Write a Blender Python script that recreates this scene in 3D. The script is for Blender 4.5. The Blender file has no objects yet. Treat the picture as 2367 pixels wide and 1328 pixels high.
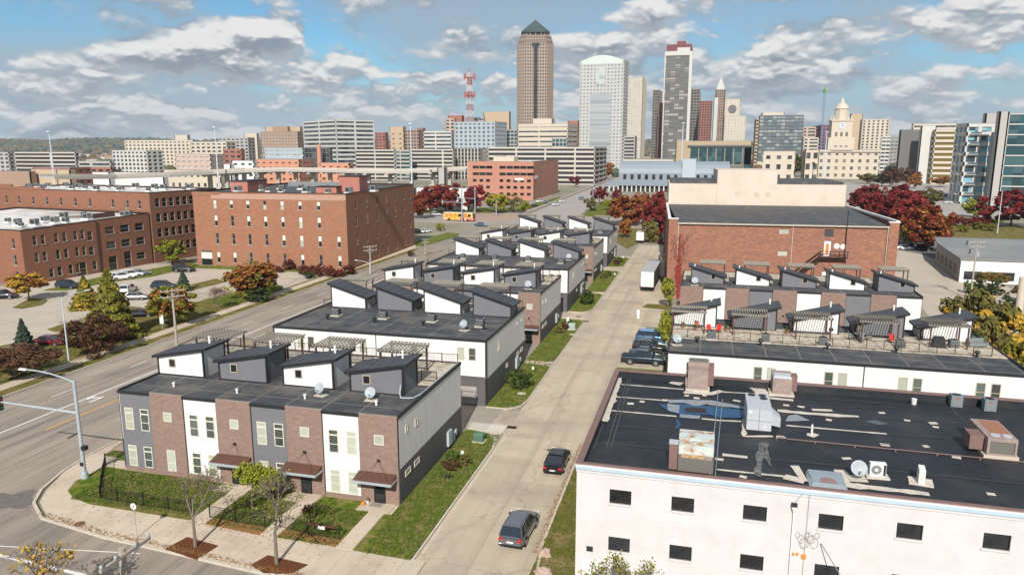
import bpy, bmesh, math, random
from mathutils import Vector, Matrix
R = math.radians
random.seed(7)
scene = bpy.context.scene
COL = scene.collection

# ------------------------------------------------------------------ camera
F = 1700.0; CX = 1183.5; CY = 664.0; YH = 340.0; XV = 1640.0; H = 28.0
TH = math.atan((CY - YH) / F)
YAW = math.atan((XV - CX) / math.hypot(F, CY - YH))
ct, st, cy_, sy_ = math.cos(TH), math.sin(TH), math.cos(YAW), math.sin(YAW)
cam = bpy.data.cameras.new('camera'); cam_o = bpy.data.objects.new('camera', cam); COL.objects.link(cam_o)
cam_o.location = (0, 0, H); cam_o.rotation_euler = (math.pi / 2 - TH, 0, YAW)
cam.sensor_width = 36; cam.lens = F / 2367 * 36; cam.clip_start = .5; cam.clip_end = 12000
scene.camera = cam_o

# ------------------------------------------------------------------ light
SUN_EL = R(37); SUN_AZ = R(7)       # sun behind the camera, shadows fall along +Y
world = bpy.data.worlds.new('World'); scene.world = world; world.use_nodes = True
sun = bpy.data.lights.new('sun', 'SUN'); sun.energy = 4.7; sun.angle = R(.55); sun.color = (1, .955, .89)
so = bpy.data.objects.new('sun', sun); COL.objects.link(so)
to_sun = Vector((math.sin(SUN_AZ) * math.cos(SUN_EL), -math.cos(SUN_AZ) * math.cos(SUN_EL), math.sin(SUN_EL)))
so.rotation_euler = to_sun.to_track_quat('Z', 'Y').to_euler(); so.location = (0, -20, 80)
scene.view_settings.view_transform = 'Standard'; scene.view_settings.look = 'None'
scene.view_settings.gamma = 1; scene.view_settings.exposure = 0.42; scene.view_settings.use_curve_mapping = False

def ray(px, py):
    u = (px - CX) / F; v = (py - CY) / F
    f = ct - v * st; z = -st - v * ct
    return (u * cy_ - f * sy_, u * sy_ + f * cy_, z)
def at(px, py, z=0.0):                      # survey: where a sight line meets height z
    d = ray(px, py); t = (z - H) / d[2]
    return Vector((d[0] * t, d[1] * t, z))
def hgt(px, py, b):                         # height of a point above ground position b
    d = ray(px, py); return H + d[2] / math.hypot(d[0], d[1]) * math.hypot(b[0], b[1])
def far(px, D):                             # ground point in column px at forward distance D
    r = (px - CX) / F * D * ct
    return Vector((r * cy_ - D * sy_, r * sy_ + D * cy_, 0))
def far_z(py, D):
    v = (py - CY) / F; return H + D * (-st - v * ct) / (ct - v * st)

# ---- sky and clouds in the world shader (direction based)
CC = .42
def build_world():
    nt = world.node_tree; n = nt.nodes; L = nt.links; n.clear()
    def N(t, **k):
        x = n.new(t)
        for a, b in k.items(): setattr(x, a, b)
        return x
    def math_(op, a, b=None, c=None, clamp=False):
        m = N('ShaderNodeMath', operation=op, use_clamp=clamp)
        for i, s in enumerate((a, b, c)):
            if s is None: continue
            if isinstance(s, (int, float)): m.inputs[i].default_value = s
            else: L.new(s, m.inputs[i])
        return m.outputs[0]
    out = N('ShaderNodeOutputWorld'); bg = N('ShaderNodeBackground')
    sky = N('ShaderNodeTexSky', sky_type='NISHITA'); sky.sun_disc = False
    sky.sun_elevation = SUN_EL; sky.sun_rotation = math.pi - SUN_AZ
    sky.altitude = 200; sky.air_density = 1.0; sky.dust_density = .6; sky.ozone_density = 1.5
    tc = N('ShaderNodeTexCoord'); sep = N('ShaderNodeSeparateXYZ'); L.new(tc.outputs['Generated'], sep.inputs[0])
    zc = math_('MAXIMUM', sep.outputs['Z'], 0.0)
    den = math_('ADD', zc, CC)
    def proj(scale):
        cmb = N('ShaderNodeCombineXYZ')
        L.new(math_('MULTIPLY', math_('DIVIDE', sep.outputs['X'], den), scale), cmb.inputs[0])
        L.new(math_('MULTIPLY', math_('DIVIDE', sep.outputs['Y'], den), scale), cmb.inputs[1])
        return cmb.outputs[0]
    P = proj(1.0); P2 = proj(.972); P3 = proj(.992)
    def noise(vec, sc, det, rough, dist=0, off=0):
        t = N('ShaderNodeTexNoise'); t.noise_dimensions = '2D'
        t.inputs['Scale'].default_value = sc; t.inputs['Detail'].default_value = det
        t.inputs['Roughness'].default_value = rough; t.inputs['Distortion'].default_value = dist
        mp = N('ShaderNodeMapping'); mp.inputs['Location'].default_value = (off, off * .7, off * .31)
        L.new(vec, mp.inputs[0]); L.new(mp.outputs[0], t.inputs['Vector']); return t.outputs['Fac']
    # cumulus positions (photo column, photo row, half sizes in projected units, strength)
    blobs = [(470, 128, 230, 80, .26), (590, 88, 120, 58, .24), (340, 122, 90, 38, .16), (700, 180, 170, 42, .12), (1050, 88, 70, 50, .15), (985, 182, 90, 38, .17),
             (1390, 108, 80, 38, .20), (1830, 130, 95, 50, .20), (1760, 175, 260, 60, .11), (1900, 62, 210, 50, .11), (2050, 84, 210, 62, .14), (2250, 112, 160, 60, .11),
             (2220, 30, 220, 45, .14), (1715, 218, 90, 38, .2), (2150, 192, 150, 48, .17), (120, 195, 160, 45, .13), (60, 245, 140, 45, .13), (260, 255, 260, 42, .10),
             (800, 272, 160, 28, .13), (1500, 32, 110, 45, .10), (-300, 150, 300, 90, .15), (2700, 120, 300, 90, .15),
             (1080, 155, 200, 28, -.16), (880, 192, 110, 24, -.16), (1900, 18, 230, 28, -.2), (1230, 30, 260, 42, -.12), (1560, 230, 110, 32, -.08), (1990, 215, 110, 30, -.08), (2150, 142, 160, 22, -.12), (190, 88, 230, 45, -.1), (900, 70, 160, 60, -.08)]
    def field(vec, s):
        sh = None
        for (px, py, a, b, k) in blobs:
            r = Vector(ray(px, py)).normalized(); q = max(r.z, 0) + CC; c = Vector((r.x / q, r.y / q, 0)); a = a / 1700 / q; b = b / 1700 / q / q
            az = math.atan2(c.y, c.x)
            mp = N('ShaderNodeMapping', vector_type='TEXTURE')
            mp.inputs['Location'].default_value = c; mp.inputs['Rotation'].default_value = (0, 0, az)
            mp.inputs['Scale'].default_value = (b, a, 1); L.new(vec, mp.inputs[0])
            ln = N('ShaderNodeVectorMath', operation='LENGTH'); L.new(mp.outputs[0], ln.inputs[0])
            g = math_('SUBTRACT', 1, ln.outputs['Value'], clamp=True)
            s = math_('MULTIPLY_ADD', g, k * 1.5, s)
            if k > 0:
                sx = N('ShaderNodeSeparateXYZ'); L.new(mp.outputs[0], sx.inputs[0]); t = math_('MULTIPLY', g, sx.outputs[0])
                sh = math_('MULTIPLY_ADD', t, -k * 6, sh if sh is not None else 0.0)
        return s, sh
    def puff(vec, sc):
        v = N('ShaderNodeTexVoronoi', feature='F1', voronoi_dimensions='2D'); v.inputs['Scale'].default_value = sc; v.inputs['Detail'].default_value = 2; v.inputs['Roughness'].default_value = .5
        v.inputs['Lacunarity'].default_value = 2.1
        w = N('ShaderNodeVectorMath', operation='ADD'); L.new(vec, w.inputs[0]); wn = N('ShaderNodeTexNoise', noise_dimensions='2D'); wn.inputs['Scale'].default_value = 9; wn.inputs['Detail'].default_value = 4; L.new(vec, wn.inputs['Vector'])
        sc_ = N('ShaderNodeVectorMath', operation='SCALE'); L.new(wn.outputs['Color'], sc_.inputs[0]); sc_.inputs['Scale'].default_value = .09; L.new(sc_.outputs[0], w.inputs[1]); L.new(w.outputs[0], v.inputs['Vector'])
        return math_('MULTIPLY_ADD', v.outputs['Distance'], -.34, .235)
    big = math_('MULTIPLY_ADD', noise(P, 1.7, 2, .5, 0, 11.3), .5, -.265)
    n1, n2, n3 = [math_('ADD', math_('MULTIPLY_ADD', noise(v, 4.6, 9, .58, .12, 3.7), .8, .1), puff(v, 8.5)) for v in (P, P2, P3)]
    dn, shade = field(P, math_('ADD', n1, big)); du = math_('ADD', dn, math_('SUBTRACT', n2, n1)); dv = math_('ADD', dn, math_('SUBTRACT', n3, n1))
    def ramp(v, a, b):
        m = N('ShaderNodeMapRange', interpolation_type='SMOOTHSTEP'); L.new(v, m.inputs['Value'])
        m.inputs['From Min'].default_value = a; m.inputs['From Max'].default_value = b; return m.outputs[0]
    cover = ramp(dn, .44, .615)
    lit = ramp(math_('ADD', math_('ADD', math_('SUBTRACT', dn, du), math_('MULTIPLY', math_('SUBTRACT', dn, dv), 1.1)), math_('MULTIPLY', shade, .5)), -.14, .27)
    thick = ramp(dn, .50, .80)
    veil = ramp(noise(P, 1.1, 6, .62, .6, 21.0), .25, .62)
    def mix(a, b, f):
        m = N('ShaderNodeMix', data_type='RGBA')
        for s, i in ((a, 6), (b, 7)):
            if isinstance(s, tuple): m.inputs[i].default_value = (*s, 1)
            else: L.new(s, m.inputs[i])
        if isinstance(f, float): m.inputs[0].default_value = f
        else: L.new(f, m.inputs[0])
        return m.outputs[2]
    skyv = N('ShaderNodeVectorMath', operation='SCALE'); L.new(sky.outputs[0], skyv.inputs[0]); skyv.inputs['Scale'].default_value = .085
    tint = N('ShaderNodeVectorMath', operation='MULTIPLY'); L.new(skyv.outputs[0], tint.inputs[0]); tint.inputs[1].default_value = (.50, .83, .97)
    base = mix(tint.outputs[0], (.265, .335, .405), math_('MULTIPLY', veil, .86))
    horizon = ramp(zc, .11, .0)
    base = mix(base, (.30, .375, .45), math_('MULTIPLY', horizon, .80))
    grey = mix((.20, .235, .28), (.33, .37, .415), math_('SUBTRACT', 1.0, thick))
    cl = mix(grey, (.64, .635, .625), lit)
    cl = mix(cl, (.36, .42, .47), math_('MULTIPLY', horizon, .5))
    soft = ramp(math_('ADD', dn, math_('MULTIPLY', math_('SUBTRACT', noise(P, 2.4, 7, .6, .3, 5.1), .5), .8)), .34, .56)
    softc = mix((.225, .265, .315), (.40, .43, .46), ramp(math_('SUBTRACT', n1, n2), -.07, .10))
    base = mix(base, softc, math_('MULTIPLY', soft, .88))
    col = mix(base, cl, math_('MULTIPLY', cover, .95))
    L.new(col, bg.inputs[0]); bg.inputs[1].default_value = 1.0; L.new(bg.outputs[0], out.inputs[0])
build_world()

# ------------------------------------------------------------------ materials
MATS = {}
def _new(name):
    m = bpy.data.materials.new(name); m.use_nodes = True
    nt = m.node_tree; b = nt.nodes['Principled BSDF']; return m, nt, b
def mat(name, col, col2=None, scale=1.0, detail=5, rough=.85, metal=0., bump=0., bscale=None, rnd=0., coords='Object', spec=.4, contrast=.25,
        coat=0., crack=None, track=None, island=None, joints=None, lap=0., col3=None, scale3=.1, stretch=None, trans=0., cell=None):
    if name in MATS: return MATS[name]
    m, nt, b = _new(name); n = nt.nodes; L = nt.links
    tc = n.new('ShaderNodeTexCoord'); vec = tc.outputs['Object']
    if coords == 'World':
        g = n.new('ShaderNodeNewGeometry'); vec = g.outputs['Position']
    if stretch:
        mp = n.new('ShaderNodeMapping'); mp.inputs['Scale'].default_value = stretch; L.new(vec, mp.inputs[0]); vec = mp.outputs[0]
    no = n.new('ShaderNodeTexNoise'); no.inputs['Scale'].default_value = scale; no.inputs['Detail'].default_value = detail
    no.inputs['Roughness'].default_value = .62; L.new(vec, no.inputs['Vector'])
    if col2 is None: col2 = tuple(c * .82 for c in col)
    def mix(a, c, f, mode='MIX'):
        x = n.new('ShaderNodeMix'); x.data_type = 'RGBA'; x.blend_type = mode
        for s, i in ((a, 6), (c, 7)):
            if isinstance(s, tuple): x.inputs[i].default_value = (*s, 1)
            else: L.new(s, x.inputs[i])
        if isinstance(f, float): x.inputs[0].default_value = f
        else: L.new(f, x.inputs[0])
        return x.outputs[2]
    def rng(v, a, c, lo=0., hi=1.):
        x = n.new('ShaderNodeMapRange'); L.new(v, x.inputs[0]); x.inputs[1].default_value = a; x.inputs[2].default_value = c
        x.inputs[3].default_value = lo; x.inputs[4].default_value = hi; return x.outputs[0]
    c = mix(col, col2, rng(no.outputs['Fac'], .5 - contrast, .5 + contrast))
    if col3:
        n3 = n.new('ShaderNodeTexNoise'); n3.inputs['Scale'].default_value = scale3; n3.inputs['Detail'].default_value = 7; n3.inputs['Roughness'].default_value = .65
        L.new(vec, n3.inputs['Vector']); c = mix(c, col3, rng(n3.outputs['Fac'], .48, .66))
    if island:
        g = n.new('ShaderNodeNewGeometry'); cr = n.new('ShaderNodeValToRGB'); L.new(g.outputs['Random Per Island'], cr.inputs[0])
        el = cr.color_ramp.elements
        for i, cc in enumerate(island):
            e = el[i] if i < 2 else el.new(i / (len(island) - 1))
            e.position = i / (len(island) - 1); e.color = (*cc, 1)
        c = mix(c, cr.outputs[0], .8)
    if rnd:
        oi = n.new('ShaderNodeObjectInfo'); v = rng(oi.outputs['Random'], 0, 1, 1 - rnd, 1 + rnd)
        hs = n.new('ShaderNodeHueSaturation'); L.new(v, hs.inputs['Value']); L.new(c, hs.inputs['Color']); c = hs.outputs[0]
    if track:
        mp2 = n.new('ShaderNodeMapping'); mp2.inputs['Scale'].default_value = (.62, .012, 1); L.new(vec, mp2.inputs[0]); n4 = n.new('ShaderNodeTexNoise'); n4.inputs['Scale'].default_value = 1.6; n4.inputs['Detail'].default_value = 5
        L.new(mp2.outputs[0], n4.inputs['Vector']); c = mix(c, track, rng(n4.outputs['Fac'], .46, .72, 0, .75))
    if crack:
        wv = n.new('ShaderNodeTexNoise'); wv.inputs['Scale'].default_value = .9; wv.inputs['Detail'].default_value = 4; L.new(vec, wv.inputs['Vector'])
        av_ = n.new('ShaderNodeVectorMath'); av_.operation = 'MULTIPLY_ADD'; L.new(wv.outputs['Color'], av_.inputs[0]); av_.inputs[1].default_value = (2.2, 2.2, 0); L.new(vec, av_.inputs[2])
        vo = n.new('ShaderNodeTexVoronoi'); vo.feature = 'DISTANCE_TO_EDGE'; vo.inputs['Scale'].default_value = .085; L.new(av_.outputs[0], vo.inputs['Vector'])
        c = mix(c, crack, rng(vo.outputs['Distance'], .0, .0075, .5, 0))
    if joints or lap or cell:
        sp = n.new('ShaderNodeSeparateXYZ'); L.new(vec, sp.inputs[0])
    def line(comp, period, width):
        a = n.new('ShaderNodeMath'); a.operation = 'FLOORED_MODULO'; L.new(sp.outputs[comp], a.inputs[0]); a.inputs[1].default_value = period
        d = n.new('ShaderNodeMath'); d.operation = 'LESS_THAN'; L.new(a.outputs[0], d.inputs[0]); d.inputs[1].default_value = width; return d.outputs[0]
    if joints:
        jx, jy, w, jc = joints
        for comp, per in ((0, jx), (1, jy)):
            if per: c = mix(c, jc, line(comp, per, w))
    if lap:
        c = mix(c, tuple(x * .66 for x in col), line(2, lap, lap * .1))
    if cell:        # window blinds and reflections differ pane by pane
        cw, chh, cols = cell
        cb = n.new('ShaderNodeCombineXYZ')
        ad = n.new('ShaderNodeMath'); ad.operation = 'ADD'; L.new(sp.outputs[0], ad.inputs[0]); L.new(sp.outputs[1], ad.inputs[1])
        for src, per, k in ((ad.outputs[0], cw, 0), (sp.outputs[2], chh, 1)):
            dv = n.new('ShaderNodeMath'); dv.operation = 'DIVIDE'; L.new(src, dv.inputs[0]); dv.inputs[1].default_value = per
            fl = n.new('ShaderNodeMath'); fl.operation = 'FLOOR'; L.new(dv.outputs[0], fl.inputs[0]); L.new(fl.outputs[0], cb.inputs[k])
        wn = n.new('ShaderNodeTexWhiteNoise'); L.new(cb.outputs[0], wn.inputs[0])
        cr = n.new('ShaderNodeValToRGB'); L.new(wn.outputs['Value'], cr.inputs[0]); cr.color_ramp.interpolation = 'CONSTANT'
        el = cr.color_ramp.elements
        for i, cc in enumerate(cols):
            e = el[i] if i < 2 else el.new(i / len(cols)); e.position = i / len(cols); e.color = (*cc, 1)
        c = mix(c, cr.outputs[0], .9)
    L.new(c, b.inputs['Base Color'])
    b.inputs['Roughness'].default_value = rough; b.inputs['Metallic'].default_value = metal
    b.inputs['Specular IOR Level'].default_value = spec
    if coat: b.inputs['Coat Weight'].default_value = coat; b.inputs['Coat Roughness'].default_value = .04
    if bump:
        bn = n.new('ShaderNodeTexNoise'); bn.inputs['Scale'].default_value = bscale or scale * 4; bn.inputs['Detail'].default_value = 4; L.new(vec, bn.inputs['Vector'])
        bb = n.new('ShaderNodeBump'); bb.inputs['Strength'].default_value = min(1, bump); bb.inputs['Distance'].default_value = .05
        L.new(bn.outputs['Fac'], bb.inputs['Height']); L.new(bb.outputs[0], b.inputs['Normal'])
    MATS[name] = m; return m
def brick(name, c1, c2, mortar, sc=1.0, stain=(.2, .12, .09), bw=.24, bh=.09, blot=.12, dark=.25):
    if name in MATS: return MATS[name]
    m, nt, b = _new(name); n = nt.nodes; L = nt.links
    tc = n.new('ShaderNodeTexCoord'); sp = n.new('ShaderNodeSeparateXYZ'); L.new(tc.outputs['Object'], sp.inputs[0])
    ad = n.new('ShaderNodeMath'); ad.operation = 'ADD'; L.new(sp.outputs[0], ad.inputs[0]); L.new(sp.outputs[1], ad.inputs[1])
    cb = n.new('ShaderNodeCombineXYZ'); L.new(ad.outputs[0], cb.inputs[0]); L.new(sp.outputs[2], cb.inputs[1])
    t = n.new('ShaderNodeTexBrick'); L.new(cb.outputs[0], t.inputs['Vector']); t.inputs['Scale'].default_value = 1
    t.inputs['Brick Width'].default_value = bw * sc; t.inputs['Row Height'].default_value = bh * sc; t.inputs['Mortar Size'].default_value = .008 * sc
    t.inputs['Color1'].default_value = (*c1, 1); t.inputs['Color2'].default_value = (*c2, 1); t.inputs['Mortar'].default_value = (*mortar, 1)
    no = n.new('ShaderNodeTexNoise'); no.inputs['Scale'].default_value = blot; no.inputs['Detail'].default_value = 8; no.inputs['Roughness'].default_value = .7
    mp = n.new('ShaderNodeMapping'); mp.inputs['Scale'].default_value = (1, 1, 2.2); L.new(tc.outputs['Object'], mp.inputs[0]); L.new(mp.outputs[0], no.inputs['Vector'])
    r = n.new('ShaderNodeMapRange'); L.new(no.outputs['Fac'], r.inputs[0]); r.inputs[1].default_value = .42; r.inputs[2].default_value = .75; r.inputs[4].default_value = dark * 2.4
    x = n.new('ShaderNodeMix'); x.data_type = 'RGBA'; L.new(r.outputs[0], x.inputs[0]); L.new(t.outputs['Color'], x.inputs[6]); x.inputs[7].default_value = (*stain, 1)
    L.new(x.outputs[2], b.inputs['Base Color']); b.inputs['Roughness'].default_value = .92; b.inputs['Specular IOR Level'].default_value = .2
    bb = n.new('ShaderNodeBump'); bb.inputs['Strength'].default_value = .5; bb.inputs['Distance'].default_value = .01
    L.new(t.outputs['Fac'], bb.inputs['Height']); bb.invert = True; L.new(bb.outputs[0], b.inputs['Normal'])
    MATS[name] = m; return m
def glass(name, col, rough=.06, metal=.0, cols=None, cw=2., ch=3.5):
    m = mat(name, col, tuple(c * .6 for c in col), scale=.3, rough=rough, spec=.9, metal=metal, cell=(cw, ch, cols) if cols else None); return m

M_white = mat('white_siding', (.66, .655, .64), (.60, .59, .57), scale=1.3, stretch=(1, 1, .22), contrast=.16, rough=.6, lap=.2*.22, bump=.04, bscale=1)
M_char = mat('charcoal_siding', (.155, .155, .168), (.135, .136, .147), scale=.6, rough=.6, lap=.2)
M_char2 = mat('dark_base_siding', (.10, .095, .10), (.085, .082, .086), scale=.6, rough=.7, lap=.2)
M_rowbrick = brick('brown_brick', (.265, .165, .125), (.185, .12, .098), (.28, .235, .20), stain=(.16, .10, .09), blot=1.2, dark=.2)
M_roof = mat('roof_membrane', (.034, .037, .044), (.058, .060, .066), scale=.35, rough=.75, coords='World', col3=(.11, .10, .09), scale3=.32, contrast=.14, joints=(3.25, 2.6, .12, (.15, .142, .13)))
M_proof = mat('penthouse_roofing', (.054, .058, .066), (.042, .045, .052), scale=.8, rough=.6, joints=(0, 1.1, .03, (.10, .105, .115)))
M_trim = mat('black_trim', (.018, .018, .022), rough=.5)
M_frame = mat('cream_window_frame', (.62, .58, .48), rough=.5)
M_pane = mat('window_glass', (.03, .04, .04), (.10, .12, .10), scale=.7, rough=.08, spec=.9, rnd=.5)
M_blind = mat('window_blind', (.40, .43, .34), (.33, .36, .29), scale=.4, rough=.35, spec=.7, rnd=.15, lap=.09)
M_black = mat('black_glass', (.006, .007, .009), (.026, .03, .035), scale=.8, rough=.07, spec=.8, rnd=.5)  # second, lighter tone paints a slight reflection into the panes
M_garage = mat('garage_door', (.36, .32, .30), rough=.55, lap=.5)
M_wood = mat('weathered_timber', (.27, .245, .205), (.20, .18, .15), scale=3, rough=.9)
M_post = mat('brown_post', (.075, .035, .028), rough=.7)
M_deck = mat('deck_paver', (.52, .455, .35), (.42, .36, .27), scale=1.3, rough=.9, joints=(.61, .61, .03, (.17, .15, .13)), col3=(.22, .19, .16), scale3=1.2)
M_steel = mat('galvanised_steel', (.42, .47, .50), (.36, .41, .44), scale=2, rough=.45, metal=.3)
M_pipe = mat('white_pipe', (.75, .73, .70), rough=.5)
M_ac = mat('condenser_grey', (.20, .215, .215), (.14, .15, .15), scale=8, rough=.6)
M_acgrill = mat('dark_grille', (.025, .027, .03), rough=.6)
M_dish = mat('dish_grey', (.33, .365, .385), rough=.5)
M_conc = mat('drive_concrete', (.445, .37, .272), (.385, .318, .235), scale=.35, rough=.9, coords='World', col3=(.31, .262, .205), scale3=.16, rnd=.075, contrast=.3, crack=(.19, .16, .13), track=(.30, .25, .19), bump=.05, bscale=20)
M_walk = mat('sidewalk_concrete', (.50, .415, .32), (.44, .365, .28), scale=.8, rough=.9, coords='World', col3=(.40, .31, .235), scale3=.25, rnd=.05, contrast=.3)
M_street = mat('street_concrete', (.30, .248, .198), (.235, .193, .155), scale=.25, rough=.88, coords='World', col3=(.175, .15, .13), scale3=.5, rnd=.09, contrast=.22, crack=(.09, .08, .07), stretch=(1.6, .12, 1))
M_curb = mat('curb_concrete', (.50, .44, .36), (.40, .35, .29), scale=1.5, rough=.9, coords='World')
M_lot = mat('lot_concrete', (.44, .375, .305), (.39, .33, .265), scale=.15, rough=.9, coords='World', col3=(.345, .30, .25), scale3=.08, crack=(.16, .14, .12), joints=(4.5, 4.5, .06, (.27, .24, .2)))
M_grass = mat('lawn_grass', (.052, .092, .006), (.115, .14, .016), scale=1.6, rough=1, coords='World', contrast=.12, col3=(.22, .165, .07), scale3=.9, bump=1, bscale=9, spec=.1, detail=8)
M_dry = mat('dry_grass', (.145, .115, .03), (.075, .09, .014), scale=.6, rough=1, coords='World', col3=(.24, .165, .085), scale3=.5, bump=.8, bscale=10, spec=.1, detail=8)
M_mulch = mat('bark_mulch', (.15, .055, .022), (.085, .032, .016), scale=6, rough=1, coords='World', bump=1, bscale=25, spec=.1)
M_leaf_litter = mat('orange_leaf_litter', (.30, .15, .05), (.20, .09, .03), scale=7, rough=1, coords='World', bump=1, bscale=25)
M_ground = mat('city_ground', (.27, .235, .19), (.20, .175, .14), scale=.02, rough=.95, coords='World', col3=(.13, .14, .06), scale3=.012)
M_asph = mat('asphalt', (.15, .145, .145), (.12, .118, .12), scale=.2, rough=.9, coords='World', col3=(.19, .18, .175), scale3=.1)
M_white_paint = mat('white_road_paint', (.72, .71, .68), (.5, .48, .45), scale=3, rough=.7, coords='World')
M_yellow_paint = mat('yellow_road_paint', (.55, .32, .07), (.42, .26, .09), scale=3, rough=.7, coords='World')
M_tyre = mat('tyre_rubber', (.02, .02, .021), rough=.9)
M_rim = mat('alloy_rim', (.45, .45, .46), rough=.35, metal=.8)
M_carglass = mat('car_glass', (.015, .02, .026), rough=.04, spec=1.)
M_red = mat('tail_lamp_red', (.45, .015, .015), rough=.25)
M_lamp = mat('head_lamp', (.7, .7, .7), rough=.15)
M_bark = mat('tree_bark', (.16, .125, .10), (.10, .08, .065), scale=6, rough=1)
M_bark2 = mat('grey_bark', (.20, .16, .13), (.12, .10, .08), scale=6, rough=1)
M_yell = mat('yellow_plastic', (.7, .42, .03), rough=.5)
M_iron = mat('black_iron', (.012, .012, .014), rough=.5)

# ------------------------------------------------------------------ mesh helpers
class MB:
    def __init__(s): s.v = []; s.f = []; s.m = []
    def add(s, vs, fs, mi=0):
        o = len(s.v); s.v += [tuple(v) for v in vs]; s.f += [tuple(i + o for i in f) for f in fs]; s.m += [mi] * len(fs); return s
    def box(s, x0, y0, z0, x1, y1, z1, mi=0, M=None):
        vs = [Vector(p) for p in ((x0, y0, z0), (x1, y0, z0), (x1, y1, z0), (x0, y1, z0), (x0, y0, z1), (x1, y0, z1), (x1, y1, z1), (x0, y1, z1))]
        if M: vs = [M @ v for v in vs]
        return s.add(vs, [(0, 3, 2, 1), (4, 5, 6, 7), (0, 1, 5, 4), (1, 2, 6, 5), (2, 3, 7, 6), (3, 0, 4, 7)], mi)
    def hexa(s, b, t, mi=0):
        return s.add(list(b) + list(t), [(0, 3, 2, 1), (4, 5, 6, 7), (0, 1, 5, 4), (1, 2, 6, 5), (2, 3, 7, 6), (3, 0, 4, 7)], mi)
    def cyl(s, p0, p1, r0, r1=None, n=8, mi=0, cap=True):
        r1 = r0 if r1 is None else r1; p0, p1 = Vector(p0), Vector(p1); d = (p1 - p0).normalized()
        a = d.orthogonal().normalized(); b = d.cross(a); vs = []
        for p, r in ((p0, r0), (p1, r1)):
            for i in range(n):
                t = 2 * math.pi * i / n; vs.append(p + a * (math.cos(t) * r) + b * (math.sin(t) * r))
        fs = [(i, (i + 1) % n, n + (i + 1) % n, n + i) for i in range(n)]
        if cap: fs += [tuple(range(n - 1, -1, -1)), tuple(range(n, 2 * n))]
        return s.add(vs, fs, mi)
    def prism(s, poly, z0, z1, mi=0):
        n = len(poly); vs = [(p[0], p[1], z0) for p in poly] + [(p[0], p[1], z1) for p in poly]
        ar = sum(poly[i][0] * poly[(i + 1) % n][1] - poly[(i + 1) % n][0] * poly[i][1] for i in range(n))
        fs = [tuple(range(n - 1, -1, -1)), tuple(range(n, 2 * n))] + [(i, (i + 1) % n, n + (i + 1) % n, n + i) for i in range(n)]
        if ar < 0: fs = [tuple(reversed(f)) for f in fs]
        return s.add(vs, fs, mi)
    def lathe(s, prof, n=12, c=(0, 0), mi=0):
        vs = []; k = len(prof)
        for i in range(n):
            t = 2 * math.pi * i / n
            for r, z in prof: vs.append((c[0] + r * math.cos(t), c[1] + r * math.sin(t), z))
        fs = [(i * k + j, ((i + 1) % n) * k + j, ((i + 1) % n) * k + j + 1, i * k + j + 1) for i in range(n) for j in range(k - 1)]
        return s.add(vs, fs, mi)
    def mesh(s, name, mats, smooth=False):
        me = bpy.data.meshes.new(name); me.from_pydata(s.v, [], s.f); me.update()
        for m in (mats if isinstance(mats, (list, tuple)) else [mats]): me.materials.append(m)
        if any(s.m): me.polygons.foreach_set('material_index', s.m)
        if smooth: me.polygons.foreach_set('use_smooth', [True] * len(s.f))
        return me
    def build(s, name, mats, parent=None, smooth=False, kind=None):
        return inst(name, s.mesh(name, mats, smooth), parent, kind=kind)
def inst(name, me, parent=None, loc=None, rz=0, scale=None, kind=None, rot=None):
    o = bpy.data.objects.new(name, me); COL.objects.link(o)
    if parent is not None: o.parent = parent
    if loc is not None: o.location = loc
    if rz: o.rotation_euler = (0, 0, rz)
    if rot: o.rotation_euler = rot
    if scale is not None: o.scale = scale if hasattr(scale, '__len__') else (scale,) * 3
    if kind: o['kind'] = kind
    return o
def tag(o, label=None, cat=None, group=None):
    if label: o['label'] = label
    if cat: o['category'] = cat
    if group: o['group'] = group
    return o
def thing(name, label, cat, loc=(0, 0, 0), rz=0, group=None, scale=None):
    o = bpy.data.objects.new(name, None); COL.objects.link(o); o.location = loc; o.rotation_euler = (0, 0, rz)
    o.empty_display_size = .3
    if scale is not None: o.scale = scale if hasattr(scale, '__len__') else (scale,) * 3
    return tag(o, label, cat, group)
def copy_tree(o, parent=None):
    c = o.copy(); COL.objects.link(c); c.parent = parent
    for ch in list(o.children): copy_tree(ch, c)
    return c
def struct(name, mb, m): return mb.build(name, m, kind='structure')
def sheet(name, poly, z, m, th=.3):
    mb = MB(); mb.prism([(p[0], p[1]) for p in poly], z - th, z); return struct(name, mb, m)
def wall(mb, w, h, holes, depth=.25, mi=0, T=None, hm=0):
    "front wall in the plane y=0 (outside is -y), x 0..w, z 0..h, with reveals of given depth round each hole (x0,z0,x1,z1)"
    T = T or (lambda x, y, z: (x, y, z))
    xs = sorted({0, w, *[a for q in holes for a in (q[0], q[2])]}); zs = sorted({0, h, *[a for q in holes for a in (q[1], q[3])]})
    for i in range(len(xs) - 1):
        run = None
        for j in range(len(zs) - 1):
            mx, mz = (xs[i] + xs[i + 1]) / 2, (zs[j] + zs[j + 1]) / 2
            if any(q[0] < mx < q[2] and q[1] < mz < q[3] for q in holes):
                if run is not None: _q(mb, T, xs[i], run, xs[i + 1], zs[j], mi)
                run = None
            elif run is None: run = zs[j]
        if run is not None: _q(mb, T, xs[i], run, xs[i + 1], h, mi)
    for (a, b, c, d) in holes:
        P = [(a, b), (c, b), (c, d), (a, d)]
        for k in range(4):
            (p, q), (r, s) = P[k], P[(k + 1) % 4]
            mb.add([T(p, 0, q), T(p, depth, q), T(r, depth, s), T(r, 0, s)], [(0, 1, 2, 3)], mi)
def _q(mb, T, x0, z0, x1, z1, mi):
    mb.add([T(x0, 0, z0), T(x1, 0, z0), T(x1, 0, z1), T(x0, 0, z1)], [(0, 1, 2, 3)], mi)

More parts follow.
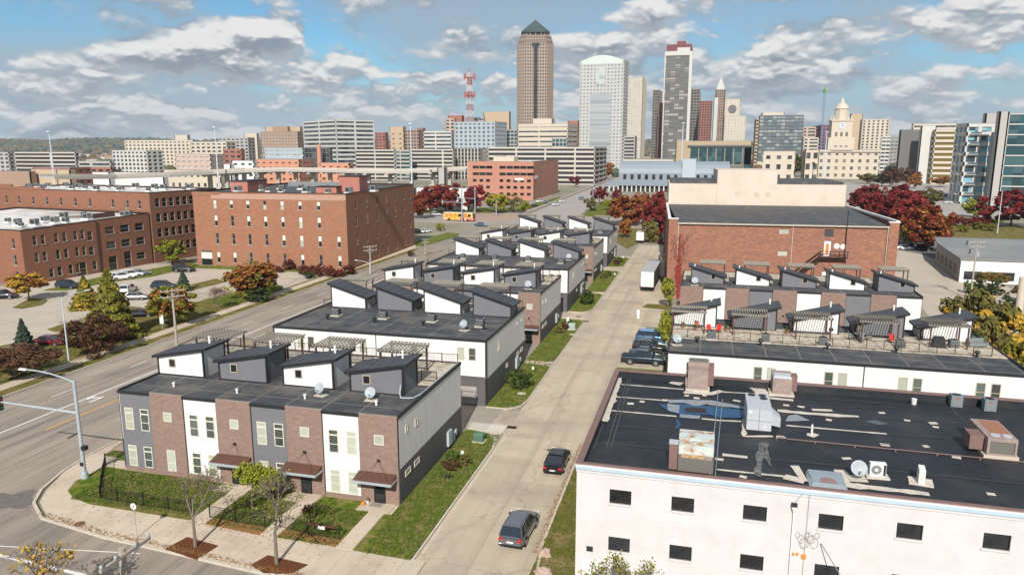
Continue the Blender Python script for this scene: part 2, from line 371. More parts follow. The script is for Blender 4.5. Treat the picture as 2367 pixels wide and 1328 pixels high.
# window: frame mesh + pane, cached by size
WCACHE = {}
def window(parent, x, z, w, h, T=None, rz=0, style='double', y=0, pane=None, frame=None):
    "lower left corner x,z on a wall plane y, facing -y"
    pane = pane or M_pane; frame = frame or M_frame
    key = (round(w, 2), round(h, 2), style, frame.name, pane.name)
    if key not in WCACHE:
        f = MB(); t = .07 if w > .7 else .06
        f.box(0, -.045, 0, t, .03, h); f.box(w - t, -.045, 0, w, .03, h)
        f.box(t, -.042, 0, w - t, .03, t); f.box(t, -.042, h - t, w - t, .03, h)
        if style == 'double': f.box(t, -.035, h * .38, w - t, .02, h * .38 + .055)
        if style == 'triple':
            f.box(t, -.035, h * .36, w - t, .02, h * .36 + .055); f.box(t, -.038, h * .74, w - t, .02, h * .74 + .11)
        if style == 'cross':
            f.box(t, -.035, h * .5, w - t, .02, h * .5 + .04); f.box(w / 2 - .02, -.038, t, w / 2 + .02, .02, h - t)
        p = MB(); p.add([(t, -.012, t), (w - t, -.012, t), (w - t, -.012, h - t), (t, -.012, h - t)], [(0, 1, 2, 3)])
        WCACHE[key] = (f.mesh('window', frame), p.mesh('pane', pane))
    fm, pm = WCACHE[key]
    o = inst('window', fm, parent, loc=(T(x, y, z) if T else (x, y, z)), rz=rz); inst('pane', pm, o)
    return o

# ------------------------------------------------------------------ ground and roads
struct('ground', MB().box(-2600, -160, -2, 2600, 5200, 0), M_ground)
def zsheet(name, pts, z, m): return sheet(name, pts, z, m, .02 + z)
# left street, cross street, drive
zsheet('street', [(-76.5, -60), (-54.2, -60), (-54.2, 262), (-60, 330), (-88, 330), (-78, 262), (-76.5, 200)], .012, M_street)
zsheet('cross_street', [(-54.2, 14), (60, 14), (60, 36.2), (-24, 38.2), (-35.7, 39.6), (-41.5, 40.1), (-48.2, 41.2), (-50.9, 43.0), (-52.3, 45), (-53.6, 48.5), (-54.2, 52.5)], .016, M_street)
def slabs(parent, x0, x1, y0, y1, nx, ny, z0, z1, m, name='slab', gap=.018, jitter=0.0):
    dx, dy = (x1 - x0) / nx, (y1 - y0) / ny
    me = MB().box(gap, gap, z0, dx - gap, dy - gap, z1).mesh(name, m)
    for i in range(nx):
        for j in range(ny): inst(name, me, parent, loc=(x0 + i * dx, y0 + j * dy, random.uniform(-jitter, jitter)))
zsheet('drive_bed', [(-18.4, 36), (-6.0, 36), (-9.2, 44), (-10.2, 62), (-10.2, 93), (-3.4, 93), (-3.4, 109), (-6, 130), (-6, 215), (-18.4, 215)], .02, M_conc)
dr = MB(); dr.box(-18.35, 38.2, .0, -18.34, 38.3, .04); drive = struct('drive', MB().box(-18.35, 38.3, 0, -10.35, 38.6, .05), M_conc)
slabs(drive, -18.30, -10.4, 38.6, 134.6, 2, 21, .022, .05, M_conc, 'concrete_slab')
zsheet('drive_far', [(-18.3, 134.6), (-6.5, 134.6), (-6.5, 215), (-18.3, 215)], .05, M_conc)
for (a, b) in ((66.8, 73.2), (117.2, 122.6), (167.6, 172.4)):
    zsheet('alley', [(-48.5, a), (-18.3, a), (-18.3, b), (-48.5, b)], .045, M_conc)
slabs(drive, -23.35, -20.3, 68.9, 73.5, 2, 1, .03, .0555, mat('damp_concrete', (.29, .255, .21), scale=2, coords='World'), 'concrete_slab')  # two slabs of a darker concrete pour
slabs(drive, -22.3, -18.6, 66.9, 68.8, 2, 1, .03, .056, mat('fresh_concrete', (.50, .46, .40), scale=2, coords='World', rnd=.1), 'concrete_slab')
# street slabs
stc = struct('street_panels', MB().box(-76.3, 30, .0, -76.2, 30.2, .02), M_street)
slabs(stc, -76.3, -54.6, 42, 156, 5, 19, .014, .03, M_street, 'concrete_slab')
# the yard around the rows, sidewalks, lawns
struct('verge', MB().prism([(-81.5, -60), (-76.75, -60), (-76.75, 190), (-81.5, 190)], 0, .10), M_dry)
struct('far_sidewalk', MB().prism([(-80.6, -60), (-78.6, -60), (-78.6, 196), (-80.6, 196)], 0, .125), M_walk)
struct('yard', MB().prism([(-54, 52), (-53.4, 48.4), (-51.9, 45.2), (-50.6, 43.3), (-48, 41.5), (-41.5, 40.4), (-35.6, 39.9), (-18.6, 38.6), (-18.6, 66.6), (-54, 66.6)], 0, .11), M_walk)
struct('row_yard', MB().prism([(-54, 66.6), (-48.6, 66.6), (-48.6, 190), (-54, 190)], 0, .115), M_walk)
yard_l = [(-49.6, 45.0), (-46.3, 43.9), (-36.9, 43.7), (-36.9, 49.9), (-49.2, 49.9), (-49.4, 48)]
struct('lawn', MB().prism([(-52.6, 52), (-50.7, 51.9), (-50.6, 48.6), (-50.8, 47), (-50.0, 45.4), (-48.6, 44.5), (-46.3, 43.9), (-36.9, 43.75), (-36.9, 49.9), (-48.5, 49.9), (-48.5, 53.2), (-52.6, 53.2)], .0, .15), M_grass)
struct('lawn', MB().prism([(-35.4, 43.6), (-30.55, 43.35), (-30.55, 49.9), (-35.4, 49.9)], 0, .15), M_grass)
struct('lawn', MB().prism([(-29.1, 43.2), (-24.35, 43.1), (-24.35, 48.4), (-25.5, 48.4), (-25.5, 49.9), (-29.1, 49.9)], 0, .15), M_grass)
struct('lawn', MB().prism([(-22.95, 43.0), (-18.55, 42.85), (-18.55, 62.6), (-18.9, 64.6), (-20, 66.2), (-22.4, 66.7), (-22.4, 48.4), (-22.95, 48.4)], 0, .15), M_grass)
for (a, b) in ((73.6, 90.6), (91.9, 117), (122.8, 140), (141, 167.4), (172.6, 189)):
    m = MB(); m.prism([(-22.35, a), (-20, a), (-18.9, a + 1.2), (-18.55, a + 3), (-18.55, b - 1.5), (-19.3, b - .4), (-22.35, b)], 0, .15); struct('lawn', m, M_grass)
    struct('walk', MB().box(-22.3, b, 0, -18.55, b + 1.3, .13), M_walk)
for (a, b) in ((43.5, 43.72), (43.3, 43.5), (43.2, 43.2)): pass
struct('dry_edge', MB().prism([(-36.9, 43.75), (-46.3, 43.95), (-46.3, 44.5), (-36.9, 44.4)], .1, .156), M_dry)
for (a, b) in ((-35.4, -30.55), (-29.1, -24.35)):
    struct('leaf_litter', MB().prism([(a, 43.5), (b, 43.15), (b, 44.3), (a, 44.5)], .1, .157), M_leaf_litter)
# sidewalk slabs along the cross street
sw = struct('sidewalk', MB().box(-18.62, 38.55, 0, -18.6, 38.7, .12), M_walk)
for i in range(21):
    x0 = -47.9 + i * 1.45 * 1.0
    for j in range(2):
        f = lambda x: 40.35 - (x + 41.5) * .077 if x > -41.5 else 40.35 + (-41.5 - x) * .16
        g = lambda x: 43.9 - (x + 46) * .03
        x1 = x0 + 1.45 - .018
        if x0 > -18.9: continue
        def yy(x, t): return f(x) + .14 + (g(x) - .02 - f(x) - .14) * t
        lo, hi = (0, .5) if j == 0 else (.505, 1)
        if (j == 0) and (-36.4 < x0 + .7 < -32.6 or -29.2 < x0 + .7 < -25.4): continue
        MB().prism([(x0, yy(x0, lo)), (x1, yy(x1, lo)), (x1, yy(x1, hi)), (x0, yy(x0, hi))], .105, .132).build('paving_slab', M_walk, sw)
for pts in ([(380, 1272), (433, 1244), (505, 1264), (455, 1296)], [(580, 1308), (620, 1286), (712, 1308), (675, 1328), (610, 1328)]):
    struct('mulch_bed', MB().prism([at(*p)[:2] for p in pts], .1, .15), M_mulch)
for (a, b, c, d) in ((-36.85, 43.7, -35.45, 49.2), (-30.5, 43.3, -29.15, 49.2), (-24.3, 43.0, -23.0, 48.5), (-25.45, 48.45, -22.7, 49.95), (-38.4, 48.4, -36.0, 49.95), (-31.9, 48.4, -29.2, 49.95), (-50.6, 50.0, -48.4, 51.4)):
    wz_ = globals().get('wz_', .165) + .0015; struct('walk', MB().box(a, b, .1, c, d, wz_), M_walk)
# curbs
def strip(pts, w, z0, z1, name, m):
    mb = MB()
    for i in range(len(pts) - 1):
        a, b = Vector(pts[i]), Vector(pts[i + 1]); d = (b - a).normalized(); nn = Vector((-d.y, d.x)) * w / 2
        mb.prism([a - nn, b - nn, b + nn, a + nn], z0, z1 + i * .0004)
    return struct(name, mb, m)
strip([(-54.2, 190), (-54.2, 52.5), (-53.6, 48.5), (-52.3, 45), (-50.9, 43), (-48.2, 41.2), (-41.5, 40.1), (-35.7, 39.65), (-18.9, 38.3)], .22, 0, .145, 'curb', M_curb)
strip([(-76.6, -40), (-76.6, 200)], .22, 0, .145, 'curb', M_curb)
for pts in ([(-18.9, 38.4), (-18.42, 42), (-18.42, 62.8), (-18.8, 64.9), (-19.95, 66.5), (-22.3, 66.95)], [(-22.3, 73.4), (-19.9, 73.4), (-18.75, 74.7), (-18.42, 76.6), (-18.42, 115.5), (-19.3, 116.9), (-22.3, 117.3)],
            [(-22.3, 122.5), (-19.9, 122.5), (-18.75, 123.8), (-18.42, 125.8), (-18.42, 165.5), (-19.3, 167), (-22.3, 167.7)], [(-22.3, 172.3), (-19.9, 172.3), (-18.6, 173.6), (-18.42, 175.5), (-18.42, 189)],
            [(-9.4, 40), (-10.2, 47), (-10.3, 60), (-10.3, 92)]):
    strip(pts, .16, 0, .145, 'curb', M_curb)
struct('gutter_line', MB().box(-18.25, 44, .03, -18.0, 66, .0535), M_walk)
struct('side_lawn', MB().prism([(-10.3, 36), (-9.6, 36), (-6.9, 36), (-6.9, 70), (-10.2, 70), (-10.2, 47)], 0, .13), M_dry)
struct('side_lawn', MB().prism([(-10.2, 70), (-3.2, 70), (-3.2, 91.8), (-10.2, 91.8)], 0, .13), M_grass)
struct('mulch_bed', MB().box(-4.3, 91.8, 0, -3.25, 110, .14), M_mulch)
struct('parking_bay', MB().prism([(-10.3, 92), (-4.3, 92), (-4.3, 108.5), (-10.3, 108.5)], 0, .052), M_conc)
struct('bay_lawn', MB().prism([(-8.4, 108.6), (-3.3, 108.6), (-3.3, 114.5), (-8.4, 114.5)], 0, .15), M_grass)
struct('bay_island', MB().prism([(-10.2, 129.5), (-5, 128.5), (-5, 133), (-9.6, 132.2)], 0, .15), M_dry)
# road paint on the left street
def paint(name, pts, m, z=.034): return struct(name, MB().prism([(p[0], p[1]) for p in pts], z - .003, z), m)
paint('lane_line', [(-67.25, 30), (-67.05, 30), (-66.5, 150), (-66.72, 150)], M_white_paint)
paint('yellow_line', [(-63.5, 55.8), (-63.2, 55.8), (-63.0, 150), (-63.3, 150)], M_yellow_paint)
for k in range(12):
    paint('lane_dash', [(-71.3, 40 + k * 12), (-71.15, 40 + k * 12), (-71.15, 43 + k * 12), (-71.3, 43 + k * 12)], M_white_paint)
    paint('lane_dash', [(-58.8, 61 + k * 12), (-58.65, 61 + k * 12), (-58.65, 66 + k * 12), (-58.8, 66 + k * 12)], M_white_paint)
ax, ay = at(228, 921)[:2]
paint('turn_arrow', [(ax - .15, ay - 1.3), (ax + .15, ay - 1.3), (ax + .15, ay + .7), (ax - .15, ay + .7)], M_white_paint)
paint('turn_arrow', [(ax - .15, ay + .45), (ax - 1.0, ay + .1), (ax - 1.0, ay - .15), (ax - .151, ay + .2)], M_white_paint, .0345)
paint('turn_arrow', [(ax - .9, ay + .7), (ax - 1.6, ay + .0), (ax - .9, ay - .7)], M_white_paint, .035)
for (p, q, w, nme) in (((0, 1283), (190, 1328), .30, 'crossing_line'), ((0, 1262), (230, 1274), .10, 'crossing_line')):
    a, b = at(*p), at(*q); d = (b - a).normalized(); nn = Vector((-d.y, d.x, 0)) * w / 2; a -= d * 20; b += d * 3
    paint(nme, [a - nn, b - nn, b + nn, a + nn], M_white_paint)
pt0 = at(22, 1158); pt = [Vector((pt0.x + (2.3 + .25 * math.sin(k * 2.7) + .3 * math.sin(k * 1.3)) * math.cos(k * .2244), pt0.y + (1.1 + .22 * math.sin(k * 2.1) + (.9 if 5 < k < 9 or k == 11 else 0)) * math.sin(k * .2244), 0)) for k in range(28)]
paint('tar_patch', pt, mat('worn_tar', (.10, .085, .08), (.16, .14, .13), scale=2, rough=.9, coords='World'), .033)

# parking lot by the brick mills
zsheet('parking_lot', [(-160, 60), (-97, 80), (-81.5, 112), (-81.5, 150), (-100, 150.2), (-134, 150), (-134, 118), (-140, 116), (-160, 90)], .03, M_lot)
zsheet('lot_entry', [(-98, 134), (-76.7, 134), (-76.7, 148.5), (-98, 149.5)], .036, M_lot)
struct('roadside_lawn', MB().prism([(-99, 60), (-81.6, 60), (-81.6, 128.5), (-83.5, 131.6), (-86, 132), (-89.5, 122), (-89.5, 106), (-92.5, 96), (-96.5, 80), (-99, 70)], 0, .16), M_dry)
struct('green_lawn', MB().prism([(-87.6, 112), (-81.7, 112), (-81.7, 128), (-83.5, 131), (-85.8, 131.4), (-88, 124)], .1, .166), M_grass)
for pts in ([(110, 762), (160, 745), (290, 755), (290, 762), (200, 768), (130, 768)], [(245, 712), (290, 708), (330, 712), (300, 722), (255, 720)], [(30, 712), (70, 690), (110, 695), (95, 706), (50, 714)], [(415, 665), (500, 645), (520, 652), (440, 672)]):
    struct('planted_island', MB().prism([at(*p)[:2] for p in pts], 0, .15), M_dry)
struct('mill_lawn', MB().prism([at(*p)[:2] for p in ((100, 672), (235, 640), (330, 626), (440, 606), (460, 614), (350, 640), (240, 655), (150, 672))], 0, .15), M_grass)
struct('mill_lawn', MB().prism([(-118, 146.2), (-81, 147.8), (-81, 151.2), (-118, 150)], 0, .15), M_grass)
struct('mill_walk', MB().prism([(-80.9, 148.3), (-78.8, 148.3), (-79.5, 200), (-81.6, 200)], 0, .135), M_walk)
# right side: rear alley, rail strip
zsheet('rear_alley', [(33, 60), (60, 60), (62, 120), (60, 172), (56, 215), (46, 235), (38, 235), (40, 170), (36, 120)], .03, M_lot)
zsheet('rear_lot', [(40, 200), (170, 200), (170, 262), (40, 262)], .02, M_asph)
struct('rail_verge', MB().prism([(30, 262), (260, 250), (260, 300), (30, 300)], 0, .05), M_dry)
zsheet('far_lot', [(60, 340), (330, 340), (330, 640), (60, 640)], .02, mat('pale_lot', (.34, .31, .28), scale=.05, coords='World'))
# lawns and walls round the junction
def patch(name, px_pts, z, m): return struct(name, MB().prism([at(*p)[:2] for p in px_pts], 0, z), m)
patch('junction_lawn', [(960, 572), (1052, 548), (1062, 541), (1035, 538), (985, 552), (962, 560)], .16, M_grass)
patch('junction_lawn', [(965, 494), (1130, 492), (1190, 488), (1190, 481), (1090, 478), (965, 484)], .14, M_grass)
patch('junction_lawn', [(1200, 490), (1240, 478), (1300, 458), (1290, 456), (1215, 476), (1190, 482)], .14, M_grass)
patch('junction_lawn', [(1340, 500), (1450, 502), (1440, 480), (1400, 462), (1375, 478)], .14, M_grass)
patch('junction_lawn', [(1450, 575), (1480, 560), (1530, 556), (1530, 530), (1430, 528), (1425, 560)], .14, M_dry)
patch('plaza', [(1060, 490), (1200, 496), (1215, 505), (1150, 512), (1050, 502)], .10, mat('pink_paving', (.36, .25, .19), (.30, .21, .16), scale=.2, coords='World'))
patch('front_lawn', [(2160, 512), (2310, 516), (2330, 508), (2180, 500)], .12, M_grass)
patch('rear_grass', [(2100, 545), (2360, 560), (2367, 545), (2120, 530)], .12, M_dry)
# far avenue beyond the rows and its junction
zsheet('junction', [(-200, 262), (-18, 262), (-18, 300), (-200, 325)], .02, mat('junction_concrete', (.31, .27, .235), (.26, .225, .2), scale=.1, coords='World'))
bw_ = MB()
for (p, q) in (((1208, 500), (1290, 466)), ((1290, 466), (1345, 443)), ((1345, 443), (1392, 424)), ((1392, 424), (1420, 412))):
    a, b = at(*p), at(*q); d = (b - a).normalized(); nn = Vector((-d.y, d.x, 0)) * .35; bw_.prism([a - nn, b - nn, b + nn, a + nn], 0, 1.1)
tag(bw_.build('parapet_wall', M_curb), 'long pale parapet wall along the left side of the avenue', 'wall')
av = [at(*p) for p in ((1195, 500), (1322, 500), (1372, 455), (1425, 432), (1450, 415), (1480, 412), (1395, 418), (1300, 452))]
zsheet('avenue', [at(*p)[:2] for p in ((1185, 505), (1330, 505), (1400, 455), (1455, 425), (1480, 408), (1420, 408), (1370, 428), (1290, 462))], .03, mat('avenue_concrete', (.33, .30, .27), (.28, .25, .225), scale=.1, coords='World'))

# ------------------------------------------------------------------ townhouse rows
UNIT = 6.5; RZ = 7.35
def penthouse(row, x0, x1, y0, y1, hl, hr, m, win, zb=RZ):
    "wedge-roofed stair house: hl, hr wall heights (absolute z) at left and right"
    b = MB(); b.hexa([(x0, y0, zb), (x1, y0, zb), (x1, y1, zb), (x0, y1, zb)], [(x0, y0, hl), (x1, y0, hr), (x1, y1, hr), (x0, y1, hl)])
    p = b.build('penthouse', m, row)
    o = .42; s = (hr - hl) / (x1 - x0); t = .16
    c = MB(); a, d = x0 - o, x1 + o; za, zd = hl - s * o, hr + s * o
    c.hexa([(a, y0 - .25, za + .01), (d, y0 - .25, zd + .01), (d, y1 + .25, zd + .01), (a, y1 + .25, za + .01)], [(a, y0 - .25, za + t), (d, y0 - .25, zd + t), (d, y1 + .25, zd + t), (a, y1 + .25, za + t)], 0)
    for k in range(1, 6):
        xx = a + (d - a) * k / 6; zz = za + s * (xx - a) + t
        c.hexa([(xx, y0 - .25, zz), (xx + .05, y0 - .25, zz + s * .05), (xx + .05, y1 + .25, zz + s * .05), (xx, y1 + .25, zz)], [(xx, y0 - .25, zz + .03), (xx + .05, y0 - .25, zz + .03), (xx + .05, y1 + .25, zz + .03), (xx, y1 + .25, zz + .03)], 0)
    for (u0, u1, v0, v1) in ((a - .03, d + .03, y0 - .29, y0 - .25), (a - .03, d + .03, y1 + .25, y1 + .29)):
        c.hexa([(u0, v0, za - .06), (u1, v0, zd - .06), (u1, v1, zd - .06), (u0, v1, za - .06)], [(u0, v0, za + t + .02), (u1, v0, zd + t + .02), (u1, v1, zd + t + .02), (u0, v1, za + t + .02)], 1)
    for (u0, u1, z) in ((a - .04, a, za), (d, d + .04, zd)): c.box(u0, y0 - .25, z - .06, u1, y1 + .25, z + t + .02, 1)
    c.build('roof', [M_proof, M_trim], p)
    tr = MB()
    for (xx, yy, hh) in ((x0, y0, hl), (x1, y0, hr), (x1, y1, hr), (x0, y1, hl)):
        MB().box(xx - .07, yy - .07, zb, xx + .07, yy + .07, hh - .02).build('corner_trim', M_trim, p)
    tr.box(x0 + .08, y0 - .03, zb, x1 - .08, y0 - .001, zb + .1); tr.build('base_trim', M_trim, p)
    if win is not None:
        window(p, win, zb + .75, .72, .8, y=y0, pane=M_black, frame=MATS.get('penthouse_window_frame') or mat('penthouse_window_frame', (.42, .36, .28), rough=.6), style='single')
    return p
def pergola_mesh():
    post = MB().box(-.07, -.07, 0, .07, .07, 2.2).mesh('post', M_post)
    beam = MB().box(-2.0, -.04, 0, 2.0, .04, .2).mesh('beam', M_wood)
    raf = MB().hexa([(-.03, -1.85, 0), (.03, -1.85, 0), (.03, 1.85, 0), (-.03, 1.85, 0)], [(-.03, -1.7, .11), (.03, -1.7, .11), (.03, 1.7, .11), (-.03, 1.7, .11)]).mesh('rafter', M_wood)
    pur = MB().box(-2.0, -.022, 0, 2.0, .022, .05).mesh('purlin', M_wood)
    return post, beam, raf, pur
PERG = pergola_mesh()
def pergola(x, y, z, label, w=4.0, d=3.4, h=2.45, dense=11, purl=8):
    t = thing('pergola', label, 'pergola', (x, y, z), group='timber pergolas on the roof decks', scale=(w / 4, d / 3.4, 1))
    for sx in (-1.75, 1.75):
        for sy in (-1.3, 1.3): inst('post', PERG[0], t, loc=(sx, sy, 0), scale=(1, 1, (h - .2) / 2.2))
    for sy in (-1.3, -1.18, 1.3): inst('beam', PERG[1], t, loc=(0, sy + .11, h - .2))
    for i in range(dense): inst('rafter', PERG[2], t, loc=(-1.85 + 3.7 * i / (dense - 1), 0, h + .0005))
    for i in range(purl): inst('purlin', PERG[3], t, loc=(0, -1.6 + 3.2 * i / 7, h + .111))
    return t
def deck_rail(row, x0, x1, y, z, side=0, y1=None, pick=True):
    m = MB()
    if y1 is None:
        n = max(1, int((x1 - x0) / 1.6))
        for i in range(n + 1): m.box(x0 + (x1 - x0) * i / n - .035, y - .035, z, x0 + (x1 - x0) * i / n + .035, y + .035, z + 1.05)
        for zz in (.12, .95): m.box(x0, y - .02, z + zz, x1, y + .02, z + zz + .05)
        k = int((x1 - x0) / .14) if pick else 0
        for i in range(k): m.box(x0 + i * .14, y - .008, z + .17, x0 + i * .14 + .016, y + .008, z + .95)
    m.build('deck_railing', M_post, row)
def town_row(label, x0, y0, units, kind, colours, rise, depth, sx0=0, end=None, win=True, pent_y=None, px=0.0, unit=UNIT, bricks_first=False, perg=None):
    """kind 'front': brick street front towards -y; kind 'rear': white garage side towards -y."""
    t = thing('townhouse_row', label, 'townhouses', (x0, y0, 0)); W = unit * units; py, pd = pent_y
    z = RZ
    rf = MB(); rf.box(.1, .1, z - .35, W - .1, depth - .1, z); rf.build('roof', M_roof, t)
    pr = MB()     # parapet caps
    pr.box(-.06, .12, z - .1, .1, depth, z + .16); pr.box(W - .1, .12, z - .1, W + .06, depth, z + .2); pr.box(-.06, depth - .12, z - .1, W + .06, depth + .06, z + .12)
    # side walls: white above, dark base
    for s in (0, 1):
        xx0, xx1 = (0, .1) if s == 0 else (W - .1, W)
        w1 = MB().box(xx0, .02, 3.05, xx1, depth, z + .02); w1.build('upper_side_wall', M_white, t)
        xx0, xx1 = (-.04, .1) if s == 0 else (W - .1, W + .04)
        MB().box(xx0, .02, 0, xx1, depth, 3.05).build('lower_side_wall', M_char2, t)
    MB().box(.1, depth - .1, 0, W - .1, depth, z).build('back_wall', M_white, t)
    if kind == 'front':
        for u in range(units):
            a = u * unit; c = colours[u % len(colours)]; half = unit / 2
            if bricks_first: bx, sx = a, a + half
            else: sx, bx = a, a + half
            MB().box(sx + .02, .03, .5, sx + half - .02, .2, z - .12).build('siding_panel', c, t)
            base = MB().box(sx, .01, 0, sx + half, .2, .5); base.build('brick_base', M_rowbrick, t)
            MB().box(bx, -.06, 0, bx + half, .2, z + .12).build('brick_panel', M_rowbrick, t)
            pr.box(sx - .02, -.1, z - .12, sx + half + .02, .12, z + .08)
            for k in (0, 1): pr.box(sx + k * (half - .06), .005, .5, sx + k * (half - .06) + .06, .03, z - .12)
            fx = sx - a
            for wx in (fx + .52, fx + 2.1):
                for (wz, hh) in (((3.95, 1.97), (.58, 1.92)) if not bricks_first else ((.58, 1.92),)):
                    window(t, a + wx, wz, .86, hh, y=.03, style='triple', pane=random.choice([M_blind, M_blind, M_pane, M_pane]))
            bx2 = bx - a
            if not bricks_first: window(t, a + bx2 + 1.28, 5.07, .82, .82, y=-.06, pane=M_blind, style='single')
            if u == 0 and not bricks_first: window(t, a + bx2 + 1.3, .58, .85, 1.92, y=-.06, pane=M_blind, style='double')
            else:
                door = MB().box(a + bx2 + 1.12, -.1, .1, a + bx2 + 2.1, -.06, 2.05).build('door', M_iron, t)
                MB().box(a + bx2 + 1.25, -.11, .3, a + bx2 + 1.97, -.1, 1.85).build('pane', M_black, door)
                cn = MB(); cx0, cx1 = a + bx2 - .15, a + bx2 + 3.1
                cn.hexa([(cx0, -1.25, 2.3), (cx1, -1.25, 2.3), (cx1, -.06, 2.3), (cx0, -.06, 2.3)], [(cx0, -1.25, 2.42), (cx1, -1.25, 2.42), (cx1, -.06, 2.75), (cx0, -.06, 2.75)], 0)
                can = cn.build('canopy', mat('rusty_canopy', (.12, .05, .03), (.07, .035, .025), scale=2, rough=.8), t)
                ed = MB(); ed.box(cx0 - .04, -1.31, 2.24, cx1 + .04, -1.25, 2.44); ed.box(cx0 - .06, -1.25, 2.26, cx0, -.06, 2.4); ed.box(cx1, -1.25, 2.26, cx1 + .06, -.06, 2.4)
                ed.build('canopy_edge', M_steel, can)
                rod = MB()
                for q in (cx0 + .3, cx1 - .3): rod.cyl((q, -1.1, 2.45), (a + bx2 + 1.6, -.07, 3.75), .014, n=5)
                rod.build('tie_rod', M_trim, can)
                MB().box(a + bx2 + 1.5, -.2, 3.7, a + bx2 + 1.75, -.061, 3.86).build('wall_light', M_trim, t)
    else:
        MB().box(0, 0, 3.3, W, .1, z - .1).build('upper_wall', M_white, t)
        MB().box(-.03, -.05, 3.1, W + .03, .1, 3.3).build('belt_band', M_char2, t)
        lw = MB(); holes = [(u * unit + .85, 0, u * unit + unit - 1.15, 2.2) for u in range(units)]
        wall(lw, W, 3.1, holes, .15); lw.build('lower_wall', M_char2, t)
        for u in range(units):
            g = MB().box(u * unit + .85, .14, 0, u * unit + unit - 1.15, .2, 2.2).build('garage_door', M_garage, t)
            gp = MB()
            for k in range(1, 4): gp.box(u * unit + .85, .132, k * .55, u * unit + unit - 1.15, .139, k * .55 + .025)
            gp.build('panel_groove', M_char, g)
        for u in range(units):
            e = u * unit
            if u % 2 == 0: xs = (e + 3.1, e + 4.4) if u == 0 else (e + 4.2, e + 5.5)
            else: xs = (e + 3.2, e + 4.5)
            if units == 5: xs = ((e + 1.95 + 0.0, e + 3.2))
            for x_ in xs: window(t, x_, 5.1 if units == 4 else 4.9, .82, 1.4 if units == 4 else 1.55, y=0, pane=random.choice([M_pane, M_blind]), style='double', frame=MATS.get('tan_window_frame') or mat('tan_window_frame', (.45, .38, .28), rough=.6))
        pr.box(-.08, -.1, z - .1, W + .08, .12, z + .12)
        pr.box(W - .12, -.03, 0, W + .07, .14, z - .1); pr.box(-.07, -.03, 0, .12, .14, z - .1)
        for k in range(1, units // 2 + 1):
            if k * 2 < units or units == 5: pr.box(W * k * 2 / units - .05 if units == 4 else (2.83 if k == 1 else 6.3) * unit - .05, -.02, 3.3, W * k * 2 / units + .05 if units == 4 else (2.83 if k == 1 else 6.3) * unit + .05, 0, z - .1) if not (units == 5 and k == 2) else None
    pr.build('parapet_cap', M_trim, t)
    # end wall openings
    ew = end or []
    for (yy, zz, w, h) in ew:
        window(t, 0, 0, w, h, T=lambda x, y, z_: (W + .045 if zz < 3 else W + .003, yy, zz), rz=math.pi / 2, style='single', pane=M_blind)
    mc = MB(); mc.box(W + .05, depth * .72 - .1, .6, W + .27, depth * .72 + .9, 2.0); mc.box(W + .05, depth * .72 + 1.4, .5, W + .2, depth * .72 + 1.8, 1.4); mc.box(W + .05, depth * .72 + 2.2, .9, W + .18, depth * .72 + 2.5, 1.4)
    mc.build('meter_cabinet', mat('meter_cabinet_grey', (.40, .44, .45), rough=.5), t)
    # deck
    dk = py + pd
    MB().box(.12, (dk if kind == 'front' or perg != 'near' else py - 5.9), z, W - .12, (depth - .13 if perg != 'near' else py + 1), z + .05).build('roof_deck', M_deck, t)
    for u in range(units):
        c = M_white if (u + sx0) % 2 == 0 else M_char
        hl, hr = (9.05, 9.95) if rise else (10.3, 8.85)
        if rise == 2: hl, hr = 8.7, 10.0
        if rise == -1: hl, hr = 9.85, 8.45
        p0 = u * unit + px; penthouse(t, p0, p0 + 4.85, py, py + pd, hl, hr, c, (p0 + (1.15 if rise > 0 else 2.9)) if win else None)
    return t

END1 = [(1.5, 5.6, .45, .6), (3.5, 5.35, .6, .6), (1.15, 2.0, 1.1, .52), (3.05, 2.0, 1.1, .52)]
END2 = [(4.7, 4.9, .75, 1.2), (8.0, 2.0, .8, .5), (13.2, 2.0, 1.1, .52), (15.1, 2.0, 1.1, .52), (13.4, 5.9, .5, .4), (15.6, 5.9, .5, .4)]
rows = []
rows.append(town_row('nearest townhouse row, charcoal, white and brown brick fronts facing the fenced corner lawn', -48.4, 50, 4, 'front', [M_char, M_white], 1, 15.3, end=END1, pent_y=(5.1, 3.1)))
rows.append(town_row('second townhouse row from the front, white rear wall above a taupe garage door', -48.4, 73.9, 4, 'rear', None, 0, 17.4, end=END2, win=False, pent_y=(11.6, 3.0), px=1.35))
rows.append(town_row('third townhouse row from the front, brick corner seen behind the second row', -48.4, 100.8, 4, 'front', [M_char, M_white], 1, 15.3, end=END1, pent_y=(4.4, 3.1)))
rows.append(town_row('fourth townhouse row from the front, beside the round green shrub', -48.4, 122.8, 4, 'rear', None, 0, 18, end=END2, win=False, pent_y=(12.2, 3.0), px=1.35))
rows.append(town_row('fifth townhouse row from the front, narrow brick corner by the drive', -48.4, 152, 4, 'front', [M_char, M_white], 1, 15.3, end=END1, pent_y=(5, 3.1)))
rows.append(town_row('farthest of the left townhouse rows, nearest to the avenue', -48.2, 173.2, 4, 'rear', None, 0, 18, end=END2, win=False, pent_y=(12.2, 3.0), px=1.35))
RU = 6.6
rr2 = town_row('right-hand townhouse row with furnished roof decks, directly behind the black roof', -3.2, 74.7, 5, 'rear', None, 2, 16, win=False, pent_y=(11.9, 3.1), px=.05, unit=RU, perg='near')
rr1 = town_row('right-hand townhouse row in front of the big brick warehouse', -3.2, 111.8, 5, 'front', [M_white, M_char], -1, 15.3, pent_y=(3.5, 3.1), px=1.45, unit=RU, bricks_first=True, sx0=1)
ordn = ['leftmost', 'second from left', 'third from left', 'fourth from left', 'fifth from left']
RN = ['nearest', 'second', 'third', 'fourth', 'fifth', 'farthest']
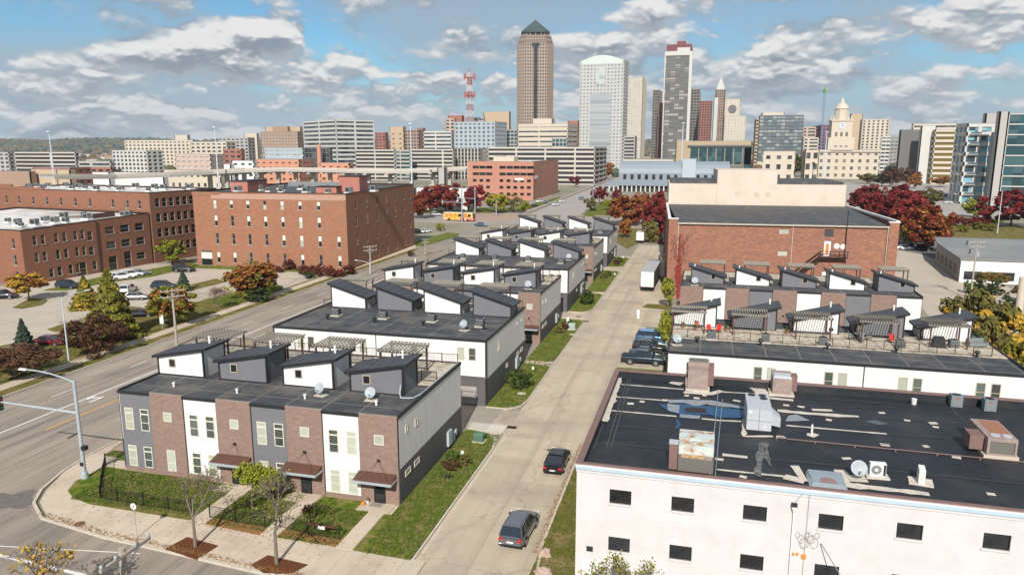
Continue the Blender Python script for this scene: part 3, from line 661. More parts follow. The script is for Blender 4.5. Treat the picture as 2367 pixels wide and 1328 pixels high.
for r, (y, dy, dx) in enumerate([(50, 10.85, 2.2), (73.9, 16.1, 2.9), (100.8, 10.6, 2.2), (122.8, 16.4, 2.9), (152, 11, 2.2), (173.2, 16.4, 2.9)]):
    for u in range(4):
        pergola(-48.4 + u * UNIT + dx + (.3 if r % 2 == 0 else 0), y + dy, RZ + .05, 'slatted timber pergola, %s on the %s left-hand row' % (ordn[u], RN[r]), h=2.45 if r % 2 == 0 else 3.0, d=3.4 if r % 2 == 0 else 2.6)
for u in range(5):
    pergola(-3.2 + RU * u + 1.85, 74.7 + 10.0, RZ + .05, 'grey slatted pergola over patio furniture, %s behind the black roof' % ordn[u], d=3.6, dense=15, purl=0)
    pergola(-3.2 + RU * u + 4.7, 111.8 + 9.6, RZ + .05, 'pale slatted pergola beyond a wedge roof, %s before the brick warehouse' % ordn[u], d=3.2)
for r in (0, 1, 2, 3, 4, 5):
    W = 26
    if r % 2 == 0: deck_rail(rows[r], 0.2, W - .2, 15.0, RZ); deck_rail(rows[r], W - 1.6, W - .2, 9.2, RZ)
    else: deck_rail(rows[r], 0.2, W - .2, 17.1, RZ); deck_rail(rows[r], 0.1, 1.2, 11.8, RZ)
deck_rail(rr2, .2, 31.5, 6.2, RZ, pick=False)
deck_rail(rr1, .2, 1.4, 4.0, RZ)

# ---- rooftop pieces
def ac_mesh():
    b = MB(); b.box(-.42, -.42, .12, .42, .42, .95); g = MB(); 
    for i in range(9):
        z = .2 + i * .08
        g.box(-.435, -.435, z, .435, -.421, z + .03); g.box(.421, -.42, z, .435, .42, z + .03)
    fan = MB().cyl((0, 0, .951), (0, 0, .99), .36, n=14); cb = MB().box(-.6, -.6, 0, .6, .6, .12)
    return b.mesh('cabinet', M_ac), g.mesh('grille', M_acgrill), fan.mesh('fan_guard', M_acgrill), cb.mesh('curb', M_curb)
AC = ac_mesh()
def condenser(p, label, s=1.0):
    t = thing('air_conditioner', label, 'air conditioner', p, rz=random.uniform(-.1, .1), group='rooftop condenser units', scale=s)
    for n_, me in zip(('cabinet', 'grille', 'fan_guard', 'curb'), AC): inst(n_, me, t)
def vent(p, label):
    t = thing('roof_vent', label, 'roof vent', p, group='black roof vents')
    MB().lathe([(.0, .75), (.2, .74), (.26, .62), (.26, .5), (.12, .42), (.12, 0)], 10).build('cowl', M_trim, t)
    MB().lathe([(.0, .06), (.4, .03), (.42, 0)], 10).build('flashing', M_char2, t)
def dish(p, label, s=1., az=0.2):
    t = thing('satellite_dish', label, 'satellite dish', p, rz=az, scale=s, group='satellite dishes')
    m = MB(); m.lathe([(0, 0), (.15, .015), (.3, .06), (.42, .12), (.42, .135), (.3, .075), (0, .015)], 16)
    d = m.build('reflector', M_dish, t, smooth=True); d.location = (0, -.08, .62); d.rotation_euler = (R(62), 0, 0)
    a = MB(); a.cyl((0, 0, 0), (0, 0, .6), .025, n=6); a.cyl((0, -.05, .45), (0, -.55, .62), .015, n=5); a.box(-.05, -.6, .57, .05, -.5, .67); a.build('mount', M_steel, t)
    MB().box(-.45, -.35, 0, .45, .35, .05).build('ballast', M_curb, t)
zr = RZ + .005
for r, yy in ((1, 81), (3, 130.5), (5, 181)):
    for u in range(4):
        condenser((-44.0 + u * 6.35, yy - (.9 if u == 3 else 0), zr), 'cube air conditioner, %s on the %s left-hand row roof' % (ordn[u], RN[r]))
        vent((-43.9 + u * 6.2 + (1.2 if u == 3 else 0), yy - 2.5, zr), 'black mushroom vent, %s on the %s left-hand row roof' % (ordn[u], RN[r]))
for u, (x, y) in enumerate([(1.2, 81.1), (6.8, 81.2), (12.6, 81.3), (20.2, 82), (25.6, 83.6)]):
    condenser((x, y, zr), 'light grey air conditioner by the deck railing, %s behind black roof' % ordn[u])
for u, (x, y) in enumerate([(-.3, 78.9), (6.2, 79.4), (12.8, 79.6), (19.4, 80), (26.8, 80.3)]):
    vent((x, y, zr), 'black cowled vent on the flat roof strip, %s behind the black roof' % ordn[u])
dish((-2.4, 77.7, zr), 'round grey dish at the left end of the deck row roof', 1.15, .4)
dish((-30.8, 53.4, zr), 'grey satellite dish in front of the nearest white penthouse', 1.1, -.2)
dish((-26.2, 53.4, zr), 'grey satellite dish in front of the charcoal penthouse of the nearest row', 1.1, .1)
dish((-26.2, 77.9, zr), 'white satellite dish beside the last condenser of the second row', 1.2, -.3)
dish((-25.0, 104.2, zr), 'pale satellite dish at the charcoal penthouse of the third row', 1.2, .2)
dish((-24.4, 134, zr), 'white satellite dish at the charcoal penthouse of the fourth row', 1.1, .2)
dish((-1.2, 113.6, zr), 'blue-grey dish beside the leftmost penthouse before the warehouse', 1.2, .1)
k = 0
def flue(x, y, z, label, h=.45):
    t = MB(); t.cyl((0, 0, 0), (0, 0, h), .09, n=8); t.cyl((0, 0, h), (0, 0, h + .1), .13, n=8); o = t.build('flue_pipe', M_pipe); o.location = (x, y, z); tag(o, label, 'flue pipe', 'white flue pipes')
for u, (px_, py_) in enumerate([(402, 893), (548, 908), (705, 921), (870, 936)]):
    p = at(px_, py_, RZ); flue(p.x, p.y, RZ, 'short white pipe behind the parapet, %s on the nearest row' % ordn[u], .3)
for r in (0, 2, 4):
    for u in range(4): flue(-48.4 + u * UNIT + 3.9, [50, 0, 100.8, 0, 152][r] + 7.4, 9.85, 'pale flue on the wedge roof, %s on the %s left-hand row' % (ordn[u], RN[r]), .65)
for u in range(5):
    flue(-3.2 + RU * u + 4.3, 74.7 + 14.3, 9.9, 'cream flue on the wedge roof above a deck, %s behind the black roof' % ordn[u], .6)
    flue(-3.2 + RU * u + 1.9, 111.8 + 4.4, 9.75, 'white flue at the high eave, %s before the brick warehouse' % ordn[u], .35)
# gutter hose
g = MB(); pts = [(-24.2, 55.0, 8.3), (-24.15, 54.6, 7.7), (-23.9, 54.3, 7.45), (-22.9, 54.4, 7.5), (-22.5, 55.2, 7.62), (-22.45, 65, 7.62)]
for a, b in zip(pts, pts[1:]): g.cyl(a, b, .06, n=6)
tag(g.build('downpipe', M_steel), 'long galvanised pipe along the roof edge of the nearest row', 'pipe')
# ---- patio furniture on the deck row
def chair(p, rz, m, label):
    t = thing('patio_chair', label, 'chair', p, rz)
    MB().box(-.25, -.25, .38, .25, .25, .43).build('seat', m, t)
    MB().hexa([(-.25, .2, .43), (.25, .2, .43), (.25, .25, .43), (-.25, .25, .43)], [(-.25, .33, .95), (.25, .33, .95), (.25, .37, .95), (-.25, .37, .95)]).build('backrest', m, t)
    for sx in (-.22, .22):
        for sy in (-.22, .22): MB().box(sx - .02, sy - .02, 0, sx + .02, sy + .02, .38).build('leg', M_iron, t)
zd = RZ + .055; M_redc = mat('red_cushion', (.55, .02, .02), rough=.7)
chair((1.0, 83.6, zd), .4, M_redc, 'bright red deck chair beside the leftmost pergola post'); chair((1.9, 83.9, zd), -.5, M_redc, 'red deck chair further from the leftmost pergola')
chair((-.4, 85.6, zd), 2.9, mat('pink_cushion', (.6, .12, .12), rough=.7), 'pink chair against the leftmost white deck wall')
chair((19.9, 84.0, zd), .2, M_redc, 'dark red stool on the deck left of the rightmost pergola')
for i, (x, y, rz) in enumerate(((15.9, 84.6, 1.5), (17.7, 84.9, -1.5), (16.8, 85.6, 3.1), (16.8, 83.8, 0))):
    chair((x, y, zd), rz, M_ac, ['grey chair at left of the dark round deck table', 'grey chair at right of the dark round deck table', 'grey chair behind the dark round deck table', 'grey chair in front of the dark round deck table'][i])
t = thing('patio_table', 'dark round table under the fourth deck pergola', 'table', (16.8, 84.7, zd)); MB().cyl((0, 0, .68), (0, 0, .72), .6, n=16).build('table_top', M_ac, t); MB().cyl((0, 0, 0), (0, 0, .68), .05, n=8).build('pedestal', M_iron, t)
t = thing('grill', 'black covered barbecue under the rightmost deck pergola', 'grill', (24.2, 83.6, zd))
MB().hexa([(-.7, -.35, 0), (.7, -.35, 0), (.7, .35, 0), (-.7, .35, 0)], [(-.45, -.25, 1.15), (.45, -.25, 1.15), (.45, .25, 1.15), (-.45, .25, 1.15)]).build('cover', M_trim, t)
t = thing('grill', 'round black kettle grill by the third white deck wall', 'grill', (14.0, 85.6, zd))
MB().lathe([(0, .55), (.2, .6), (.28, .75), (.2, .92), (0, 1.0)], 12).build('kettle', M_trim, t)
for a in range(3): MB().cyl((.1 * math.cos(a * 2.1), .1 * math.sin(a * 2.1), .6), (.28 * math.cos(a * 2.1), .28 * math.sin(a * 2.1), 0), .015, n=5).build('leg', M_trim, t)
t = thing('patio_sofa', 'grey outdoor sofa at the right end of the deck row', 'sofa', (28.2, 85.0, zd), .3)
MB().box(-.9, -.4, .1, .9, .4, .42).build('seat', M_ac, t); MB().box(-.9, .3, .42, .9, .45, .8).build('backrest', M_ac, t); MB().box(-1.0, -.4, .1, -.9, .4, .6).build('armrest', M_ac, t); MB().box(.9, -.4, .1, 1.0, .4, .6).build('armrest', M_ac, t)
def planter(p, label, m1):
    t = thing('potted_plant', label, 'potted plant', p); MB().lathe([(0, 0), (.16, 0), (.22, .35), (.19, .35), (0, .3)], 10).build('pot', mat('clay_pot', (.25, .11, .06), rough=.8), t)
    m = MB(); rr = random.Random(int(p[0] * 10))
    for i in range(90):
        c = Vector((rr.gauss(0, .13), rr.gauss(0, .13), .5 + rr.gauss(0, .12))); a = Vector((rr.gauss(0, 1), rr.gauss(0, 1), rr.gauss(0, 1))).normalized() * .07; b = a.cross(Vector((0, 0, 1))).normalized() * .05
        m.add([c - a, c - b, c + a, c + b], [(0, 1, 2, 3)])
    m.build('foliage', m1, t)
M_leafg = mat('green_leaf', (.06, .09, .02), (.10, .11, .02), scale=3, rough=.7, spec=.3)
planter((-2.0, 85.4, zd), 'potted plant beside the leftmost deck wall', M_leafg); planter((-.6, 84.6, zd), 'potted plant below the pink chair', M_leafg); planter((2.8, 85.2, zd), 'potted bush between the first two deck houses', M_leafg); planter((9.4, 85.6, zd), 'potted bush between the second and third deck houses', M_leafg)

# ------------------------------------------------------------------ white building with the black roof
WB = thing('warehouse', 'cream white two storey building with flat black patched roof at lower right', 'building', (-6.95, 42.0, 0))
M_stucco = mat('painted_masonry', (.545, .522, .515), (.495, .47, .465), scale=.25, rough=.85, col3=(.48, .455, .45), scale3=.7, contrast=.2, bump=.06, bscale=3)
M_wroof = mat('black_epdm', (.011, .014, .019), (.020, .023, .028), scale=.6, rough=.55, coords='World', contrast=.2, col3=(.033, .032, .032), scale3=.28, spec=.3)
M_cop = mat('brown_coping', (.20, .12, .105), (.15, .09, .08), scale=1, rough=.6)
wcx = [2.08 + 0, 5.78 + .63, 9.85 + .69, 14.0 + .65, 18.02 + .7, 22.25 + .75, 26.6, 30.8, 35]
holes = [];
for i, c in enumerate([2.71, 6.42, 10.53, 14.65, 18.72, 23.0, 27.2, 31.4, 35.5]):
    holes.append((c - .66, 6.6, c + .66, 7.5)); holes.append((c - .66, 3.45, c + .66, 4.36))
    holes.append((c - .66, .6, c + .66, 1.4)) if i > 0 else None
m = MB(); wall(m, 38, 8.42, holes, .22); m.add([(0, 0, 0), (0, 20, 0), (0, 20, 9), (0, 0, 9)], [(0, 3, 2, 1)]); m.add([(38, 0, 0), (38, 20, 0), (38, 20, 9), (38, 0, 9)], [(0, 1, 2, 3)]); m.add([(0, 20, 0), (38, 20, 0), (38, 20, 9), (0, 20, 9)], [(0, 3, 2, 1)])
m.build('wall', M_stucco, WB)
for (a, b, c, d) in holes:
    f = MB(); w, h = c - a, d - b; f.box(0, .1, 0, .05, .16, h); f.box(w - .05, .1, 0, w, .16, h); f.box(.05, .1, 0, w - .05, .16, .05); f.box(.05, .1, h - .05, w - .05, .16, h)
    wf = inst('window', WCACHE.setdefault(('wb', round(w, 2), round(h, 2)), f.mesh('window', M_iron)), WB, loc=(a, 0, b))
    inst('pane', WCACHE.setdefault(('wbp', round(w, 2), round(h, 2)), MB().box(.05, .14, .05, w - .05, .2, h - .05).mesh('pane', M_black)), wf)
    inst('sill', WCACHE.setdefault(('wbs', round(w, 2)), MB().box(-.08, -.07, -.12, w + .08, .1, 0.).mesh('sill', M_stucco)), wf)
m = MB(); m.box(-.03, -.05, 8.42, 38, .15, 8.62); m.build('white_fascia', M_stucco, WB)
m = MB(); m.box(-.05, -.13, 8.62, 38, .2, 8.82); m.build('blue_gutter', mat('pale_blue_gutter', (.40, .52, .60), rough=.5), WB)
m = MB(); m.box(-.07, -.15, 8.82, 38, -.02, 8.9); m.build('gutter_lip', M_white, WB)
m = MB(); m.box(-.1, -.05, 8.9, .35, 20.1, 9.02); m.box(.35, -.02, 8.9, 38, .25, 8.99); m.box(.35, 19.75, 8.9, 38, 20.1, 9.01); m.build('coping', M_cop, WB)
MB().box(.05, .25, 8.1, 37.9, 19.75, 8.4).build('roof', M_wroof, WB)
m = MB(); m.box(.05, .2, 8.4, .3, 19.75, 8.9); m.box(.3, 19.45, 8.4, 37.9, 19.75, 8.9); m.build('parapet', M_wroof, WB)
MB().box(.45, -.03, 0, 2.2, -.005, 2.6).build('garage_door', M_white, WB)
MB().box(1.0 - .3, -.06, 3.2, 1.1, -.005, 3.52).build('wall_vent', M_acgrill, WB)
M_seam = mat('tan_sealant', (.56, .50, .43), (.46, .41, .35), scale=3, rough=.8, coords='World', col3=(.40, .36, .32), scale3=2.)
M_faint = mat('faded_seam', (.06, .057, .05), (.05, .05, .048), scale=2, rough=.7, coords='World')
def w2l(p): return (p.x + 6.95, p.y - 42)
def rp(px_, py_): return w2l(at(px_, py_, 8.4))
zc_ = [8.418]
def seam(pts, w, m, name='roof_seam', jag=.035):
    zc_[0] += .0006; mb = MB(); rr = random.Random(len(pts) + int(pts[0][0] * 9)); z = zc_[0]
    P = [Vector(p) for p in pts]; Q = [P[0]]
    for a, b in zip(P, P[1:]):
        k = max(1, int((b - a).length / .5)); d = (b - a).normalized(); nn = Vector((-d.y, d.x))
        for i in range(1, k + 1): Q.append(a + (b - a) * i / k + nn * rr.uniform(-jag, jag) * .3)
    L_, R_ = [], []
    for i, q in enumerate(Q):
        d = (Q[min(i + 1, len(Q) - 1)] - Q[max(i - 1, 0)]).normalized(); nn = Vector((-d.y, d.x)); ww = w * .68 + rr.uniform(-jag, jag)
        L_.append(q + nn * ww); R_.append(q - nn * ww)
    vs = [(p.x, p.y, z) for p in R_] + [(p.x, p.y, z) for p in L_]; n = len(Q)
    mb.add(vs, [(i, i + 1, n + i + 1, n + i) for i in range(n - 1)]); return mb.build(name, m, WB)
A = lambda x, y: rp(1300 + x / 5.5325, 800 + y / 5.5325)
Bz = lambda x, y: rp(1660 + x / 5.5325, 840 + y / 5.5325)
Cz = lambda x, y: rp(1820 + x / 2.837, 860 + y / 2.837)
seam([A(755, 310), A(640, 650), A(545, 960)], .38, M_seam, jag=.07)
for q in ([A(770, 335), A(1590, 385)], [A(730, 485), A(1550, 550)], [A(670, 645), A(1280, 690)], [A(610, 820), A(1460, 895)], [A(1780, 925), Bz(0, 725), Bz(300, 740)], [Bz(870, 790), Bz(2160, 900)], [A(1930, 430), Bz(0, 210), Bz(640, 250)], [A(2050, 590), Bz(0, 360), Bz(460, 385)]):
    seam(q, .17, M_seam)
seam([A(1280, 690), A(1700, 700), Bz(0, 530), Bz(340, 560)], .35, M_seam, jag=.06)
seam([Bz(760, 600), Bz(1160, 640), Bz(1800, 680)], .42, M_seam, jag=.12); seam([Bz(1200, 590), Bz(1460, 600)], .35, M_seam); seam([Bz(600, 330), Bz(440, 290)], .8, M_seam, jag=.1)
seam([Bz(620, 420), Bz(480, 300)], .9, M_seam, jag=.1); seam([Bz(650, 440), Bz(960, 470)], .35, M_seam); seam([Bz(330, 700), Bz(330, 930), Bz(700, 930)], .22, M_seam, jag=.06)
seam([A(1400, 450), A(1540, 480)], .95, M_seam, jag=.08); seam([A(1550, 590), A(1900, 610), A(2040, 570)], .4, M_seam, jag=.1)
D_ = lambda x, y: rp(1500 + x / 5.5325, 1000 + y / 5.5325)
seam([D_(940, 280), D_(1260, 315)], .3, M_seam); seam([D_(870, 470), D_(1750, 560)], .17, M_seam); seam([D_(1730, 560), D_(1990, 620)], .5, M_seam, jag=.08); seam([D_(1860, 420), D_(1990, 620)], .35, M_seam)
seam([Cz(340, 640), Cz(400, 740), Cz(930, 800)], .45, M_seam, jag=.12); seam([Bz(1160, 900), Bz(1260, 930)], .55, M_seam)
for q in ([A(850, 370), A(560, 1300)], [A(890, 370), A(620, 1300)], [A(560, 1010), A(1460, 1090)], [A(480, 1240), A(1350, 1310)], [A(520, 1000), A(400, 1320)], [Bz(1080, 430), Bz(2210, 510)], [Cz(60, 170), Cz(1550, 270)], [Cz(480, 290), Cz(1550, 370)], [Cz(650, 405), Cz(1550, 470)], [Cz(0, 445), Cz(1550, 590)], [Cz(0, 580), Cz(1550, 735)], [Cz(1080, 240), Cz(1160, 330)], [Cz(1180, 420), Cz(1300, 550)], [D_(1300, 320), D_(2200, 400)], [A(1950, 1140), Bz(0, 920), Bz(340, 940)], [Cz(0, 230), Cz(700, 230)]):
    seam(q, .07, M_faint, 'roof_seam', .01)
seam([D_(1440, 130), D_(1420, 300), D_(1390, 560)], .28, mat('dried_runoff', (.16, .155, .15), (.06, .06, .062), scale=2, rough=.8, coords='World', contrast=.12), jag=.12)
seam([D_(1500, 130), D_(1500, 300), D_(1560, 430)], .16, MATS['dried_runoff'], jag=.1)
m = mat('blue_tarp', (.012, .075, .165), (.01, .05, .12), scale=2, rough=.4)
tp = thing('tarp', 'crumpled blue tarpaulin weighted on the black roof left of the grey unit', 'tarp', (-6.95, 42, 0))
tm = MB(); g = [A(1230, 750), A(1560, 745), A(1880, 770), Bz(340, 600), Bz(340, 700), Bz(0, 690), A(1880, 880), A(1480, 870), A(1350, 830)]
tm.prism(g, 8.44, 8.46); tm.build('sheet', m, tp)
tm = MB(); tm.prism([A(1340, 740), A(1500, 760), A(1490, 860), A(1350, 830)], 8.46, 8.475); tm.prism([A(1350, 690), A(1900, 700), Bz(340, 560), Bz(340, 590), A(1890, 740), A(1700, 770), A(1560, 730), A(1360, 730)], 8.46, 8.48); tm.build('grey_patch', mat('grey_membrane', (.26, .28, .31), (.17, .19, .21), scale=3, rough=.5), tp)
tm = MB(); tm.prism([A(1570, 790), A(1840, 800), A(1840, 860), A(1570, 850)], 8.461, 8.474); tm.build('dark_patch', mat('rust_black', (.03, .02, .018), rough=.6), tp)
tm = MB(); tm.prism([Bz(900, 670), Bz(1000, 650), Bz(1170, 730), Bz(860, 740)], 8.43, 8.44); tm.prism([A(1500, 870), A(1770, 890), A(1750, 930), A(1500, 910)], 8.43, 8.442); tm.build('grey_patch', MATS['grey_membrane'], tp)
tm = MB(); tm.prism([A(1450, 930), A(1480, 940), A(1520, 1010), A(1480, 1055), A(1430, 1050), A(1470, 1010)], 8.43, 8.441); tm.build('blue_stain', m, tp)
pool = MB().prism([Bz(1880, 735), Bz(2000, 725), Bz(2200, 770), Bz(2050, 780)], 8.405, 8.412); pool.build('puddle', mat('roof_puddle', (.05, .06, .085), rough=.08, spec=1), WB)
pads = [A(870, 735), A(1020, 710), A(1590, 632), A(1715, 665), A(1815, 630), A(665, 700), Bz(238, 478), Bz(800, 945), Bz(1415, 722), Bz(2090, 632), Bz(2130, 1040), Bz(1640, 1215), Bz(870, 535), Bz(1060, 555), Cz(785, 317), Cz(955, 335), Cz(972, 360), Cz(640, 475), Cz(907, 487), Cz(1108, 558), Cz(1335, 800), D_(1205, 565), D_(900, 340), D_(1690, 55)]
pm_ = MB().box(-.2, -.15, 0, .2, .15, .03).mesh('roof_patch', M_seam)
for i, (x, y) in enumerate(pads): inst('roof_patch', pm_, WB, loc=(x, y, 8.42), rz=random.uniform(-.4, .4), scale=(random.uniform(.8, 1.5), random.uniform(.8, 1.3), 1))
def rtu(name, label, x, y, parts, cat='rooftop unit', rz=0):
    t = thing(name, label, cat, (x, y, 8.4), rz)
    for (nm, b, m) in parts:
        mb = MB()
        for q in b:
            if len(q) == 6: mb.box(*q)
            elif q[0] == 'c': mb.cyl(*q[1:4], n=14)
            else: mb.hexa(q[0], q[1])
        mb.build(nm, m, t)
    return t
M_rtu = mat('brown_sheet_metal', (.30, .225, .205), (.23, .17, .155), scale=1.5, rough=.6, col3=(.33, .25, .2), scale3=2)
M_rtug = mat('grey_sheet_metal', (.42, .43, .46), (.37, .38, .41), scale=1.5, rough=.45)
M_rust = mat('rusty_pale_metal', (.50, .55, .52), (.42, .47, .45), scale=2, rough=.6, col3=(.30, .12, .04), scale3=1.6)
M_fins = mat('finned_coil', (.16, .15, .13), (.09, .085, .075), scale=14, rough=.8)
rtu('rooftop_unit', 'tall brown rooftop unit at the left of the far parapet', 0, 59.4, [('base', [(-.95, -.1, 0, .95, 2.6, .18)], M_curb), ('housing', [(-.8, 0, .18, .8, 1.3, 1.75)], M_rtu), ('rear_cabinet', [(-.84, 1.3, .18, .84, 2.5, 2.1)], M_rtu), ('side_box', [(.82, 1.0, .25, 1.25, 2.2, 1.9)], M_cop), ('front_panel', [(-.62, -.04, .4, .62, 0, 1.6)], M_rtu), ('top_grille', [(-.7, 1.4, 2.1, .7, 2.4, 2.16)], M_fins), ('louvre', [(-1.0, .3, .3, -.8, .9, .9)], M_rtu)])
rtu('rooftop_unit', 'squat brown rooftop unit standing on the tan sealed patch', 6.55, 60.0, [('base', [(-.95, -.15, 0, .95, 1.9, .16)], M_curb), ('housing', [(-.72, 0, .16, .72, 1.1, 1.45)], M_rtu), ('rear_cabinet', [(-.75, 1.1, .16, .75, 1.8, 1.6)], M_rtu), ('side_box', [(.74, .8, .2, 1.2, 1.7, 1.5)], M_cop), ('front_panel', [(-.56, -.04, .3, .56, 0, 1.3)], M_rtu), ('sloped_hood', [([(-.72, 0, 1.45), (.72, 0, 1.45), (.72, 1.1, 1.45), (-.72, 1.1, 1.45)], [(-.6, .25, 1.6), (.6, .25, 1.6), (.6, 1.1, 1.62), (-.6, 1.1, 1.62)])], M_rtug)])
rtu('rooftop_unit', 'large pale grey rooftop unit with three round fans, centre of the black roof', 4.25, 51.3, [('base', [(-.8, -.05, 0, .8, 3.4, .22)], M_trim), ('housing', [(-.82, 0, .22, .82, 3.5, 1.75)], M_rtug), ('fan_guard', [('c', (-.4, 3.05, 1.751), (-.4, 3.05, 1.8), .27), ('c', (.35, 3.05, 1.751), (.35, 3.05, 1.8), .27), ('c', (.4, 2.4, 1.751), (.4, 2.4, 1.8), .27)], M_acgrill), ('duct', [([(.82, .5, .5), (1.5, .9, .25), (1.5, 1.8, .25), (.82, 2.0, .5)], [(.82, .5, 1.4), (1.5, .9, .9), (1.5, 1.8, .9), (.82, 2.0, 1.4)])], M_rtug), ('warning_label', [(-.7, -.012, 1.45, -.5, 0, 1.6), (.35, -.012, .45, .42, 0, .65), (.3, .8, 1.75, .36, .9, 1.765)], M_white), ('panel_joint', [(-.82, -.01, .9, .82, 0, .93), (-.02, -.012, .22, .02, 0, 1.75)], M_ac)])
rtu('rooftop_unit', 'rusted pale green rooftop unit against the near parapet', .1, 43.4, [('housing', [(-1.05, .55, .2, 1.05, 3.0, 1.6)], M_rust), ('lid', [(-1.08, 1.5, 1.6, 1.08, 3.03, 1.68)], M_rust), ('coil', [(-1.05, 0, .15, 1.05, .55, 1.0)], M_fins), ('rusty_shelf', [(-.9, .08, 1.0, .75, .5, 1.06)], mat('rust', (.34, .16, .06), (.5, .4, .25), scale=5, rough=.8, contrast=.12)), ('fan_opening', [('c', (-.55, .9, 1.601), (-.55, .9, 1.63), .25)], MATS['rust']), ('fan_opening', [('c', (.25, .9, 1.601), (.25, .9, 1.63), .25)], MATS['rust']), ('side_cabinet', [(-1.6, .2, .1, -1.1, .8, 1.75)], M_cop), ('side_cabinet_lid', [(-1.63, .18, 1.75, -1.07, .85, 1.8)], M_rtug), ('red_box', [(.45, .02, 1.0, .95, .4, 1.08)], M_rtu)])
rtu('rooftop_unit', 'brown rooftop unit with open finned coil and rust streaked lid, right edge', 19.0, 50.8, [('base', [(-1.0, -.1, 0, 1.0, 3.6, .2)], M_curb), ('housing', [(-.85, .05, .2, .85, 3.5, 1.35)], M_rtu), ('coil', [(-.68, -.01, .35, .7, .05, 1.1)], M_fins), ('coil_frame', [(-.85, -.06, .2, -.7, .05, 1.35), (.72, -.06, .2, .85, .05, 1.35), (-.7, -.055, 1.12, .72, .05, 1.35), (-.7, -.055, .2, .72, .05, .33)], M_rtu), ('side_box', [(-1.7, .5, .3, -.86, 1.7, 1.25)], M_cop), ('rust_patch', [(-.45, .9, 1.35, .75, 3.3, 1.362)], mat('orange_rust', (.30, .13, .07), (.25, .12, .08), scale=2, rough=.8)), ('fan_rim', [('c', (-.3, .5, 1.351), (-.3, .5, 1.4), .28), ('c', (.4, .5, 1.351), (.4, .5, 1.4), .28)], M_rtug)])
for (x, y, l) in ((19.25, 60.9, 'left of the two blue-grey condensers at the far black parapet'), (21.4, 60.5, 'right of the two blue-grey condensers at the far black parapet')):
    rtu('condenser_unit', l, x, y, [('cabinet', [(-.4, -.35, .05, .4, .35, .95)], mat('blue_grey_metal', (.17, .21, .235), rough=.5)), ('front_panel', [(-.3, -.37, .2, .3, -.35, .85)], M_ac), ('badge', [(-.12, -.385, .72, .12, -.371, .78)], M_red), ('fan_guard', [('c', (0, 0, .951), (0, 0, .98), .3)], M_acgrill)], 'condenser')
rtu('air_conditioner', 'white mini split unit facing the camera near the front parapet', 10.75, 45.9, [('cabinet', [(-.45, -.17, .1, .45, .17, .92)], M_white), ('fan_guard', [('c', (-.1, -.19, .52), (-.1, -.171, .52), .29)], M_ac), ('fan_hub', [('c', (-.1, -.2, .52), (-.1, -.191, .52), .1)], M_pipe), ('side_cover', [(.3, -.18, .15, .43, -.171, .85)], M_acgrill), ('pad', [(-.65, -.4, 0, .65, .4, .1)], M_seam)], 'air conditioner', .05)
rtu('air_conditioner', 'white mini split unit turned edge-on, right of the other one', 13.1, 45.7, [('cabinet', [(-.17, -.45, .1, .17, .45, .95)], M_white), ('side_cover', [(-.06, -.47, .35, .06, -.451, .55)], M_frame), ('pad', [(-.65, -.5, 0, .65, .5, .1)], M_seam)], 'air conditioner', -.15)
dish((9.55, 45.3, 8.4), 'large pale grey dish between the skylight and the mini split units', 1.15, .1)
t = MB(); t.cyl((0, 0, 0), (0, 0, .75), .07, n=8); t = t.build('vent_pipe', M_white); t.location = (7.8, 51.9, 8.42); tag(t, 'thin white vent pipe on a round tan pad', 'vent pipe')
MB().cyl((14.75, 9.9, 8.4), (14.75, 9.9, 8.44), .32, n=12).build('pipe_pad', M_seam, WB)
t = thing('skylight', 'silver sloping skylight with a reddish reflection near the front parapet', 'skylight', (7.7, 44.2, 8.4))
MB().hexa([(-1.05, -.9, 0), (1.05, -.9, 0), (1.05, 1.2, 0), (-1.05, 1.2, 0)], [(-.8, -.5, .22), (.8, -.5, .22), (.95, 1.1, .3), (-.95, 1.1, .3)]).build('panel', mat('silver_sheet', (.36, .42, .45), rough=.25, metal=.4), t)
MB().prism([(-.45, -.45), (.5, -.45), (.42, .05), (.2, .25), (-.15, .25), (-.4, .0)], .245, .262).build('rust_stain', mat('red_stain', (.22, .09, .085), (.30, .2, .2), scale=3, rough=.4), t)  # reddish reflection painted as a flat patch on the panel
t = thing('bucket', 'white bucket beside the far parapet of the black roof', 'bucket', (16.3, 60.6, 8.4)); MB().lathe([(0, 0), (.17, 0), (.2, .45), (0, .45)], 12).build('pail', M_white, t)
t = MB(); a, b = at(1660, 905, 8.45), at(1645, 1100, 8.45); t.cyl((a.x, a.y, 8.5), (b.x - .1, 43.2, 8.5), .035, n=6); t.cyl((a.x + .3, a.y - 2, 8.5), (b.x + .2, 43.2, 8.5), .03, n=6)
tag(t.build('roof_pipe', mat('grey_blue_pipe', (.22, .28, .32), rough=.5)), 'thin grey pipes running down the black roof beside the rusted unit', 'pipe')
t = MB(); a, b = at(1795, 1013, 8.45), at(2367, 1070, 8.45); t.cyl((a.x, a.y, 8.52), (b.x + 3, b.y, 8.52), .035, n=6)
for i in range(7): q = a + (b - a) * i / 6; t.box(q.x - .05, q.y - .1, 8.405, q.x + .05, q.y + .1, 8.49)
tag(t.build('roof_pipe', M_cop), 'rust brown pipe crossing the right half of the black roof', 'pipe')
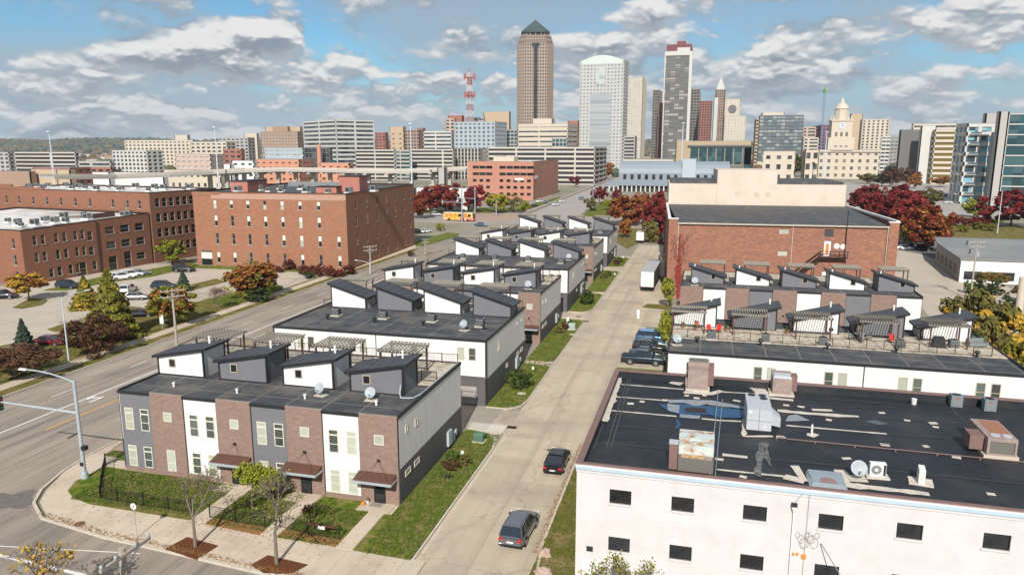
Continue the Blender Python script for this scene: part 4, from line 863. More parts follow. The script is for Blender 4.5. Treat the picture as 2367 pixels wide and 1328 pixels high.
# service mast, meters and wires on the front wall
def wz(px_, py_): 
    d = ray(px_, py_); s = 41.85 / d[1]; return Vector((d[0] * s, 41.85, H + d[2] * s))
t = thing('service_mast', 'white conduit mast with weatherhead on the cream wall', 'conduit', (0, 0, 0))
p = wz(1836, 1170); q = wz(1826, 1328); MB().cyl(p, (p.x, p.y, 2), .04, n=6).build('conduit', M_pipe, t)
MB().lathe([(0, -.35), (.08, -.3), (.16, -.08), (.16, .0), (0, 0)], 10, c=(0, 0)).build('weatherhead', M_pipe, t).location = p
MB().box(p.x - .16, p.y - .1, p.z, p.x + .16, p.y + .1, p.z + .2).build('insulator_rack', M_acgrill, t)
w_ = MB(); s = wz(1874, 1120); w_.cyl(p + Vector((0, 0, .2)), (s.x, 41.9, s.z), .012, n=4); w_.cyl((s.x, 41.88, s.z), (s.x - .05, 41.88, 3), .012, n=4); w_.cyl(wz(1898, 1255), wz(1950, 1340) + Vector((.5, -3, 0)), .03, n=5); w_.build('cable', M_ac, t)
c_ = MB()
for k in range(10):
    o = wz(1845 + (k % 5) * 8 + (14 if k > 4 else 0), 1235 + (k % 3) * 9)
    for i in range(14):
        a0, a1 = i / 14 * 6.283, (i + 1) / 14 * 6.283; rr = .12 + .05 * (k % 3)
        c_.cyl(o + Vector((rr * math.cos(a0), -.03 * k / 5, rr * 1.5 * math.sin(a0))), o + Vector((rr * math.cos(a1), -.03 * k / 5, rr * 1.5 * math.sin(a1))), .012, n=4, cap=False)
c_ = c_.build('cable_coil', mat('pale_cable', (.42, .39, .375), rough=.6)); tag(c_, 'tangle of coiled grey cable hanging on the cream wall', 'cable coil')
for i, (a_, b_) in enumerate(((1858, 1287), (1843, 1281), (1834, 1281))):
    o = wz(a_, b_); x = .12 if i == 0 else .06; tag(MB().box(o.x - x, 41.88, o.z - x, o.x + x, 41.99, o.z + x).build('junction_box', mat('orange_box', (.75, .25, .02), rough=.5)), ['larger orange box below the coiled cable', 'small orange box left of the larger one', 'leftmost tiny orange box on the cream wall'][i], 'junction box')

# ------------------------------------------------------------------ brick warehouse behind the right rows
M_obrick = brick('orange_brick', (.34, .14, .078), (.19, .08, .053), (.30, .2, .16), sc=2.2, stain=(.20, .10, .075), blot=.35, dark=.3)
M_cream = mat('cream_render', (.55, .465, .39), (.52, .435, .365), scale=.2, rough=.8, col3=(.49, .41, .325), scale3=.3)
M_tar = mat('tar_roof', (.035, .036, .040), (.055, .055, .058), scale=.5, rough=.6, contrast=.2, col3=(.11, .10, .09), scale3=.6)
TB = thing('warehouse', 'big orange brick warehouse with black roof and cream upper storey', 'building', (-6.6, 139.2, 0), .067)
w = 39.5
m = MB(); wall(m, w, 14.3, [(19.6, 12.6, 21.2, 13.5), (19.6, 8.6, 21.2, 9.5), (27.3, 12.2, 28.8, 13.6), (27.4, 8.8, 28.6, 11.6), (27.4, 3.0, 28.8, 6.0)], .3)
m.add([(0, 0, 0), (0, 38, 0), (0, 38, 15), (0, 0, 15)], [(0, 3, 2, 1)]); m.add([(w, 0, 0), (w, 38, 0), (w, 38, 15), (w, 0, 15)], [(0, 1, 2, 3)]); m.add([(0, 60, 0), (w, 60, 0), (w, 60, 9), (0, 60, 9)], [(0, 3, 2, 1)])
m.box(0, -.35, 0, 1.6, -.002, 15); m.box(w - 1.6, -.35, 0, w, -.002, 15); m.build('brick_wall', M_obrick, TB)
MB().hexa([(1.6, -.3, 14.0), (w - 1.6, -.3, 14.0), (w - .4, 36, 14.6), (.4, 36, 14.6)], [(1.6, -.3, 14.35), (w - 1.6, -.3, 14.35), (w - .4, 36, 15.0), (.4, 36, 15.0)]).build('roof', M_tar, TB)
m = MB(); m.box(-.15, -.45, 15, 1.75, .3, 15.15); m.box(w - 1.75, -.45, 15, w + .15, .3, 15.15); m.box(-.15, .3, 14.9, .35, 37, 15.3); m.box(w - .35, .3, 14.9, w + .15, 37, 15.3); m.build('white_coping', M_white, TB)
MB().box(1.6, -.42, 14.1, w - 1.6, -.3, 14.33).build('gutter', M_curb, TB)
up = MB(); up.box(.4, 37, 10, w - .4, 58, 19.7); up.box(11.2, 36.8, 10, 24.3, 50, 22.9); up.build('upper_storey', M_cream, TB)
for k in (5.5, 17.6, 29.5, 34.8): MB().box(k - .03, 36.77 if k == 17.6 else 36.97, 15, k + .03, 36.8 if k == 17.6 else 37, 22.8 if k == 17.6 else 19.6).build('render_joint', mat('joint_line', (.5, .42, .34)), TB)
for (a, b) in ((15.3, 17.6), (19.5, 17.6), (22.0, 17.6)): MB().box(a, 36.76, b - .7, a + 1, 36.8, b + .3).build('blocked_opening', MATS['joint_line'], TB)
MB().box(.8, 38, 19.7, w - .8, 57.5, 20.3).build('upper_roof', M_tar, TB)
for (a, b, c, d) in ((19.6, 12.6, 21.2, 13.5), (19.6, 8.6, 21.2, 9.5)):
    o = MB().box(a, .15, b, c, .2, d).build('window', M_frame, TB); MB().box(a + .1, .1, b + .1, c - .1, .15, d - .1).build('pane', M_blind, o)
MB().box(27.3, .2, 12.2, 28.8, .3, 13.6).build('blocked_window', M_tar, TB)
o = MB().box(27.4, .18, 8.8, 28.6, .28, 11.6).build('door', M_white, TB); MB().box(27.75, .14, 9.2, 28.25, .18, 11.0).build('door_panel', mat('orange_panel', (.75, .2, .03), rough=.6), o)
o = MB().box(27.4, .18, 3.0, 28.8, .28, 6.0).build('door', M_white, TB)
for a in (29.5, 30.6): MB().lathe([(0, -.14), (.5, -.1), (.5, 0), (0, .1)], 14).build('wall_cap', M_pipe, TB).location = (a - 4 + 4, -.1, 10.6 - (.1 if a > 30 else 0))
for o in TB.children:
    if o.name.startswith('wall_cap'): o.rotation_euler = (math.pi / 2, 0, 0)
m = MB(); m.cyl((1.75, -.3, 0), (1.75, -.3, 14.1), .08, n=6); m.cyl((21.9, -.12, 4), (21.9, -.12, 14), .07, n=6); m.cyl((w - 1.75, -.3, 0), (w - 1.75, -.3, 14.1), .08, n=6); m.build('downpipe', M_curb, TB)
M_fe = mat('dark_fire_escape', (.022, .016, .015), rough=.7)
FE = thing('fire_escape', 'dark iron fire escape stair on the orange brick warehouse wall', 'fire escape', TB.location, .067)
m = MB(); m.box(26.6, -1.3, 8.6, 31.3, -.36, 8.7); m.build('platform', M_fe, FE)
m = MB()
for x in (26.6, 28.2, 29.8, 31.2): m.cyl((x, -1.28, 8.7), (x, -1.28, 9.8), .07, n=5)
m.cyl((26.6, -1.28, 9.8), (31.3, -1.28, 9.8), .07, n=5); m.cyl((26.6, -1.28, 9.3), (31.3, -1.28, 9.3), .08, n=5)
m.cyl((30.9, -1.25, 3.0), (30.9, -1.25, 8.6), .06, n=5); m.cyl((30.9, -.4, 8.7), (30.9, -.4, 17), .08, n=5); m.build('railing', M_fe, FE)
m = MB()
for i in range(16): f_ = i / 16; m.box(26.5 - f_ * 4.0 - .25, -1.25, 8.5 - f_ * 3.6, 26.5 - f_ * 4.0, -.45, 8.56 - f_ * 3.6)
for yy in (-1.3, -.42): m.cyl((26.7, yy, 8.6), (22.4, yy, 4.8), .12, n=5); m.cyl((26.7, yy, 9.6), (22.4, yy, 5.8), .07, n=5)
m.box(20.9, -1.3, 4.7, 22.5, -.42, 4.8); m.build('stair_flight', M_fe, FE)
m = MB(); m.cyl((21, -1.28, 0), (21, -1.28, 6), .08, n=5); m.cyl((22.4, -1.28, 0), (22.4, -1.28, 6), .08, n=5); m.cyl((22.4, -1.28, 4.8), (26.7, -1.28, 3.2), .07, n=5); m.cyl((26.5, -1.28, 5), (23, -1.28, 2.5), .07, n=5); m.build('support', M_fe, FE)
# red creeper
iv = thing('climbing_vine', 'red autumn creeper climbing the left corner of the orange brick warehouse', 'vine', TB.location, .067)
m = MB(); rr = random.Random(5)
M_ivy = mat('red_ivy', (.38, .03, .02), (.22, .04, .02), scale=2, rough=.7, island=[(.26, .02, .015), (.16, .025, .018), (.22, .07, .03)])
for i in range(1300):
    t_ = rr.random(); zz = t_ ** 1.3 * 12; br = .55 * math.exp(-((zz - 4.5) / 2.8) ** 2) + .12
    x = 2.1 + rr.gauss(0, br * .55) + (1.6 * rr.random() * (1 if rr.random() < .5 else -1) if zz > 7 and rr.random() < .3 else 0); c = Vector((max(.1, x), -.42 - rr.random() * .12, zz + rr.gauss(0, .2)))
    a = Vector((rr.gauss(0, 1), rr.gauss(0, .3), rr.gauss(0, 1))).normalized() * rr.uniform(.08, .17); b = a.cross(Vector((0, 1, .1))).normalized() * .1
    m.add([c - a, c - b, c + a, c + b], [(0, 1, 2, 3)])
m.build('foliage', M_ivy, iv)
m = MB()
for (dx, z0, z1) in ((0, 0, 12), (1.6, 8, 12.6), (-1.2, 6, 10), (1.5, 5.5, 9.5), (-1.4, 8.5, 12), (2.6, 9.5, 12.9)): m.cyl((2.1, -.4, z0), (2.1 + dx, -.4, z1), .05, .02, n=5)
m.build('stem', M_bark, iv)

# ------------------------------------------------------------------ brick mills on the left
M_cbrick = brick('mill_brick', (.33, .135, .074), (.215, .086, .052), (.30, .17, .11), sc=2.0, stain=(.25, .15, .10), blot=.22, dark=.42)
M_lbrick = brick('old_mill_brick', (.26, .103, .058), (.18, .074, .047), (.25, .15, .10), sc=2.0, stain=(.20, .10, .07), blot=.15, dark=.25)
M_sill = mat('pale_sill', (.42, .38, .33), rough=.8)
M_whiteroof = mat('white_roof', (.62, .60, .57), (.52, .50, .48), scale=.15, rough=.7, coords='World', col3=(.40, .37, .34), scale3=.12)
M_halfb = mat('half_blind', (.62, .62, .58), rough=.4)
def mill_window(parent, x, z, w, h, T, rz, rr, blind=True, arch=False):
    key = ('mill', round(w, 2), round(h, 2))
    if key not in WCACHE:
        f = MB(); f.box(0, .1, 0, .07, .2, h); f.box(w - .07, .1, 0, w, .2, h); f.box(.07, .1, h - .07, w - .07, .2, h); f.box(.07, .1, h * .48, w - .07, .19, h * .48 + .06); f.box(-.1, -.08, -.16, w + .1, .12, 0)
        WCACHE[key] = (f.mesh('window', M_sill), MB().box(.07, .16, 0, w - .07, .2, h * .48).mesh('lower_pane', M_black), MB().box(.07, .15, h * .48 + .06, w - .07, .2, h - .07).mesh('upper_pane', M_halfb), MB().box(.07, .15, h * .48 + .06, w - .07, .2, h - .07).mesh('upper_pane', M_black), MB().box(.07, .155, 0, w - .07, .2, h * .48).mesh('lower_pane', M_blind))
    c = WCACHE[key]; o = inst('window', c[0], parent, loc=T(x, 0, z), rz=rz)
    inst('lower_pane', c[4] if blind and rr.random() < .35 else c[1], o); inst('upper_pane', c[2] if blind and rr.random() < .78 else c[3], o)
def mill(name, label, cat, loc, rz, w, dep, h, m, front, side, roofm, blind, bw=.9, sidew=None, seed=1, far_h=None):
    t = thing(name, label, cat, (loc[0], loc[1], 0), rz); rr = random.Random(seed)
    far_h = far_h or h
    TF = lambda x, y, z: (x - w, y, z); TS = lambda x, y, z: (-y, x, z)
    b = MB(); wall(b, w, h, front, .3, T=TF); wall(b, dep, h, side, .3, T=TS)
    b.add([(-w, 0, 0), (-w, dep, 0), (-w, dep, far_h), (-w, 0, h)], [(0, 3, 2, 1)]); b.add([(-w, dep, 0), (0, dep, 0), (0, dep, far_h), (-w, dep, far_h)], [(0, 3, 2, 1)])
    if far_h > h: b.add([(0, 0, h), (0, dep, h), (0, dep, far_h)], [(0, 1, 2)]); b.add([(-w, 0, h), (-w, dep, h), (-w, dep, far_h)], [(2, 1, 0)])
    b.build('brick_wall', m, t)
    MB().hexa([(-w + .3, .3, h - 1.2), (-.3, .3, h - 1.2), (-.3, dep - .3, far_h - 1.2), (-w + .3, dep - .3, far_h - 1.2)], [(-w + .3, .3, h - .25), (-.3, .3, h - .25), (-.3, dep - .3, far_h - .25), (-w + .3, dep - .3, far_h - .25)]).build('roof', roofm, t)
    pc = MB()
    pc.box(-w - .05, -.06, h, .06, .3, h + .16); pc.box(-w - .05, dep - .3, far_h, .06, dep + .05, far_h + .16)
    for x in (-w - .05, -.3): pc.hexa([(x, .3, h), (x + .35, .3, h), (x + .35, dep - .3, far_h), (x, dep - .3, far_h)], [(x, .3, h + .15), (x + .35, .3, h + .15), (x + .35, dep - .3, far_h + .15), (x, dep - .3, far_h + .15)])
    pc.build('parapet_cap', M_trim, t)
    for q in front: mill_window(t, q[0], q[1], q[2] - q[0], q[3] - q[1], TF, 0, rr, blind)
    for q in side: mill_window(t, q[0], q[1], q[2] - q[0], q[3] - q[1], TS, math.pi / 2, rr, blind and rr.random() < .4)
    return t
cx = [5.3, 9.6, 13.85, 18.2, 22.6, 27.1, 31.7]; fr = []
for (a, b) in ((13.9, 15.8), (9.75, 12.2), (5.45, 7.95), (1.0, 3.5)):
    for x in cx + ([36.4] if a < 6 else []): fr.append((x, a, x + .85, b))
fr.append((1.0, .2, 4.0, 3.4))
sd = [(y, a, y + .85, b) for y in (5.2, 11.6, 18, 24.4, 30.8, 37.2, 42.4) for (a, b) in ((13.8, 15.7), (9.75, 12.2), (5.45, 7.95), (1.0, 3.5))]
MC = mill('brick_mill', 'five storey orange brick mill with rows of tall windows and pink roof huts', 'building', (-79.0, 152.0), .05, 38.9, 45.7, 17.6, M_cbrick, fr, sd, M_tar, True, seed=3)
M_pink = mat('salmon_hut', (.38, .15, .12), (.34, .13, .10), rough=.8)
for (x0, y0, x1, y1, h) in ((-32.5, 6, -28, 15, 19.8), (-7.6, 13, -2.2, 18, 20.9), (-10.2, 6, -5, 9, 18.7)):
    o = MB().box(x0, y0, 17.3, x1, y1, h).build('roof_hut', M_pink, MC); MB().box(x0 - .1, y0 - .1, h, x1 + .1, y1 + .1, h + .25).build('hut_cap', M_trim, o)
MB().box(-39, -.08, 17.0, -31.5, -.01, 17.65).build('brick_pier', M_cbrick, MC)
MB().box(-37.6, -.1, 3.5, -34.8, -.02, 3.8).build('lintel', M_char2, MC)
MB().box(-34, -.04, 16.1, -.0, -.005, 17.3).build('pale_brick_band', brick('pale_brick', (.40, .23, .17), (.33, .19, .14), (.4, .28, .22), sc=2, stain=(.38, .28, .22), blot=.3), MC)
rr = random.Random(9); m = MB()
for i in range(14): m.cyl((-26 + i * 1.6, 22, 17.3), (-26 + i * 1.6, 22, 19.2), .05, n=5)
m.box(-26, 21.96, 18.0, -5, 22.02, 19.2); m.build('deck_screen', mat('grey_screen', (.20, .21, .21), rough=.7), MC)
SM = {}
def clutter(parent_thing, pts, label_f, zz, s=1.0, grp='small roof units on the lower mill'):
    for i, (x, y) in enumerate(pts):
        t = thing('rooftop_fan', label_f(i), 'roof unit', (x, y, zz), rz=random.uniform(-.3, .3), group=grp, scale=random.uniform(.8, 1.4) * s)
        if not SM:
            SM['c'] = MB().box(-.5, -.45, .25, .5, .45, 1.1).mesh('cabinet', M_ac); SM['w'] = MB().box(-.65, -.6, 0, .65, .6, .25).mesh('base', M_pipe); SM['g'] = MB().box(-.35, -.47, .4, .35, -.451, .95).mesh('grille', M_acgrill)
        for k_, me in SM.items(): inst(me.name.split('.')[0], me, t)
def loc_pts(th, pts): return [(th.matrix_basis @ Vector((x, y, 0))).to_2d()[:] for x, y in pts]
def rotp(base, rz, x, y): return (base[0] + x * math.cos(rz) - y * math.sin(rz), base[1] + x * math.sin(rz) + y * math.cos(rz))
rr = random.Random(4)
pts = [rotp((-79, 152), .05, -30 + i * 1.9 + rr.uniform(-.5, .5), 5 + rr.uniform(0, 4) + (i % 3) * 6) for i in range(17)]
PLC = ['left', 'centre left', 'centre', 'centre right', 'right']
clutter(MC, pts, lambda i: 'small grey box among the units on the tall orange brick mill roof', 17.35, grp='small units on the tall orange mill roof')
# lower left mill
side = [(2.4 + dx, z, 3.3 + dx, z + 2.0) for dx in (0, 1.8, 4.8, 6.7, 9.3, 11.0) for z in (8.1, 4.5)] + [(5.2 + dx, .9, 6.2 + dx, 2.9) for dx in (0, 1.9, 4.5, 6.1, 10.4)] + [(15.0, 7.6, 16.3, 9.6), (15.0, 4.3, 16.3, 6.2)] + [(19.6 + k * 4.1, z, 22.0 + k * 4.1, z + 1.7) for k in range(3) for z in (8.5, 5.1)] + [(11.6, .1, 14, 3.0), (19.8, .1, 22, 3.3), (24, .1, 26, 3.9), (27.6, 1.6, 30, 3.2)]
LB = mill('brick_mill', 'lower three storey brick mill at the left edge under a white roof', 'building', (-134.5, 118.4), -.115, 46, 32, 11.3, M_lbrick, [(w_, z, w_ + .9, z + 2.0) for w_ in (5, 12, 19, 26, 33, 36.6, 43) for z in (7.6, 4.2, .8)], side, M_whiteroof, False, seed=5, far_h=12.3)
MB().cyl((.12, 17.4, 0), (.12, 17.4, 11.6), .12, n=6).build('downpipe', M_trim, LB)
pts = [rotp((-134.5, 118.4), -.115, x, y) for x, y in ((-3.5, 2.8), (-3.2, 5.5), (-6, 4), (-3.6, 10.5), (-2.4, 12), (-9, 12), (-11, 14), (-12, 19), (-7, 20), (-4.5, 19), (-15, 8), (-9, 6), (-3, 27.5), (-1.8, 28), (-13, 25))]
clutter(LB, pts, lambda i: 'grey fan box %s, lower left mill roof' % ['nearest the corner', 'second from the corner', 'left of the corner pair', 'mid roof by the edge', 'mid roof close to the parapet', 'further in mid roof', 'left of centre', 'by the roof terrace', 'right of the terrace', 'in front of the terrace', 'near the left edge', 'behind the left pair', 'near the far end', 'last before the taller wall', 'behind the terrace'][i], 11.7)
rt = thing('roof_terrace', 'brown railed terrace with potted plants on the white mill roof', 'terrace', (*rotp((-134.5, 118.4), -.115, -9, 23), 11.7), -.115)
m = MB(); m.box(-5, -3, 0, 5, 3, .25); m.build('floor', M_wood, rt)
m = MB()
for i in range(21): m.box(-5 + i * .5 - .03, -3, .25, -5 + i * .5 + .03, -2.95, 1.3)
m.box(-5, -3.02, 1.3, 5, -2.93, 1.4); m.box(4.9, -2.9, .25, 5, 3, 1.3); m.build('railing', M_post, rt)
sideM = [(1.6 + k * 2.15, z, 2.95 + k * 2.15, z + 2.1) for k in range(9) for z in (13.6, 9.9, 6.2, 2.4)]
frontM = [(w_, 13.3, w_ + .95, 15.2) for w_ in (3.5, 8.5, 14, 19.3, 24.5, 29.8, 35, 43, 48, 52)]
MM = mill('brick_mill', 'tall brick mill with the broad white roof behind the lower left mill', 'building', (-130.6, 150.7), -.13, 56, 22, 17.1, M_lbrick, frontM, sideM, M_whiteroof, False, seed=6)
MB().box(-49, -.1, 17.05, -37, .32, 17.7).build('stepped_parapet', M_lbrick, MM); MB().box(-56, -.1, 17.05, -49, .32, 18.3).build('stepped_parapet', M_lbrick, MM)
rr = random.Random(14)
pts = [rotp((-130.6, 150.7), -.13, -3 - i * 2.4 + rr.uniform(-.6, .6), 3 + rr.uniform(0, 16)) for i in range(22)]
clutter(MM, pts, lambda i: 'dark fan box among many on the broad white roof of the tall mill', 16.9, grp='fan boxes on the broad white mill roof')

# right edge: low grey shed
GS = thing('industrial_shed', 'low grey shed with five black windows and a flat pale roof at right', 'building', (54.6, 172.0, 0))
M_shedg = mat('taupe_cladding', (.27, .235, .215), (.24, .21, .19), scale=.5, rough=.8); M_shedr = mat('grey_felt_roof', (.20, .205, .205), (.165, .17, .17), scale=.2, rough=.8, col3=(.24, .235, .225), scale3=.1)
m = MB(); wall(m, 26, 4.9, [(1.6 + k * 4.6, 1.3, 4.6 + k * 4.6, 3.3) for k in range(5)], .25, T=lambda x, y, z: (y - x * .09, 26 - x, z)); m.build('side_wall', M_shedg, GS)
for k in range(5):
    m = MB(); y0 = 26 - (1.6 + k * 4.6); y1 = 26 - (4.6 + k * 4.6); x0 = -(1.6 + k * 4.6) * .09 + .2
    m.box(x0 - .1, y1, 1.3, x0 + .1, y0, 3.3); o = m.build('window', M_black, GS)
    m = MB()
    for q in range(1, 4): m.box(x0 - .16, y1 + q * .75 - .03, 1.3, x0 - .11, y1 + q * .75 + .03, 3.3)
    m.box(x0 - .155, y1, 2.25, x0 - .112, y0, 2.33); m.build('muntin', M_shedg, o)
m = MB(); wall(m, 34, 4.8, [(.8, .6, 4.2, 2.4), (6, .6, 10.2, 2.4), (16, .3, 20, 2.8)], .25, T=lambda x, y, z: (x - 2.3, y, z)); m.build('front_wall', M_white, GS)
for (a, b, c, d) in ((.8, .6, 4.2, 2.4), (6, .6, 10.2, 2.4), (16, .3, 20, 2.8)): MB().box(a - 2.3, .15, b, c - 2.3, .24, d).build('window', M_black, GS)
m = MB(); m.prism([(-2.6, -.3), (34, -.3), (34, 40), (3, 40), (.15, 26.2)], 4.78, 5.1); m.build('roof', M_shedr, GS)
m = MB(); m.box(6, 24, 5.1, 7, 25, 6.1); m.box(1.8, 8, 5.1, 3.0, 9, 6.0); m.box(20, 26, 5.1, 22, 28, 6.2); m.build('roof_unit', M_ac, GS)

# ------------------------------------------------------------------ downtown
def solve(C, d, px):
    r = ray(px, YH); # intersect C + L d = t r
    det = d[0] * -r[1] + r[0] * d[1]
    return (-C[0] * -r[1] - r[0] * C[1]) / det if abs(det) > 1e-9 else 0
GL = {}
def tower(name, label, cat, xL, xc, xR, ytop, D, a=0., style='grid', wallm=None, glassm=None, floor=4.0, bay=4.0, sp=.45, pr=.4, roofm=None, cap=0, base=0, group=None, left=False):
    """block seen by its corner xc (pixel column) at forward distance D; xL/xR columns of the two visible face ends"""
    C = far(xc, D); h = far_z(ytop, D); ca, sa = math.cos(a), math.sin(a)
    if not left: dl, drr = (-ca, sa), (sa, ca)
    L_ = max(4, abs(solve(C, dl, xL))) if xL < xc - .5 else 30
    R_ = max(4, abs(solve(C, drr, xR))) if xR > xc + .5 else 30
    R_ = min(R_, 90); L_ = min(L_, 160)
    t = thing(name, label, cat, (C.x, C.y, base), -a, group)
    facades(t, L_, R_, h - base, style, wallm, glassm, floor, bay, sp, pr, roofm, cap)
    return t, L_, R_, h
def facades(t, L_, R_, h, style, wallm, glassm, floor, bay, sp, pr, roofm=None, cap=0):
    ny = max(1, round(h / floor)); fh = h / ny
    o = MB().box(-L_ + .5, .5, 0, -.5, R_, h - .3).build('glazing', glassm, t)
    m = MB()
    for (W, T) in ((L_, lambda u, w, z: (u - L_, w, z)), (R_, lambda u, w, z: (-w, u, z)), (R_, lambda u, w, z: (w - L_, u, z))):
        def bx(u0, u1, z0, z1, dpt):
            p = [T(u0, dpt, z0), T(u1, dpt, z0), T(u1, .6, z0), T(u0, .6, z0)]; q = [(x, y, z1) for x, y, _ in p]; m.hexa(p, q)
        nx = max(1, round(W / bay)); bw = W / nx
        if style in ('grid', 'bands', 'garage', 'mull'):
            s = {'grid': sp, 'bands': sp, 'garage': sp, 'mull': sp}[style]
            for j in range(ny + 1):
                z0 = max(0, j * fh - fh * s / 2); z1 = min(h, j * fh + fh * s / 2)
                if j == ny: z1 = h; z0 = h - fh * s * .8
                bx(0, W, z0, z1, 0)
            for i in range(nx + 1):
                if style == 'bands' and i not in (0, nx, nx // 2): continue
                if style == 'garage' and i % 3 and i not in (0, nx): continue
                u0 = max(0, i * bw - bw * pr / 2); u1 = min(W, i * bw + bw * pr / 2)
                bx(u0, u1, 0, h, .06)
        elif style == 'vert':
            for i in range(nx + 1):
                u0 = max(0, i * bw - bw * pr / 2); u1 = min(W, i * bw + bw * pr / 2); bx(u0, u1, 0, h, 0)
            for j in range(0, ny + 1, 1):
                z0 = max(0, j * fh - fh * sp / 2); z1 = min(h, j * fh + fh * sp / 2); bx(0, W, z0, z1, .12)
        elif style == 'blank':
            bx(0, W, 0, h, 0)
    m.build('facade', wallm, t)
    MB().box(-L_ + .3, .3, h - .3, -.3, R_ - .02, h + .25).build('roof', roofm or M_shedr, t)
    if cap:
        MB().box(-L_ * .7, R_ * .25, h, -L_ * .3, R_ * .7, h + cap).build('plant_room', wallm, t)
def cm(name, c, **k): return mat(name, c, tuple(x * .92 for x in c), scale=.05, rough=k.pop('rough', .8), **k)
def gm(name, cols, cw=4., ch=4., rough=.12, metal=0): return glass(name, cols[0], rough, metal, cols, cw, ch)
G_dark = gm('office_glass_dark', [(.03, .04, .05), (.05, .06, .07), (.02, .025, .03), (.09, .10, .10)])
G_black = gm('office_glass_black', [(.012, .014, .016), (.02, .022, .025), (.03, .032, .035)])
G_blue = gm('office_glass_blue', [(.12, .17, .21), (.09, .13, .17), (.16, .21, .25), (.06, .09, .12)], rough=.1, metal=.2)
G_teal = gm('office_glass_teal', [(.025, .07, .08), (.035, .10, .11), (.02, .05, .06), (.07, .13, .14)], rough=.08, metal=.3)
G_pale = gm('office_glass_pale', [(.38, .42, .42), (.30, .34, .36), (.45, .47, .45)], rough=.15)
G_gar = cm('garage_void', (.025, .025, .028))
W_white = cm('white_concrete', (.50, .485, .45)); W_cream = cm('cream_stone', (.50, .435, .35)); W_beige = cm('beige_stone', (.50, .42, .33)); W_tan = cm('tan_brick', (.43, .32, .215))
W_red = cm('red_brick_far', (.30, .12, .085)); W_oran = cm('orange_brick_far', (.50, .235, .15)); W_grey = cm('grey_concrete_far', (.36, .34, .32)); W_dk = cm('dark_metal_far', (.10, .11, .12)); W_pk = cm('pinkish_stone', (.46, .34, .28))
W_brn = cm('brown_stone_far', (.30, .20, .145)); W_gg = cm('garage_concrete', (.47, .43, .375)); W_tealw = cm('pale_blue_panel', (.34, .385, .41)); W_graphite = cm('graphite_panel', (.13, .125, .12))
T_ = tower
# far left
T_('parking_garage', 'dark open deck car park at the far left', 'car park', 30, 172, 176, 352, 640, .0, 'garage', W_gg, G_gar, 3.4, 12, .38, .12)
T_('office_block', 'grey office cut by the left edge beside the dark car park', 'building', -40, 18, 30, 352, 620, 0, 'grid', W_grey, G_dark, 3.6, 5)
T_('apartment_block', 'cream and grey checkered apartment block before the long beige building', 'building', 257, 338, 375, 348, 600, .15, 'grid', W_white, G_dark, 3.3, 4.5, .4, .4)
T_('apartment_block', 'long beige building with small square windows below the wooded hill', 'building', 288, 448, 452, 324, 780, 0, 'grid', W_cream, G_dark, 3.6, 5, .5, .5, cap=0)
T_('stair_tower', 'beige lift tower rising from the long beige building', 'building', 405, 436, 442, 312, 790, 0, 'blank', W_cream, G_dark)
T_('office_block', 'brown grey block with light windows left of the chimney', 'building', 402, 485, 515, 357, 560, 0, 'grid', W_pk, G_pale, 3.6, 5, .55, .5)
T_('office_block', 'white and pink block with strip windows above the brown grey block', 'building', 440, 525, 545, 328, 740, 0, 'grid', W_cream, G_dark, 3.6, 6, .5, .4)
T_('office_block', 'slate roofed grey block behind the orange houses', 'building', 505, 575, 590, 318, 800, 0, 'grid', W_grey, G_dark, 3.6, 5)
T_('office_block', 'plain cream block beside the brown hotel', 'building', 566, 596, 601, 308, 900, 0, 'blank', W_cream, G_dark)
T_('hotel', 'brown brick hotel with a stepped penthouse left of the white office', 'hotel', 604, 690, 702, 304, 850, 0, 'grid', W_brn, G_pale, 3.5, 4, .55, .55, cap=6)
T_('hotel_penthouse', 'ochre upper storey on the brown brick hotel', 'building', 616, 697, 702, 293, 865, 0, 'blank', W_tan, G_dark)
t, a_, b_, h_ = T_('office_block', 'white eight storey office with horizontal strip windows and a sharp corner', 'office', 703, 778, 866, 276, 720, .65, 'bands', W_white, G_dark, 4.3, 5, .45, .35)
T_('brick_office', 'small red brick tower right of the white office', 'building', 868, 892, 899, 306, 1000, 0, 'grid', W_red, G_dark, 4, 5)
T_('tan_block', 'sunlit tan block with few windows between brick towers', 'building', 902, 934, 940, 293, 950, 0, 'grid', W_tan, G_dark, 6, 8, .75, .7)
T_('brown_block', 'dark brown ribbed block right of the tan block', 'building', 936, 970, 980, 300, 930, 0, 'vert', W_brn, G_dark, 4, 4)
T_('brick_chimney_block', 'slim brick stack behind the dark brown block', 'building', 966, 980, 984, 296, 1010, 0, 'blank', W_red, G_dark)
T_('office_block', 'white office with dark strip windows left of the blue glass office', 'office', 979, 1045, 1050, 303, 800, 0, 'bands', W_white, G_dark, 4, 5, .5, .3)
T_('parking_garage', 'pale open car park in front of the white office', 'car park', 820, 912, 918, 346, 640, 0, 'garage', W_gg, G_gar, 3.2, 6, .42, .15)
T_('stair_tower', 'glazed stair core between the two halves of the pale car park', 'building', 913, 948, 952, 347, 630, 0, 'bands', W_grey, G_teal, 3.2, 5, .45, .2)
T_('parking_garage', 'right half of the pale car park left of the red office', 'car park', 949, 1048, 1052, 345, 640, 0, 'garage', W_gg, G_gar, 3.2, 10, .42, .15)
T_('parking_garage', 'car park with thin vertical fins below the blue glass office', 'car park', 1050, 1112, 1135, 343, 650, 0, 'vert', W_gg, G_gar, 3.2, 3, .1, .3)
T_('glass_office', 'pale blue glass office with a grid of square windows', 'office', 1051, 1145, 1172, 281, 760, .1, 'grid', W_tealw, G_blue, 4, 5, .45, .5)
T_('pink_office', 'pink office wing with red box roof behind the blue glass office', 'office', 1030, 1052, 1056, 274, 840, 0, 'bands', W_pk, G_teal, 4, 5)
